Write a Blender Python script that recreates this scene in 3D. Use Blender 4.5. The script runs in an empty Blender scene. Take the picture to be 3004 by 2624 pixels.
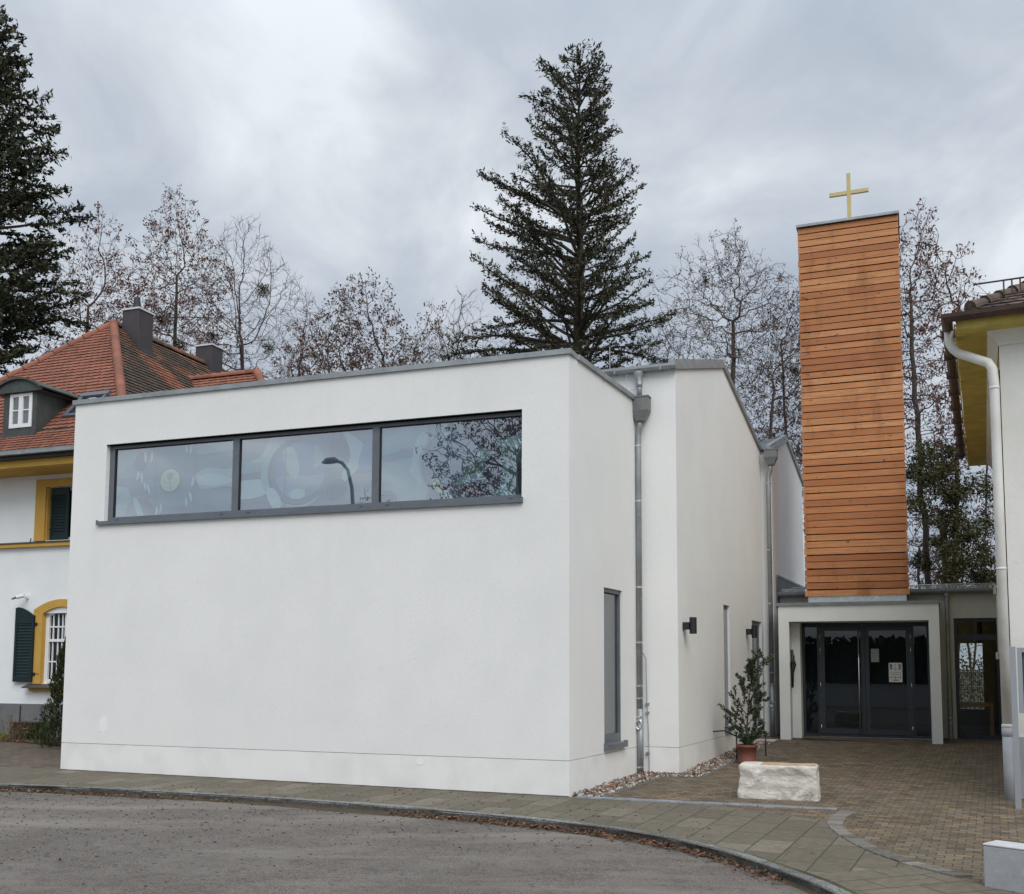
import bpy, bmesh, math, random
import numpy as np
from mathutils import Vector, Matrix

# ------------------------------------------------------------------ camera, sky, sun, exposure
S = bpy.context.scene
COL = S.collection
cd = bpy.data.cameras.new('camera')
cam = bpy.data.objects.new('camera', cd); COL.objects.link(cam)
cd.sensor_fit = 'HORIZONTAL'; cd.sensor_width = 36.0
cd.lens = 3028 / 3004 * 36.0
cd.shift_x = 0.0
cd.shift_y = (1687.0 - 1312.0) / 3004
cd.clip_start = 0.1; cd.clip_end = 3000
cam.location = (0, 0, 1.7)
cam.rotation_euler = (Matrix.Rotation(math.radians(90 + 5.1527), 4, 'X') @ Matrix.Rotation(math.radians(0.25), 4, 'Z')).to_euler()
S.camera = cam

SUN_EL, SUN_AZ = 46.0, 164.0          # the bright part of the overcast, behind the camera (azimuth clockwise from +Y)
W = bpy.data.worlds.new('World'); S.world = W; W.use_nodes = True
def build_world():
    nt = W.node_tree; N = nt.nodes; L = nt.links; N.clear()
    out = N.new('ShaderNodeOutputWorld'); mix = N.new('ShaderNodeMixShader')
    sky = N.new('ShaderNodeTexSky'); sky.sky_type = 'NISHITA'; sky.sun_disc = False
    sky.sun_elevation = math.radians(SUN_EL); sky.sun_rotation = math.radians(SUN_AZ)
    b1 = N.new('ShaderNodeBackground'); b1.inputs[1].default_value = 0.10
    L.new(sky.outputs[0], b1.inputs[0])
    tc = N.new('ShaderNodeTexCoord'); sep = N.new('ShaderNodeSeparateXYZ'); L.new(tc.outputs['Generated'], sep.inputs[0])
    def m(op, a, b=None, clamp=False):
        n = N.new('ShaderNodeMath'); n.operation = op; n.use_clamp = clamp
        for i, v in enumerate((a, b)):
            if v is None: continue
            if isinstance(v, (int, float)): n.inputs[i].default_value = v
            else: L.new(v, n.inputs[i])
        return n.outputs[0]
    zc = m('MAXIMUM', sep.outputs[2], 0.0)
    zz = m('ADD', zc, 0.22)
    px = m('DIVIDE', sep.outputs[0], zz); py = m('DIVIDE', sep.outputs[1], zz)
    cmb = N.new('ShaderNodeCombineXYZ'); L.new(px, cmb.inputs[0]); L.new(py, cmb.inputs[1])
    mp = N.new('ShaderNodeMapping'); L.new(cmb.outputs[0], mp.inputs[0])
    mp.inputs['Rotation'].default_value = (0, 0, math.radians(35)); mp.inputs['Scale'].default_value = (1.0, 0.72, 1); mp.inputs['Location'].default_value = (3.4, 1.7, 0)
    n1 = N.new('ShaderNodeTexNoise'); n1.inputs['Scale'].default_value = 0.8; n1.inputs['Detail'].default_value = 7; n1.inputs['Roughness'].default_value = 0.52; n1.inputs['Distortion'].default_value = 0.35
    L.new(mp.outputs[0], n1.inputs['Vector'])
    n2 = N.new('ShaderNodeTexNoise'); n2.inputs['Scale'].default_value = 3.4; n2.inputs['Detail'].default_value = 6; n2.inputs['Roughness'].default_value = 0.55; n2.inputs['Distortion'].default_value = 0.5
    L.new(mp.outputs[0], n2.inputs['Vector'])
    f = m('ADD', m('MULTIPLY', n1.outputs['Fac'], 0.66), m('MULTIPLY', n2.outputs['Fac'], 0.34))
    cr = N.new('ShaderNodeValToRGB'); e = cr.color_ramp.elements
    e[0].position = 0.385; e[0].color = (0.335, 0.385, 0.462, 1)
    e[1].position = 0.615; e[1].color = (0.72, 0.765, 0.81, 1)
    x = cr.color_ramp.elements.new(0.45); x.color = (0.398, 0.450, 0.528, 1)
    x = cr.color_ramp.elements.new(0.505); x.color = (0.462, 0.512, 0.582, 1)
    x = cr.color_ramp.elements.new(0.555); x.color = (0.565, 0.61, 0.662, 1)
    L.new(f, cr.inputs[0])
    # overcast skies are brightest overhead and round the hidden sun
    up = m('MULTIPLY', m('SUBTRACT', zc, 0.5), 1.35); up = m('ADD', m('MAXIMUM', up, 0.0), 1.0)
    se, sa = math.radians(SUN_EL), math.radians(SUN_AZ)
    sd = (math.cos(se) * math.sin(sa), math.cos(se) * math.cos(sa), math.sin(se))
    dt = N.new('ShaderNodeVectorMath'); dt.operation = 'DOT_PRODUCT'; L.new(tc.outputs['Generated'], dt.inputs[0]); dt.inputs[1].default_value = sd
    g = m('POWER', m('MAXIMUM', dt.outputs['Value'], 0.0), 2.0)
    st = m('MULTIPLY', up, m('ADD', m('MULTIPLY', g, 0.65), 1.0))
    b2 = N.new('ShaderNodeBackground'); L.new(cr.outputs[0], b2.inputs[0]); L.new(st, b2.inputs[1])
    mix.inputs[0].default_value = 0.97
    L.new(b1.outputs[0], mix.inputs[1]); L.new(b2.outputs[0], mix.inputs[2]); L.new(mix.outputs[0], out.inputs[0])
build_world()
sl = bpy.data.lights.new('sun', 'SUN'); sl.energy = 1.5; sl.angle = math.radians(40); sl.color = (1.0, 0.965, 0.91)
sun = bpy.data.objects.new('sun', sl); COL.objects.link(sun)
_e, _a = math.radians(SUN_EL), math.radians(SUN_AZ)
_d = Vector((math.cos(_e) * math.sin(_a), math.cos(_e) * math.cos(_a), math.sin(_e)))
sun.rotation_euler = _d.to_track_quat('Z', 'Y').to_euler()
S.view_settings.view_transform = 'Standard'; S.view_settings.look = 'None'; S.view_settings.exposure = 0.2; S.view_settings.gamma = 1.0
S.view_settings.use_curve_mapping = False

# ------------------------------------------------------------------ helpers
def V(*a): return Vector(a)
class MB:
    """collects faces and links them as ONE mesh object"""
    def __init__(s): s.v = []; s.f = []; s.m = []; s.t = []
    def poly(s, pts, mi=0, tone=0.5):
        b = len(s.v); s.v += [tuple(p) for p in pts]; s.f.append(tuple(range(b, b + len(pts)))); s.m.append(mi); s.t.append(tone)
    def hexa(s, p, mi=0, tone=0.5):
        # p: 4 bottom points (ccw), 4 top points
        b = len(s.v); s.v += [tuple(q) for q in p]
        for q in ((3, 2, 1, 0), (4, 5, 6, 7), (0, 1, 5, 4), (1, 2, 6, 5), (2, 3, 7, 6), (3, 0, 4, 7)):
            s.f.append(tuple(b + i for i in q)); s.m.append(mi); s.t.append(tone)
    def box(s, fr, u0, u1, z0, z1, d0, d1, mi=0, tone=0.5):
        """box in a wall frame: u along the wall, z up, d out of the wall"""
        w = fr.w
        s.hexa([w(u0, z0, d0), w(u1, z0, d0), w(u1, z0, d1), w(u0, z0, d1), w(u0, z1, d0), w(u1, z1, d0), w(u1, z1, d1), w(u0, z1, d1)], mi, tone)
    def tube(s, pts, rad, n=8, mi=0, cap=True, tone=0.5):
        pts = [Vector(p) for p in pts]
        if not isinstance(rad, (list, tuple)): rad = [rad] * len(pts)
        b = len(s.v); prev = None
        for i, p in enumerate(pts):
            t = (pts[min(i + 1, len(pts) - 1)] - pts[max(i - 1, 0)])
            if t.length < 1e-9: t = Vector((0, 0, 1))
            t.normalize()
            if prev is None:
                a = Vector((1, 0, 0)) if abs(t.x) < 0.8 else Vector((0, 1, 0))
                x = (a - t * a.dot(t)).normalized()
            else:
                x = (prev - t * prev.dot(t))
                x = x.normalized() if x.length > 1e-6 else t.orthogonal().normalized()
            prev = x; y = t.cross(x)
            for k in range(n):
                an = 2 * math.pi * k / n
                s.v.append(tuple(p + (x * math.cos(an) + y * math.sin(an)) * rad[i]))
        for i in range(len(pts) - 1):
            for k in range(n):
                a = b + i * n + k; c = b + i * n + (k + 1) % n
                s.f.append((a, c, c + n, a + n)); s.m.append(mi); s.t.append(tone)
        if cap:
            s.f.append(tuple(b + k for k in reversed(range(n)))); s.m.append(mi); s.t.append(tone)
            e = b + (len(pts) - 1) * n
            s.f.append(tuple(e + k for k in range(n))); s.m.append(mi); s.t.append(tone)
    def lathe(s, c, prof, n=28, mi=0):
        b = len(s.v)
        for r, z in prof:
            for k in range(n):
                a = 2 * math.pi * k / n; s.v.append((c[0] + r * math.cos(a), c[1] + r * math.sin(a), c[2] + z))
        for i in range(len(prof) - 1):
            for k in range(n):
                a = b + i * n + k; d = b + i * n + (k + 1) % n
                s.f.append((a, d, d + n, a + n)); s.m.append(mi); s.t.append(0.5)
    def build(s, name, mats, parent=None, smooth=False, bevel=0, origin=None, tone=False):
        me = bpy.data.meshes.new(name)
        v = s.v
        if origin is not None: v = [(p[0] - origin[0], p[1] - origin[1], p[2] - origin[2]) for p in v]
        me.from_pydata(v, [], s.f)
        if not isinstance(mats, (list, tuple)): mats = [mats]
        for m in mats: me.materials.append(m)
        me.polygons.foreach_set('material_index', s.m)
        if tone:
            at = me.attributes.new('tone', 'FLOAT', 'FACE'); at.data.foreach_set('value', s.t)
        if smooth: me.polygons.foreach_set('use_smooth', [True] * len(s.f))
        me.validate(); me.update()
        o = bpy.data.objects.new(name, me); COL.objects.link(o)
        if origin is not None: o.location = origin
        if bevel:
            md = o.modifiers.new('bevel', 'BEVEL'); md.width = bevel; md.segments = 2; md.limit_method = 'ANGLE'
        if parent is not None:
            o.parent = parent
            if parent.type == 'EMPTY': o.matrix_parent_inverse = Matrix.Translation(-parent.location)
        return o
class Fr:
    """wall frame: origin, direction along the wall, outward normal"""
    def __init__(s, p, u, n):
        s.P = Vector((p[0], p[1], 0)); s.U = Vector((u[0], u[1], 0)).normalized(); s.N = Vector((n[0], n[1], 0)).normalized()
    def w(s, u, z=0.0, d=0.0): return s.P + s.U * u + s.N * d + Vector((0, 0, z))
def tag(o, label=None, cat=None, group=None, kind=None):
    if label: o['label'] = label
    if cat: o['category'] = cat
    if group: o['group'] = group
    if kind: o['kind'] = kind
    return o
def thing(name, loc, label, cat, group=None):
    o = bpy.data.objects.new(name, None); COL.objects.link(o); o.location = loc; o.empty_display_size = 0.2
    return tag(o, label, cat, group)

# ------------------------------------------------------------------ materials
def mat(name, col, rough=0.8, metal=0.0, noise=None, bump=None, spec=0.5, col2=None, fac=(0.35, 0.65), noise2=None, col3=None, fac3=(0.5, 0.7), stretch=None, tonevar=None, coat=0, drip=None):
    m = bpy.data.materials.new(name); m.use_nodes = True
    nt = m.node_tree; N = nt.nodes; L = nt.links; b = N['Principled BSDF']
    b.inputs['Roughness'].default_value = rough; b.inputs['Metallic'].default_value = metal; b.inputs['Specular IOR Level'].default_value = spec
    if coat: b.inputs['Coat Weight'].default_value = coat
    b.inputs['Base Color'].default_value = (*col, 1)
    tc = N.new('ShaderNodeTexCoord'); vec = tc.outputs['Object']
    if stretch:
        mp = N.new('ShaderNodeMapping'); mp.inputs['Scale'].default_value = stretch[:3]
        if len(stretch) > 3: mp.inputs['Rotation'].default_value = (0, 0, math.radians(stretch[3]))
        L.new(vec, mp.inputs[0]); vec = mp.outputs[0]
    cur = None
    def noi(sc, det=6, ro=0.6):
        n = N.new('ShaderNodeTexNoise'); n.inputs['Scale'].default_value = sc; n.inputs['Detail'].default_value = det; n.inputs['Roughness'].default_value = ro
        L.new(vec, n.inputs['Vector']); return n.outputs['Fac']
    def ramp(src, lo, hi):
        r = N.new('ShaderNodeMapRange'); r.inputs[1].default_value = lo; r.inputs[2].default_value = hi; L.new(src, r.inputs[0]); return r.outputs[0]
    def mixc(f, a, c):
        x = N.new('ShaderNodeMix'); x.data_type = 'RGBA'
        if isinstance(f, float): x.inputs[0].default_value = f
        else: L.new(f, x.inputs[0])
        for i, q in ((6, a), (7, c)):
            if isinstance(q, tuple): x.inputs[i].default_value = (*q, 1)
            else: L.new(q, x.inputs[i])
        return x.outputs[2]
    cur = col
    if noise: cur = mixc(ramp(noi(noise), *fac), cur, col2)
    if noise2: cur = mixc(ramp(noi(noise2), *fac3), cur, col3)
    if drip:        # faint run-off streaks
        md = N.new('ShaderNodeMapping'); md.inputs['Scale'].default_value = (2.6, 2.6, 0.16); L.new(tc.outputs['Object'], md.inputs[0])
        nd = N.new('ShaderNodeTexNoise'); nd.inputs['Scale'].default_value = 1.0; nd.inputs['Detail'].default_value = 5; L.new(md.outputs[0], nd.inputs['Vector'])
        cur = mixc(ramp(nd.outputs['Fac'], 0.56, 0.85), cur, drip)
    if tonevar:
        at = N.new('ShaderNodeAttribute'); at.attribute_name = 'tone'
        hs = N.new('ShaderNodeHueSaturation')
        r = N.new('ShaderNodeMapRange'); r.inputs[3].default_value = 1 - tonevar; r.inputs[4].default_value = 1 + tonevar; L.new(at.outputs['Fac'], r.inputs[0])
        L.new(r.outputs[0], hs.inputs['Value'])
        if isinstance(cur, tuple): hs.inputs['Color'].default_value = (*cur, 1)
        else: L.new(cur, hs.inputs['Color'])
        cur = hs.outputs[0]
    if not isinstance(cur, tuple): L.new(cur, b.inputs['Base Color'])
    if bump:
        for i, (sc, st, di) in enumerate(bump if isinstance(bump, list) else [bump]):
            bp = N.new('ShaderNodeBump'); bp.inputs['Strength'].default_value = st; bp.inputs['Distance'].default_value = di
            L.new(noi(sc, 5, 0.6), bp.inputs['Height'])
            if i: L.new(last, bp.inputs['Normal'])
            last = bp.outputs[0]
        L.new(last, b.inputs['Normal'])
    m.diffuse_color = (*col, 1)
    return m
def glass(name, tint, refl, rough=0.0, clear=0.9, fres=1.5):
    """window glass: clear pane with a real Fresnel reflection"""
    m = bpy.data.materials.new(name); m.use_nodes = True
    nt = m.node_tree; N = nt.nodes; L = nt.links; N.clear()
    o = N.new('ShaderNodeOutputMaterial'); mx = N.new('ShaderNodeMixShader'); t = N.new('ShaderNodeBsdfTransparent'); g = N.new('ShaderNodeBsdfGlossy')
    t.inputs[0].default_value = (*[c * clear for c in tint], 1); g.inputs['Roughness'].default_value = rough; g.inputs[0].default_value = (0.95, 0.97, 1, 1)
    f = N.new('ShaderNodeFresnel'); f.inputs[0].default_value = fres
    ge = N.new('ShaderNodeNewGeometry'); io = N.new('ShaderNodeMath'); io.operation = 'MULTIPLY_ADD'; io.inputs[1].default_value = 1 / fres - fres; io.inputs[2].default_value = fres; L.new(ge.outputs['Backfacing'], io.inputs[0]); L.new(io.outputs[0], f.inputs[0])
    a = N.new('ShaderNodeMath'); a.operation = 'ADD'; a.inputs[1].default_value = refl; a.use_clamp = True
    L.new(f.outputs[0], a.inputs[0]); L.new(a.outputs[0], mx.inputs[0]); L.new(t.outputs[0], mx.inputs[1]); L.new(g.outputs[0], mx.inputs[2]); L.new(mx.outputs[0], o.inputs[0])
    tc = N.new('ShaderNodeTexCoord'); n = N.new('ShaderNodeTexNoise'); n.inputs['Scale'].default_value = 0.9; L.new(tc.outputs['Object'], n.inputs['Vector'])
    bp = N.new('ShaderNodeBump'); bp.inputs['Strength'].default_value = 0.04; bp.inputs['Distance'].default_value = 0.02; L.new(n.outputs['Fac'], bp.inputs['Height']); L.new(bp.outputs[0], g.inputs['Normal'])
    return m
def paving(name, bw, bh, rot, cols, mortar, msize, offset=0.5, bumpd=0.01, var=8.0, stain=None, stainc=None, specks=0):
    """laid slabs or blocks: brick texture with per-block colour"""
    m = bpy.data.materials.new(name); m.use_nodes = True
    nt = m.node_tree; N = nt.nodes; L = nt.links; b = N['Principled BSDF']
    b.inputs['Roughness'].default_value = 0.72; b.inputs['Specular IOR Level'].default_value = 0.35
    tc = N.new('ShaderNodeTexCoord'); mp = N.new('ShaderNodeMapping'); mp.inputs['Rotation'].default_value = (0, 0, math.radians(-rot))
    L.new(tc.outputs['Object'], mp.inputs[0])
    nz = N.new('ShaderNodeTexNoise'); nz.inputs['Scale'].default_value = 14; nz.inputs['Detail'].default_value = 3; L.new(mp.outputs[0], nz.inputs['Vector'])
    ad = N.new('ShaderNodeMix'); ad.data_type = 'RGBA'; ad.blend_type = 'ADD'; ad.inputs[0].default_value = 0.012; L.new(mp.outputs[0], ad.inputs[6]); L.new(nz.outputs['Color'], ad.inputs[7])
    br = N.new('ShaderNodeTexBrick'); br.offset = offset; br.inputs['Scale'].default_value = 1.0
    br.inputs['Brick Width'].default_value = bw; br.inputs['Row Height'].default_value = bh; br.inputs['Mortar Size'].default_value = msize; br.inputs['Mortar Smooth'].default_value = 0.3; br.inputs['Bias'].default_value = 0
    br.inputs[1].default_value = (0, 0, 0, 1); br.inputs[2].default_value = (1, 1, 1, 1); br.inputs[3].default_value = (0.5, 0.5, 0.5, 1)
    L.new(ad.outputs[2], br.inputs['Vector'])
    cr = N.new('ShaderNodeValToRGB'); L.new(br.outputs['Color'], cr.inputs[0])
    e = cr.color_ramp.elements
    e[0].position = 0.0; e[0].color = (*cols[0], 1); e[1].position = 1.0; e[1].color = (*cols[-1], 1)
    for i, c in enumerate(cols[1:-1]): q = e.new((i + 1) / (len(cols) - 1)); q.color = (*c, 1)
    n2 = N.new('ShaderNodeTexNoise'); n2.inputs['Scale'].default_value = var; n2.inputs['Detail'].default_value = 8; n2.inputs['Roughness'].default_value = 0.7; L.new(tc.outputs['Object'], n2.inputs['Vector'])
    hs = N.new('ShaderNodeHueSaturation'); r = N.new('ShaderNodeMapRange'); r.inputs[1].default_value = 0.3; r.inputs[2].default_value = 0.7; r.inputs[3].default_value = 0.72; r.inputs[4].default_value = 1.25
    L.new(n2.outputs['Fac'], r.inputs[0]); L.new(r.outputs[0], hs.inputs['Value']); L.new(cr.outputs[0], hs.inputs['Color'])
    cur = hs.outputs[0]
    n3 = N.new('ShaderNodeTexNoise'); n3.inputs['Scale'].default_value = 0.55; n3.inputs['Detail'].default_value = 5; L.new(tc.outputs['Object'], n3.inputs['Vector'])
    r3 = N.new('ShaderNodeMapRange'); r3.inputs[1].default_value = 0.42; r3.inputs[2].default_value = 0.66; r3.inputs[4].default_value = 0.38; L.new(n3.outputs['Fac'], r3.inputs[0])
    x3 = N.new('ShaderNodeMix'); x3.data_type = 'RGBA'; L.new(r3.outputs[0], x3.inputs[0]); L.new(cur, x3.inputs[6]); x3.inputs[7].default_value = (*(stainc or cols[0]), 1); cur = x3.outputs[2]
    mx = N.new('ShaderNodeMix'); mx.data_type = 'RGBA'; L.new(br.outputs['Fac'], mx.inputs[0]); L.new(cur, mx.inputs[6]); mx.inputs[7].default_value = (*mortar, 1)
    cur = mx.outputs[2]
    if specks:      # bits of twig and bark lying about
        vo = N.new('ShaderNodeTexVoronoi'); vo.inputs['Scale'].default_value = specks; mv = N.new('ShaderNodeMapping'); mv.inputs['Rotation'].default_value = (0, 0, 0.6); mv.inputs['Scale'].default_value = (1, 2.6, 1); L.new(tc.outputs['Object'], mv.inputs[0]); L.new(mv.outputs[0], vo.inputs['Vector'])
        rs = N.new('ShaderNodeMapRange'); rs.inputs[1].default_value = 0.08; rs.inputs[2].default_value = 0.12; rs.inputs[3].default_value = 0.8; rs.inputs[4].default_value = 0.0; L.new(vo.outputs['Distance'], rs.inputs[0])
        xs = N.new('ShaderNodeMix'); xs.data_type = 'RGBA'; L.new(rs.outputs[0], xs.inputs[0]); L.new(cur, xs.inputs[6]); xs.inputs[7].default_value = (0.035, 0.03, 0.022, 1); cur = xs.outputs[2]
    L.new(cur, b.inputs['Base Color'])
    bp = N.new('ShaderNodeBump'); bp.invert = True; bp.inputs['Strength'].default_value = 0.7; bp.inputs['Distance'].default_value = bumpd; L.new(br.outputs['Fac'], bp.inputs['Height'])
    b2 = N.new('ShaderNodeBump'); b2.inputs['Strength'].default_value = 0.35; b2.inputs['Distance'].default_value = 0.006; L.new(n2.outputs['Fac'], b2.inputs['Height']); L.new(bp.outputs[0], b2.inputs['Normal'])
    L.new(b2.outputs[0], b.inputs['Normal'])
    return m

M = {}
M['stucco'] = mat('white_stucco', (0.80, 0.795, 0.77), 0.95, noise=0.9, col2=(0.755, 0.752, 0.732), fac=(0.38, 0.68), noise2=26, col3=(0.70, 0.70, 0.685), fac3=(0.56, 0.80), bump=[(75, 0.42, 0.007), (190, 0.5, 0.003)], spec=0.2, drip=(0.755, 0.752, 0.732))
M['plinth'] = mat('smooth_white_plinth', (0.81, 0.803, 0.78), 0.9, noise=1.6, col2=(0.70, 0.695, 0.675), fac=(0.42, 0.72), bump=(60, 0.25, 0.004), spec=0.2)
M['patch'] = mat('fresh_plaster', (0.835, 0.832, 0.81), 0.95)
M['soot'] = mat('dark_joint', (0.28, 0.28, 0.27), 0.9)
M['zinc'] = mat('weathered_zinc', (0.36, 0.385, 0.39), 0.5, 0.55, noise=3.0, col2=(0.27, 0.29, 0.295), noise2=11, col3=(0.46, 0.48, 0.48), fac3=(0.58, 0.75))
M['zincdark'] = mat('dark_zinc', (0.17, 0.18, 0.185), 0.5, 0.5, noise=4.0, col2=(0.11, 0.115, 0.12))
M['galv'] = mat('galvanised_steel', (0.55, 0.58, 0.58), 0.42, 0.6, noise=22.0, col2=(0.42, 0.45, 0.46), noise2=5, col3=(0.66, 0.68, 0.68), fac3=(0.55, 0.7))
M['bright'] = mat('bright_steel', (0.72, 0.72, 0.72), 0.22, 1.0)
M['anthra'] = mat('anthracite_aluminium', (0.040, 0.050, 0.062), 0.5, 0.0, noise=5, col2=(0.034, 0.043, 0.054), spec=0.35)
M['frame'] = mat('grey_window_aluminium', (0.16, 0.175, 0.195), 0.42, 0.3, noise=4, col2=(0.135, 0.15, 0.17))
M['black'] = mat('black_powder_coat', (0.012, 0.013, 0.016), 0.5)
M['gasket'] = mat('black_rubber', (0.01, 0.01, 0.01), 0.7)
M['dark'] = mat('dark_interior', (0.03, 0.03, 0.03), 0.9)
M['glass'] = glass('clear_window_glass', (0.84, 0.95, 0.97), 0.36, clear=0.95, fres=1.5)
M['glassdark'] = glass('entrance_glass', (0.42, 0.48, 0.52), 0.0, clear=0.45, fres=1.5)
M['glassmid'] = glass('narrow_window_glass', (0.7, 0.75, 0.76), 0.10, clear=0.8, fres=1.5)
M['blind'] = mat('grey_blind', (0.15, 0.165, 0.165), 0.8, noise=30, col2=(0.12, 0.132, 0.132), stretch=(1, 1, 0.05))
M['gold'] = mat('gold_paint', (0.56, 0.45, 0.20), 0.5, 0.2, noise=4, col2=(0.50, 0.40, 0.18))
M['trim'] = mat('ochre_render', (0.56, 0.335, 0.07), 0.9, noise=2.5, col2=(0.50, 0.29, 0.06), bump=(50, 0.3, 0.005))
M['yellow'] = mat('faded_yellow_render', (0.60, 0.475, 0.13), 0.92, noise=3.0, col2=(0.44, 0.345, 0.095), noise2=1.2, col3=(0.40, 0.32, 0.11), fac3=(0.55, 0.75), bump=(40, 0.5, 0.008))
M['villawhite'] = mat('white_limewash', (0.82, 0.835, 0.835), 0.95, noise=1.2, col2=(0.76, 0.785, 0.79), bump=(45, 0.3, 0.006), spec=0.2)
M['villagrey'] = mat('grey_render_base', (0.19, 0.19, 0.195), 0.9, noise=2.2, col2=(0.15, 0.15, 0.155), bump=(45, 0.4, 0.006))
M['oldwhite'] = mat('aged_white_render', (0.78, 0.77, 0.73), 0.95, noise=1.1, col2=(0.70, 0.69, 0.64), noise2=14, col3=(0.66, 0.65, 0.60), fac3=(0.58, 0.8), bump=(40, 0.4, 0.008), spec=0.2, drip=(0.58, 0.565, 0.51))
M['tile'] = mat('red_clay_tile', (0.275, 0.105, 0.064), 0.85, noise=1.3, col2=(0.225, 0.092, 0.06), noise2=5.0, col3=(0.19, 0.082, 0.056), fac3=(0.56, 0.76), bump=(60, 0.3, 0.006), tonevar=0.17)
M['mosstile'] = mat('lichen_stained_tile', (0.25, 0.095, 0.052), 0.9, noise=0.85, col2=(0.07, 0.05, 0.035), fac=(0.40, 0.53), noise2=7.0, col3=(0.16, 0.13, 0.075), fac3=(0.56, 0.72), bump=(50, 0.5, 0.01), tonevar=0.25)
M['oldtile'] = mat('old_brown_tile', (0.13, 0.085, 0.065), 0.9, noise=5.5, col2=(0.20, 0.18, 0.12), fac=(0.5, 0.68), noise2=2.0, col3=(0.05, 0.045, 0.04), fac3=(0.5, 0.7), bump=(50, 0.5, 0.01), tonevar=0.35)
M['newtile'] = mat('orange_replacement_tile', (0.46, 0.20, 0.12), 0.85, noise=6, col2=(0.40, 0.17, 0.10))
M['shutter'] = mat('dark_green_paint', (0.012, 0.027, 0.029), 0.6, noise=6, col2=(0.009, 0.021, 0.023), spec=0.3)
M['white'] = mat('white_paint', (0.80, 0.81, 0.81), 0.5, noise=3, col2=(0.74, 0.75, 0.75))
M['pipewhite'] = mat('cream_pipe_paint', (0.72, 0.71, 0.67), 0.55, noise=3.5, col2=(0.62, 0.60, 0.55), noise2=18, col3=(0.45, 0.42, 0.37), fac3=(0.64, 0.8))
M['pipegrey'] = mat('grey_pipe_paint', (0.42, 0.43, 0.45), 0.55, noise=5, col2=(0.36, 0.37, 0.385))
M['rustgut'] = mat('brown_copper_gutter', (0.10, 0.052, 0.04), 0.6, 0.2, noise=4, col2=(0.055, 0.035, 0.03), noise2=13, col3=(0.15, 0.07, 0.05), fac3=(0.6, 0.75))
M['chimney'] = mat('slate_grey_sheet', (0.072, 0.062, 0.066), 0.6, 0.2, noise=3, col2=(0.058, 0.052, 0.056))
M['capwhite'] = mat('light_chimney_cap', (0.62, 0.62, 0.62), 0.6)
M['dormer'] = mat('grey_green_dormer_sheet', (0.075, 0.085, 0.078), 0.6, 0.2, noise=4, col2=(0.055, 0.062, 0.057))
M['terracotta'] = mat('terracotta_plastic', (0.20, 0.066, 0.042), 0.65, noise=6, col2=(0.16, 0.055, 0.037), bump=(60, 0.1, 0.003))
M['soil'] = mat('potting_soil', (0.03, 0.022, 0.016), 1.0, noise=40, col2=(0.05, 0.038, 0.026), bump=(60, 0.8, 0.02))
M['limestone'] = mat('rough_limestone', (0.60, 0.56, 0.49), 0.9, noise=3.2, col2=(0.33, 0.295, 0.245), fac=(0.44, 0.66), noise2=6, col3=(0.74, 0.71, 0.65), fac3=(0.50, 0.66), bump=[(6, 0.6, 0.035), (22, 0.6, 0.016), (70, 0.5, 0.005)], stretch=(1, 1, 1.9))
M['limetop'] = mat('limestone_iron_stain', (0.40, 0.24, 0.13), 0.95, noise=6, col2=(0.50, 0.38, 0.27), bump=(30, 0.6, 0.02))
M['concrete'] = mat('painted_grey_concrete', (0.40, 0.405, 0.42), 0.85, noise=5, col2=(0.34, 0.345, 0.36), noise2=30, col3=(0.45, 0.45, 0.46), fac3=(0.55, 0.75), bump=(45, 0.35, 0.006))
M['conctop'] = mat('pale_concrete_top', (0.56, 0.56, 0.56), 0.85, noise=8, col2=(0.48, 0.48, 0.48), bump=(45, 0.3, 0.005))
M['granite_face'] = mat('dark_granite', (0.075, 0.07, 0.062), 0.85, noise=9, col2=(0.035, 0.032, 0.026), noise2=30, col3=(0.12, 0.115, 0.105), fac3=(0.55, 0.7), bump=[(14, 0.7, 0.02)], tonevar=0.25)
M['granite'] = mat('granite_kerb', (0.23, 0.232, 0.222), 0.8, noise=34, col2=(0.10, 0.10, 0.098), fac=(0.44, 0.6), noise2=2.2, col3=(0.10, 0.095, 0.075), fac3=(0.5, 0.68), bump=[(14, 0.6, 0.02), (60, 0.4, 0.006)], tonevar=0.25)
M['sett'] = mat('granite_sett', (0.19, 0.168, 0.142), 0.75, noise=26, col2=(0.13, 0.118, 0.105), bump=(24, 0.5, 0.012), tonevar=0.35)
M['drain'] = mat('galvanised_drain', (0.42, 0.45, 0.49), 0.5, 0.4, noise=7, col2=(0.27, 0.29, 0.32))
M['mossdirt'] = mat('mossy_joint', (0.065, 0.08, 0.024), 1.0, noise=2.5, col2=(0.04, 0.036, 0.022), fac=(0.45, 0.6), bump=(60, 0.8, 0.01))
M['moss'] = mat('moss', (0.07, 0.10, 0.025), 1.0, noise=25, col2=(0.045, 0.06, 0.02), bump=(40, 0.8, 0.02))
M['pebble'] = mat('pebble', (0.42, 0.38, 0.33), 0.8, noise=7, col2=(0.27, 0.24, 0.21), tonevar=0.75)
M['crumb'] = mat('dark_bark_crumb', (0.035, 0.028, 0.022), .95, noise=20, col2=(.06, .045, .032), tonevar=.5)
M['deadleaf'] = mat('dead_leaf', (0.20, 0.092, 0.046), 0.8, noise=9, col2=(0.15, 0.065, 0.03), tonevar=0.6)
M['bark'] = mat('grey_brown_bark', (0.085, 0.068, 0.055), 0.95, noise=5, col2=(0.055, 0.045, 0.038))
M['barkred'] = mat('reddish_twig_bark', (0.125, 0.092, 0.080), 0.95, noise=3, col2=(0.095, 0.072, 0.062))
M['barkgreen'] = mat('mossy_bark', (0.06, 0.055, 0.03), 0.95, noise=5, col2=(0.04, 0.04, 0.022))
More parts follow.
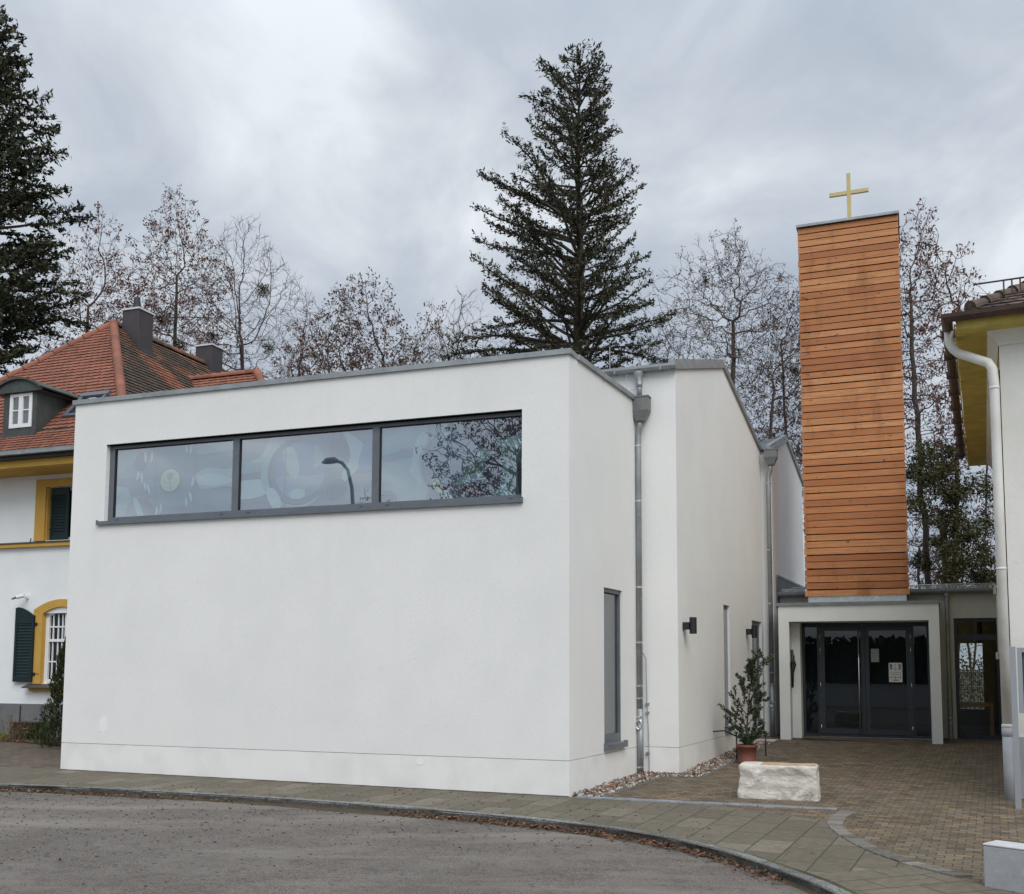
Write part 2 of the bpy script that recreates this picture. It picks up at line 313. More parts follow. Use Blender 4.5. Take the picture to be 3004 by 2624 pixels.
def leafmat(name, c1, c2, tv=0.5, tr=0.25):
    m = mat(name, c1, 0.75, noise=1.1, col2=c2, tonevar=tv, spec=0.25)
    return m
M['fir'] = leafmat('fir_needles', (0.036, 0.048, 0.024), (0.064, 0.058, 0.032), 0.75)
M['firlight'] = leafmat('spruce_needles', (0.034, 0.048, 0.024), (0.058, 0.056, 0.029), 0.75)
M['redleaf'] = leafmat('withered_red_leaf', (0.17, 0.065, 0.055), (0.12, 0.058, 0.048), 0.5)
M['brownleaf'] = leafmat('withered_brown_leaf', (0.12, 0.065, 0.04), (0.09, 0.055, 0.04), 0.5)
M['seed'] = leafmat('grey_seed_pod', (0.11, 0.085, 0.075), (0.085, 0.07, 0.06), 0.4)
M['mistletoe'] = leafmat('mistletoe_leaf', (0.055, 0.058, 0.018), (0.04, 0.045, 0.015), 0.4)
M['ivy'] = leafmat('ivy_leaf', (0.045, 0.050, 0.018), (0.07, 0.062, 0.026), 0.7)
M['olive'] = leafmat('grey_green_leaf', (0.075, 0.098, 0.052), (0.045, 0.066, 0.030), 0.5)
M['thuja'] = leafmat('thuja_leaf', (0.030, 0.045, 0.016), (0.045, 0.052, 0.02), 0.5)
M['grass'] = leafmat('green_ground_cover', (0.10, 0.19, 0.035), (0.06, 0.12, 0.03), 0.4)
M['straw'] = leafmat('dry_stem', (0.26, 0.19, 0.10), (0.17, 0.12, 0.065), 0.4)
M['corten'] = mat('rusty_planter', (0.055, 0.028, 0.02), 0.9, noise=6, col2=(0.035, 0.02, 0.016))
M['paper'] = mat('white_paper', (0.72, 0.71, 0.68), 0.8)
M['ink'] = mat('black_ink', (0.02, 0.02, 0.025), 0.8)
M['inkgrey'] = mat('grey_print', (0.30, 0.30, 0.30), 0.8)
M['bronze'] = mat('dark_bronze', (0.045, 0.038, 0.03), 0.55, 0.5)
M['lightwood'] = mat('light_wood', (0.42, 0.24, 0.09), 0.6, noise=6, col2=(0.36, 0.20, 0.075), stretch=(1, 1, 6))
M['postgrey'] = mat('silver_grey_powder_coat', (0.33, 0.35, 0.375), 0.45, 0.25)
M['earth'] = mat('dark_earth', (0.06, 0.045, 0.03), 1.0, noise=6, col2=(0.09, 0.065, 0.04), bump=(18, 0.8, 0.04))
M['lawn'] = mat('rough_lawn', (0.05, 0.06, 0.022), 1.0, noise=2, col2=(0.035, 0.04, 0.018), bump=(8, 0.6, 0.05))
M['hedge'] = leafmat('hedge_leaf', (0.022, 0.032, 0.012), (0.03, 0.038, 0.015), 0.4)
M['lampgreen'] = mat('grey_green_lamp_pole', (0.10, 0.125, 0.12), 0.5, 0.3)
M['slabs'] = paving('pavement_slabs', 0.68, 0.36, 64, [(0.114, 0.098, 0.070), (0.134, 0.115, 0.083), (0.146, 0.126, 0.091), (0.205, 0.18, 0.137)], (0.056, 0.051, 0.036), 0.008, var=11, bumpd=0.012, stainc=(0.105, 0.093, 0.066), specks=4.5)
M['slabs2'] = paving('turned_pavement_slabs', 0.62, 0.34, 18.5, [(0.12, 0.103, 0.074), (0.14, 0.12, 0.087), (0.155, 0.134, 0.097), (0.215, 0.19, 0.145)], (0.056, 0.051, 0.036), 0.008, var=11, bumpd=0.012, stainc=(0.11, 0.096, 0.07), specks=4.5)
M['blocks'] = paving('courtyard_blocks', 0.166, 0.124, -25, [(0.082, 0.064, 0.045), (0.124, 0.094, 0.063), (0.148, 0.108, 0.075), (0.175, 0.124, 0.084), (0.115, 0.097, 0.072), (0.235, 0.165, 0.095), (0.150, 0.126, 0.092), (0.215, 0.176, 0.134)], (0.050, 0.043, 0.029), 0.006, var=14, bumpd=0.012, stainc=(0.10, 0.09, 0.052))
M['blocksold'] = paving('old_brown_blocks', 0.24, 0.12, -20, [(0.10, 0.078, 0.055), (0.125, 0.098, 0.07), (0.15, 0.115, 0.085), (0.17, 0.13, 0.10)], (0.04, 0.034, 0.026), 0.006, var=7, bumpd=0.008, stainc=(0.085, 0.07, 0.05))
def asphalt():
    m = bpy.data.materials.new('asphalt'); m.use_nodes = True
    nt = m.node_tree; N = nt.nodes; L = nt.links; b = N['Principled BSDF']
    b.inputs['Specular IOR Level'].default_value = 0.4
    tc = N.new('ShaderNodeTexCoord')
    def noi(sc, det, ro=0.6, mp=None):
        n = N.new('ShaderNodeTexNoise'); n.inputs['Scale'].default_value = sc; n.inputs['Detail'].default_value = det; n.inputs['Roughness'].default_value = ro; L.new(mp or tc.outputs['Object'], n.inputs['Vector']); return n.outputs['Fac']
    def mr(s, a, c, lo=0.0, hi=1.0):
        r = N.new('ShaderNodeMapRange'); r.inputs[1].default_value = a; r.inputs[2].default_value = c; r.inputs[3].default_value = lo; r.inputs[4].default_value = hi; L.new(s, r.inputs[0]); return r.outputs[0]
    def mix(f, a, c):
        x = N.new('ShaderNodeMix'); x.data_type = 'RGBA'; L.new(f, x.inputs[0])
        for i, q in ((6, a), (7, c)):
            if isinstance(q, tuple): x.inputs[i].default_value = (*q, 1)
            else: L.new(q, x.inputs[i])
        return x.outputs[2]
    mp = N.new('ShaderNodeMapping'); mp.inputs['Rotation'].default_value = (0, 0, math.radians(18)); mp.inputs['Scale'].default_value = (0.22, 1.0, 1); L.new(tc.outputs['Object'], mp.inputs[0])
    base = mix(mr(noi(0.9, 7, 0.7), 0.40, 0.60), (0.088, 0.071, 0.056), (0.132, 0.110, 0.090))
    grain = mix(mr(noi(70, 3, 0.75), 0.50, 0.62), base, (0.26, 0.24, 0.22))
    grain = mix(mr(noi(48, 3, 0.75), 0.55, 0.64), grain, (0.03, 0.028, 0.026))
    grain = mix(mr(noi(5, 6, 0.7), 0.50, 0.68, 0.0, 0.6), grain, (0.066, 0.058, 0.053))
    # dried silt: pale sweeping streaks left by turning tyres
    streak = mr(noi(1.0, 5, 0.62, mp.outputs[0]), 0.50, 0.64, 0.0, 0.8)
    cur = mix(streak, grain, (0.22, 0.196, 0.168))
    # scattered bits of bark and leaf crumbs
    vo = N.new('ShaderNodeTexVoronoi'); vo.inputs['Scale'].default_value = 5.2; mv = N.new('ShaderNodeMapping'); mv.inputs['Scale'].default_value = (1, 1.9, 1); mv.inputs['Rotation'].default_value = (0, 0, 0.5); L.new(tc.outputs['Object'], mv.inputs[0]); L.new(mv.outputs[0], vo.inputs['Vector'])
    sp = mr(vo.outputs['Distance'], 0.10, 0.16, 0.92, 0.0)
    cur = mix(sp, cur, (0.035, 0.03, 0.028))
    L.new(cur, b.inputs['Base Color'])
    L.new(mr(noi(0.8, 5), 0.4, 0.62, 0.62, 0.85), b.inputs['Roughness'])
    bp = N.new('ShaderNodeBump'); bp.inputs['Strength'].default_value = 0.5; bp.inputs['Distance'].default_value = 0.008; L.new(noi(110, 4, 0.7), bp.inputs['Height']); L.new(bp.outputs[0], b.inputs['Normal'])
    return m
M['asphalt'] = asphalt()
def larch():
    m = bpy.data.materials.new('larch_boards'); m.use_nodes = True
    nt = m.node_tree; N = nt.nodes; L = nt.links; b = N['Principled BSDF']; b.inputs['Roughness'].default_value = 0.62; b.inputs['Specular IOR Level'].default_value = 0.3
    tc = N.new('ShaderNodeTexCoord'); at = N.new('ShaderNodeAttribute'); at.attribute_name = 'tone'
    cr = N.new('ShaderNodeValToRGB'); e = cr.color_ramp.elements
    e[0].color = (0.38, 0.142, 0.056, 1); e[1].color = (0.60, 0.285, 0.125, 1); q = e.new(0.5); q.color = (0.49, 0.200, 0.078, 1)
    L.new(at.outputs['Fac'], cr.inputs[0])
    def noi(sc, st, det=5):
        mp = N.new('ShaderNodeMapping'); mp.inputs['Scale'].default_value = st; L.new(tc.outputs['Object'], mp.inputs[0])
        n = N.new('ShaderNodeTexNoise'); n.inputs['Scale'].default_value = sc; n.inputs['Detail'].default_value = det; n.inputs['Roughness'].default_value = 0.65; L.new(mp.outputs[0], n.inputs['Vector']); return n.outputs['Fac']
    def mr(s, a, c, lo=0.0, hi=1.0):
        r = N.new('ShaderNodeMapRange'); r.inputs[1].default_value = a; r.inputs[2].default_value = c; r.inputs[3].default_value = lo; r.inputs[4].default_value = hi; L.new(s, r.inputs[0]); return r.outputs[0]
    def mix(f, a, c):
        x = N.new('ShaderNodeMix'); x.data_type = 'RGBA'; L.new(f, x.inputs[0]); L.new(a, x.inputs[6]); x.inputs[7].default_value = (*c, 1); return x.outputs[2]
    g = mix(mr(noi(2.2, (1, 1, 22)), 0.38, 0.66, 0.0, 0.6), cr.outputs[0], (0.27, 0.105, 0.038))
    g = mix(mr(noi(7.0, (1, 1, 1.6), 2), 0.65, 0.73, 0.0, 0.85), g, (0.15, 0.05, 0.016))        # knots
    g = mix(mr(noi(0.95, (1.7, 1.7, 0.55), 6), 0.52, 0.70, 0.0, 0.75), g, (0.21, 0.08, 0.028))      # weather stains running down
    L.new(g, b.inputs['Base Color'])
    bp = N.new('ShaderNodeBump'); bp.inputs['Strength'].default_value = 0.3; bp.inputs['Distance'].default_value = 0.004; L.new(noi(5, (1, 1, 25)), bp.inputs['Height']); L.new(bp.outputs[0], b.inputs['Normal'])
    return m
M['larch'] = larch()

# ------------------------------------------------------------------ frames of the place
R_ = Vector((0.9398, -0.3417, 0)); NB = Vector((0.3417, 0.9398, 0))
B0 = Vector((0.791, 14.228, 0)); D0 = Vector((2.684, 16.689, 0))
SD2 = (0.4314, 0.9022); SD4 = (0.4155, 0.9096)
W1 = Fr(B0, -R_, -NB)
W2 = Fr(B0, SD2, (0.9022, -0.4314))
W3 = Fr(D0, (-0.934, 0.3573), (-0.3573, -0.934))
W4 = Fr(D0, SD4, (0.9096, -0.4155))
E0 = W4.w(7.12)
W5 = Fr(E0 + Vector((0.22, -0.08, 0)), SD4, (0.9096, -0.4155))
PF = Fr((8.775, 21.189), (-0.9325, 0.3611), (-0.3611, -0.9325))
AN = Fr((9.545, 22.30), (-0.9325, 0.3611), (-0.3611, -0.9325))
HF = Fr((-10.97, 23.4), R_, -NB)
K0 = Vector((6.832, 14.162, 0))
RF = Fr(K0, (0.8973, -0.4415), (-0.4415, -0.8973))
RS = Fr(K0, SD4, (-0.9096, 0.4155))
def sa(p):
    q = Vector((p[0], p[1], 0)) - B0
    return q.dot(NB), -q.dot(R_)
def gz(p):
    """lie of the land: the yard climbs towards the porch, the pavement falls to the kerb"""
    s, a = sa(p)
    z = -0.045 + 0.005 * min(max(a, -3), 9)
    if s > 0: z += 0.0164 * min(s, 3) + 0.032 * max(0, min(s, 14) - 3)
    else: z += 0.022 * max(s, -8)
    return z

# ------------------------------------------------------------------ ground
def clip(poly, f):
    out = []
    for i in range(len(poly)):
        a, b = poly[i], poly[(i + 1) % len(poly)]; fa, fb = f(a), f(b)
        if fa >= 0: out.append(a)
        if (fa > 0 and fb < 0) or (fa < 0 and fb > 0):
            t = fa / (fa - fb); out.append((a[0] + (b[0] - a[0]) * t, a[1] + (b[1] - a[1]) * t))
    return out
def ground_sheet(name, poly, m, lift, bands=True):
    from mathutils.geometry import tessellate_polygon
    mb = MB(); parts = [poly]
    if bands:
        parts = []
        for lo, hi in ((-99, 0), (0, 3), (3, 14), (14, 99)):
            p1 = clip(poly, lambda p: sa(p)[0] - lo); p1 = clip(p1, lambda p: hi - sa(p)[0]) if p1 else []
            if len(p1) > 2: parts.append(p1)
    for q in parts:
        for tri in tessellate_polygon([[Vector((x, y, 0)) for x, y in q]]): mb.poly([(q[i][0], q[i][1], gz(q[i]) + lift) for i in tri])
    # triangulate for safety
    o = mb.build(name, m)
    bm = bmesh.new(); bm.from_mesh(o.data)
    for f in bm.faces:
        if f.normal.z < 0: f.normal_flip()
    bmesh.ops.triangulate(bm, faces=bm.faces); bm.to_mesh(o.data); bm.free()
    return tag(o, kind='structure')
KERB = [(-40, 20.5), (-14, 16.25), (-7.496, 15.358), (-6.382, 15.12), (-4.924, 14.66), (-3.56, 14.195), (-2.471, 13.766), (-1.201, 13.201), (-0.401, 12.80), (0.45, 12.30), (1.156, 11.80), (1.729, 11.177), (2.141, 10.496), (2.432, 9.759), (2.635, 9.10), (2.76, 8.3), (2.86, 7.2), (2.9, 5.5), (2.9, 2.0), (2.9, -40)]
SETL = [(4.08, 13.05), (3.83, 12.62), (3.68, 12.25), (3.59, 11.876), (3.545, 11.35), (3.545, 10.8), (3.585, 10.383), (3.663, 10.03), (3.785, 9.69), (3.95, 9.33)]
SETR = [(4.28, 12.98), (4.03, 12.55), (3.87, 12.19), (3.765, 11.83), (3.715, 11.349), (3.735, 10.84), (3.785, 10.379), (3.867, 10.0), (3.98, 9.70), (4.13, 9.39)]
g = MB(); g.poly([(-1500, -1500, -0.6), (1500, -1500, -0.6), (1500, 1500, -0.6), (-1500, 1500, -0.6)])
tag(g.build('ground', M['lawn']), kind='structure')
Bq = (B0.x, B0.y); Aq = tuple(W1.w(8.73))[:2]
# pavement slabs between kerb and church wall
drain_a, drain_b = (0.88, 14.178), (4.09, 13.14)
side = KERB[2:] 
pav = [(-40, 27.6)] + [KERB[0], KERB[1]] + side[:16] + [(2.9, 2.0), (4.6, 2.0), (4.6, 8.0)] + [(4.04, 9.02)] + list(reversed(SETL)) + [drain_b, drain_a, Bq, Aq, (-8.32, 17.025), (-40, 27.0)]
pav = [KERB[0], KERB[1]] + side[:16] + [(2.9, 2.0), (4.6, 2.0), (4.6, 8.0), (4.04, 9.02)] + list(reversed(SETL)) + [drain_b, drain_a, Bq, Aq, (-40, 28.0)]
# the slabs turn with the kerb in the near right corner
lp, ld = Vector((2.55, 9.42, 0)), Vector((0.946, 0.325, 0)); cross = lambda p: ld.x * (p[1] - lp.y) - ld.y * (p[0] - lp.x)
ground_sheet('pavement', clip(pav, cross), M['slabs'], 0.006, False)
ground_sheet('pavement_corner', clip(pav, lambda p: -cross(p)), M['slabs2'], 0.006, False)
yard = [drain_a, (2.2, 12.7), (3.05, 10.6), (3.25, 8.5), (3.6, 5), (20, 5), (20, 30), (4, 30), tuple(W4.w(7))[:2], tuple(W4.w(0))[:2], tuple(W2.w(2.9))[:2], Bq]
ground_sheet('courtyard', yard, M['blocks'], 0.0)
lc = [(-40, 28.0), Aq, tuple(Vector((*Aq, 0)) + NB * 14)[:2], (-40, 42)]
ground_sheet('side_yard', lc, M['blocksold'], 0.004)
# road
rb = MB()
for (a, b) in zip(KERB[:-1], KERB[1:]):
    za, zb = gz(a) - 0.085, gz(b) - 0.085
    if b[1] > 6:
        fa, fb = (a[0] * 0.2 - 3, -6), (b[0] * 0.2 - 3, -6)
        rb.poly([(fa[0], fa[1], -0.26), (fb[0], fb[1], -0.26), (b[0], b[1], zb), (a[0], a[1], za)])
for q in ([(-11, -6), (-40, -6), (-40, 20.5)], ):
    rb.poly([(-11, -6, -0.26), (-40, 20.5, gz((-40, 20.5)) - 0.085), (-40, -6, -0.26)])
lastk = (2.86, 7.2)
rb.poly([(lastk[0] * 0.2 - 3, -6, -0.26), (2.9, -6, -0.26), (2.9, 5.5, gz((2.9, 5.5)) - 0.085), (2.86, 7.2, gz(lastk) - 0.085)])
rb.poly([(-40, -40, -0.26), (2.9, -40, -0.26), (2.9, -6, -0.26), (-40, -6, -0.26)])
ro = rb.build('road', M['asphalt'])
bm = bmesh.new(); bm.from_mesh(ro.data); bmesh.ops.recalc_face_normals(bm, faces=bm.faces)
for f in bm.faces:
    if f.normal.z < 0: f.normal_flip()
bmesh.ops.triangulate(bm, faces=bm.faces); bm.to_mesh(ro.data); bm.free()
tag(ro, kind='structure')
# granite kerb: one run of stones with open joints, 13 cm wide, standing 9 cm above the road
def resample(pts, step):
    out = []; P = [Vector((p[0], p[1], 0)) for p in pts]
    # Catmull-Rom then arc-length
    dense = []
    for i in range(len(P) - 1):
        p0, p1, p2, p3 = P[max(i - 1, 0)], P[i], P[i + 1], P[min(i + 2, len(P) - 1)]
        for k in range(24):
            t = k / 24
            dense.append(0.5 * ((2 * p1) + (p2 - p0) * t + (2 * p0 - 5 * p1 + 4 * p2 - p3) * t * t + (3 * p1 - p0 - 3 * p2 + p3) * t ** 3))
    dense.append(P[-1]); acc = 0; out = [dense[0]]
    for a, b in zip(dense[:-1], dense[1:]):
        acc += (b - a).length
        if acc >= step: out.append(b); acc = 0
    return out
rnd = random.Random(5)
kp = resample(KERB[1:18], 0.11)
kb = MB(); i = 0
while i < len(kp) - 2:
    n = rnd.randint(7, 10); seg = kp[i:min(i + n + 1, len(kp))]; i += n
    if len(seg) < 2: break
    tone = rnd.random(); dz = rnd.uniform(-0.004, 0.004); prevq = None
    for j, p in enumerate(seg):
        t = (seg[min(j + 1, len(seg) - 1)] - seg[max(j - 1, 0)]).normalized(); nrm = Vector((-t.y, t.x, 0))  # towards the pavement
        q = p.copy()
        if j == 0: q = p + t * 0.006
        if j == len(seg) - 1: q = p - t * 0.006
        z = gz(p) + 0.012 + dz
        jx, jz = rnd.uniform(-0.006, 0.006), rnd.uniform(-0.004, 0.004)
        ring = [q - nrm * (0.012 + jx), q - nrm * jx, q + nrm * 0.012, q + nrm * 0.118, q + nrm * 0.13]
        zs = [-0.16 + z, z - 0.022 + jz, z + jz * 0.5, z + jz * 0.3, z - 0.02]
        ring = [(a.x, a.y, zz) for a, zz in zip(ring, zs)]
        if prevq:
            for m_ in range(4): kb.poly([prevq[m_], ring[m_], ring[m_ + 1], prevq[m_ + 1]], 1 if m_ == 0 else 0, tone)  # the road-side face of each stone takes the darker granite
        if j in (0, len(seg) - 1): kb.poly(ring if j == 0 else list(reversed(ring)), 0, tone)
        prevq = ring
tag(kb.build('kerb', [M['granite'], M['granite_face']], tone=True), kind='structure')
# silt and rotting leaves washed against the kerb, moss behind it, dirt at the foot of the wall
gd = MB(); mo = MB(); prv = None
for i in range(20, len(kp) - 1):
    p = kp[i]; t = (kp[i + 1] - kp[i - 1]).normalized(); nrm = Vector((-t.y, t.x, 0)); w = 0.06 + 0.05 * math.sin(i * .21) + 0.045 * math.sin(i * .083 + 1) + 0.05 * rnd.random()
    z = gz(p) - 0.085; a_, b_ = p - nrm * 0.004, p - nrm * max(w, 0.03)
    cur = (V(a_.x, a_.y, z + 0.030), V(*(p - nrm * max(w, .03) * .5).xy, z + 0.016), V(b_.x, b_.y, z + 0.002))
    m0 = p + nrm * 0.128; wm = max(0.004, 0.016 + 0.02 * math.sin(i * .17) + 0.022 * math.sin(i * .049 + 2)); m1 = m0 + nrm * wm
    mc = (V(m0.x, m0.y, gz(p) + 0.008), V(m1.x, m1.y, gz(p) + 0.010))
    if prv:
        for k in range(2): gd.poly([prv[0][k], prv[0][k + 1], cur[k + 1], cur[k]])
        mo.poly([prv[1][0], mc[0], mc[1], prv[1][1]])
    prv = (cur, mc)
tag(gd.build('gutter_silt', M['earth'], smooth=True), kind='structure'); tag(mo.build('kerb_moss', M['mossdirt']), kind='structure')
wf = MB(); prv = None
for k in range(120):
    u = 8.74 * k / 119; w = 0.022 + 0.014 * math.sin(k * .9) + 0.012 * rnd.random(); a_, b_ = W1.w(u, 0, -.01), W1.w(u, 0, max(w, .01)); cur = (V(a_.x, a_.y, gz(a_) + .016), V(b_.x, b_.y, gz(b_) + .008))
    if prv: wf.poly([prv[0], cur[0], cur[1], prv[1]])
    prv = cur
tag(wf.build('wall_foot_dirt', M['earth']), kind='structure')
# curved edging of setts between slabs and blocks
l_, r_ = resample(SETL, 0.055), resample(SETR, 0.055)
n_ = 22; sb = MB()
def along(P, t):
    x = t * (len(P) - 1); i = min(int(x), len(P) - 2); return P[i].lerp(P[i + 1], x - i)
for k in range(n_):
    t0, t1 = (k + 0.05) / n_, (k + 0.95) / n_
    c = [along(l_, t0), along(r_, t0), along(r_, t1), along(l_, t1)]; ctr = sum(c, Vector()) / 4
    c = [p + (ctr - p) * 0.03 for p in c]; h = rnd.uniform(0.013, 0.022)
    jit = lambda: Vector((rnd.uniform(-0.008, 0.008), rnd.uniform(-0.008, 0.008), 0))
    b_ = [p + jit() for p in c]; tp = [p + (ctr - p) * 0.10 for p in b_]
    tone = rnd.random()
    sb.hexa([(p.x, p.y, gz(p) - 0.05) for p in b_] + [(p.x, p.y, gz(p) + h) for p in tp], 0, tone)
tag(sb.build('sett_edging', M['sett'], bevel=0.004, tone=True), kind='structure')
eb = MB(); ed = [along(l_, k / 40) for k in range(41)]; er = [along(r_, k / 40) for k in range(41)]
for k in range(40): eb.poly([(p.x, p.y, gz(p) + 0.002) for p in (ed[k], er[k], er[k + 1], ed[k + 1])])
tag(eb.build('edging_bed', M['moss']), kind='structure')
# drain channel
dv = (Vector((*drain_b, 0)) - Vector((*drain_a, 0))); dl = dv.length; dvn = dv.normalized()
DF = Fr(drain_a, dvn, Vector((dvn.y, -dvn.x, 0)))
db = MB()
seg = [0, 0.98, 1.97, 2.95, dl]
for a, b in zip(seg[:-1], seg[1:]):
    za = gz(DF.w(a)); zb = gz(DF.w(b))
    for d0, d1, h in ((-0.055, -0.035, 0.022), (0.035, 0.055, 0.022), (-0.035, 0.035, 0.013)):
        p = [DF.w(a + 0.006, za - 0.05, d0), DF.w(b - 0.006, zb - 0.05, d0), DF.w(b - 0.006, zb - 0.05, d1), DF.w(a + 0.006, za - 0.05, d1)]
        db.hexa(p + [q + Vector((0, 0, 0.05 + h)) for q in p])
tag(db.build('drain_channel', M['drain']), kind='structure')

# ------------------------------------------------------------------ walls with openings
def wall(mb, fr, u0, u1, z0, z1, holes=(), depth=0.14, mi=0, rev=None, d=0.0):
    """rectangular wall face cut by rectangular holes, with reveals going inwards"""
    us = sorted({u0, u1, *[h[0] for h in holes], *[h[1] for h in holes]}); zs = sorted({z0, z1, *[h[2] for h in holes], *[h[3] for h in holes]})
    us = [u for u in us if u0 <= u <= u1]; zs = [z for z in zs if z0 <= z <= z1]
    for a, b in zip(us[:-1], us[1:]):
        for c, e in zip(zs[:-1], zs[1:]):
            um, zm = (a + b) / 2, (c + e) / 2
            if any(h[0] < um < h[1] and h[2] < zm < h[3] for h in holes): continue
            mb.poly([fr.w(a, c, d), fr.w(b, c, d), fr.w(b, e, d), fr.w(a, e, d)], mi)
    r = mi if rev is None else rev
    for h in holes:
        a, b, c, e = h[:4]; dd = h[4] if len(h) > 4 else depth
        for p, q in (((a, c), (a, e)), ((a, e), (b, e)), ((b, e), (b, c)), ((b, c), (a, c))):
            mb.poly([fr.w(p[0], p[1], d), fr.w(q[0], q[1], d), fr.w(q[0], q[1], d - dd), fr.w(p[0], p[1], d - dd)], r)
ZP = 0.4415
church = thing('church', (2.0, 18.0, 0), 'white rendered modern church made of stepped blocks with a long horizontal window', 'church')
WIN1 = (0.70, 8.05, 4.095, 5.37)
def make_church():
    wb = MB()
    # front block: street face and right face
    wall(wb, W1, 0, 8.74, ZP + 0.0035, 6.13, [WIN1 + (0.16,)])
    w2w = (1.365, 2.19, 0.575, 2.915)
    wall(wb, W2, 0, 2.985, ZP + 0.0035, 6.13, [w2w + (0.10,)])
    WL = Fr(W1.w(8.74), NB, -R_)
    wall(wb, WL, 0, 3.6, ZP + 0.0035, 6.13)
    bk = [WL.w(3.6, -0.3), W2.w(2.985, -0.3)]
    wb.poly([WL.w(3.6, -0.3), W2.w(2.985, -0.3), W2.w(2.985, 6.13), WL.w(3.6, 6.13)])
    # parapet edge seen from below
    for fr, a, b in ((W1, 0, 8.74), (W2, 0, 2.985), (WL, 0, 3.6)):
        wb.poly([fr.w(a, ZP + 0.0035, 0), fr.w(b, ZP + 0.0035, 0), fr.w(b, ZP + 0.0035, -0.02), fr.w(a, ZP + 0.0035, -0.02)])
    wb.build('front_block', M['stucco'], church)
    # middle block
    mb = MB()
    wall(mb, W3, 0, 8.0, ZP + 0.0035, 6.66)
    h1 = (3.24, 3.74, 0.60, 2.92, 0.07); h2 = (5.86, 6.93, 0.14, 2.74, 0.16)
    wall(mb, W4, 0, 7.12, ZP + 0.0035, 6.64, [h1, (h2[0], h2[1], ZP + 0.0035, h2[3], 0.16)])
    mb.poly([W4.w(0, 6.64), W4.w(7.12, 6.64), W4.w(3.45, 7.62)])
    W3b = Fr(E0, (-0.934, 0.3573), (0.3573, 0.934))
    wall(mb, W3b, 0, 8.0, -0.1, 6.66)
    for fr, a, b in ((W3, 0, 8.0), (W4, 0, 5.86), (W4, 6.93, 7.12)):
        mb.poly([fr.w(a, ZP + 0.0035, 0), fr.w(b, ZP + 0.0035, 0), fr.w(b, ZP + 0.0035, -0.02), fr.w(a, ZP + 0.0035, -0.02)])
    mb.build('middle_block', M['stucco'], church)
    # rear block
    rb_ = MB()
    wall(rb_, W5, 0, 4.4, -0.2, 6.62)
    rb_.poly([W5.w(0, 6.62), W5.w(4.4, 6.62), W5.w(2.05, 7.30)])
    W5a = Fr(W5.w(0), (-0.934, 0.3573), (-0.3573, -0.934)); W5b = Fr(W5.w(4.4), (-0.934, 0.3573), (0.3573, 0.934))
    wall(rb_, W5a, 0, 7.5, -0.2, 6.62); wall(rb_, W5b, 0, 7.5, -0.2, 6.62)
    rb_.build('rear_block', M['stucco'], church)
    # smooth plinth below a thin open joint
    pb = MB()
    for fr, a, b, hs in ((W1, 0, 8.74, []), (W2, 0, 2.985, []), (Fr(W1.w(8.74), NB, -R_), 0, 3.6, []), (W3, 0, 2.0, []), (W4, 0, 7.12, [(h2[0], h2[1], h2[2], ZP - 0.0035, 0.16)])):
        wall(pb, fr, a, b, -0.3, ZP - 0.0035, hs, d=-0.001)
        pb.poly([fr.w(a, ZP - 0.0035, -0.001), fr.w(b, ZP - 0.0035, -0.001), fr.w(b, ZP - 0.0035, -0.02), fr.w(a, ZP - 0.0035, -0.02)])
        pb.poly([fr.w(a, ZP - 0.0035, -0.019), fr.w(b, ZP - 0.0035, -0.019), fr.w(b, ZP + 0.0035, -0.019), fr.w(a, ZP + 0.0035, -0.019)], 1) if not hs else None
    pb.poly([W4.w(0, ZP - 0.0035, -0.019), W4.w(5.86, ZP - 0.0035, -0.019), W4.w(5.86, ZP + 0.0035, -0.019), W4.w(0, ZP + 0.0035, -0.019)], 1)
    pb.build('plinth', [M['plinth'], M['soot']], church)
    # plaster repair patches: thin skim, proud of the wall
    for (u, z, a, b) in ((7.89, 0.755, 0.10, 0.15), (7.89, 0.60, 0.05, 0.025), (2.235, 0.355, 0.065, 0.06)):
        q = MB(); rr = random.Random(int(u * 100)); pts = []
        for k in range(22):
            an = 2 * math.pi * k / 22; f = rr.uniform(0.75, 1.1); pts.append(W1.w(u + a * f * math.cos(an), z + b * f * math.sin(an), 0.003))
        q.poly(pts); q.build('plaster_patch', M['patch'], church)
    # coping of the front block
    cb = MB()
    T0, T1 = 6.115, 6.19
    cb.box(W1, -0.04, 8.78, T0, T1, -0.30, 0.04)
    cb.box(W2, 0.301, 2.90, T0, T1 - 0.001, -0.30, 0.04)
    cb.box(Fr(W1.w(8.74), NB, -R_), 0.301, 3.6, T0, T1 - 0.001, -0.30, 0.04)
    for u in (0.9, 2.9, 4.9, 6.9): cb.box(W1, u, u + 0.10, T0 - 0.002, T1 + 0.004, -0.30, 0.043)
    for u in (1.3,): cb.box(W2, u, u + 0.10, T0 - 0.002, T1 + 0.004, -0.30, 0.043)
    cb.build('coping', M['zinc'], church)
    # flat roof behind the parapet
    fb = MB(); fb.poly([W1.w(0.1, 6.02, -0.1), W2.w(2.9, 6.02, -0.1), W1.w(8.64, 6.02, -3.5), W1.w(8.64, 6.02, -0.1)])
    fb.build('flat_roof', M['zincdark'], church)
    # pitched metal roofs with verge caps
    def gable(fr, L, ze0, ze1, uk, zk, back, nm):
        o = MB(); n = -fr.N
        A_, Rg, C_ = fr.w(-0.08, ze0 + 0.05, 0.03), fr.w(uk, zk + 0.06, 0.03), fr.w(L + 0.05, ze1 + 0.05, 0.03)
        bk = Vector((-0.934, 0.3573, 0)) * back
        for p, q in ((A_, Rg), (Rg, C_)):
            o.poly([p, q, q + bk, p + bk]); o.poly([p - V(0, 0, 0.04), p + bk - V(0, 0, 0.04), q + bk - V(0, 0, 0.04), q - V(0, 0, 0.04)])
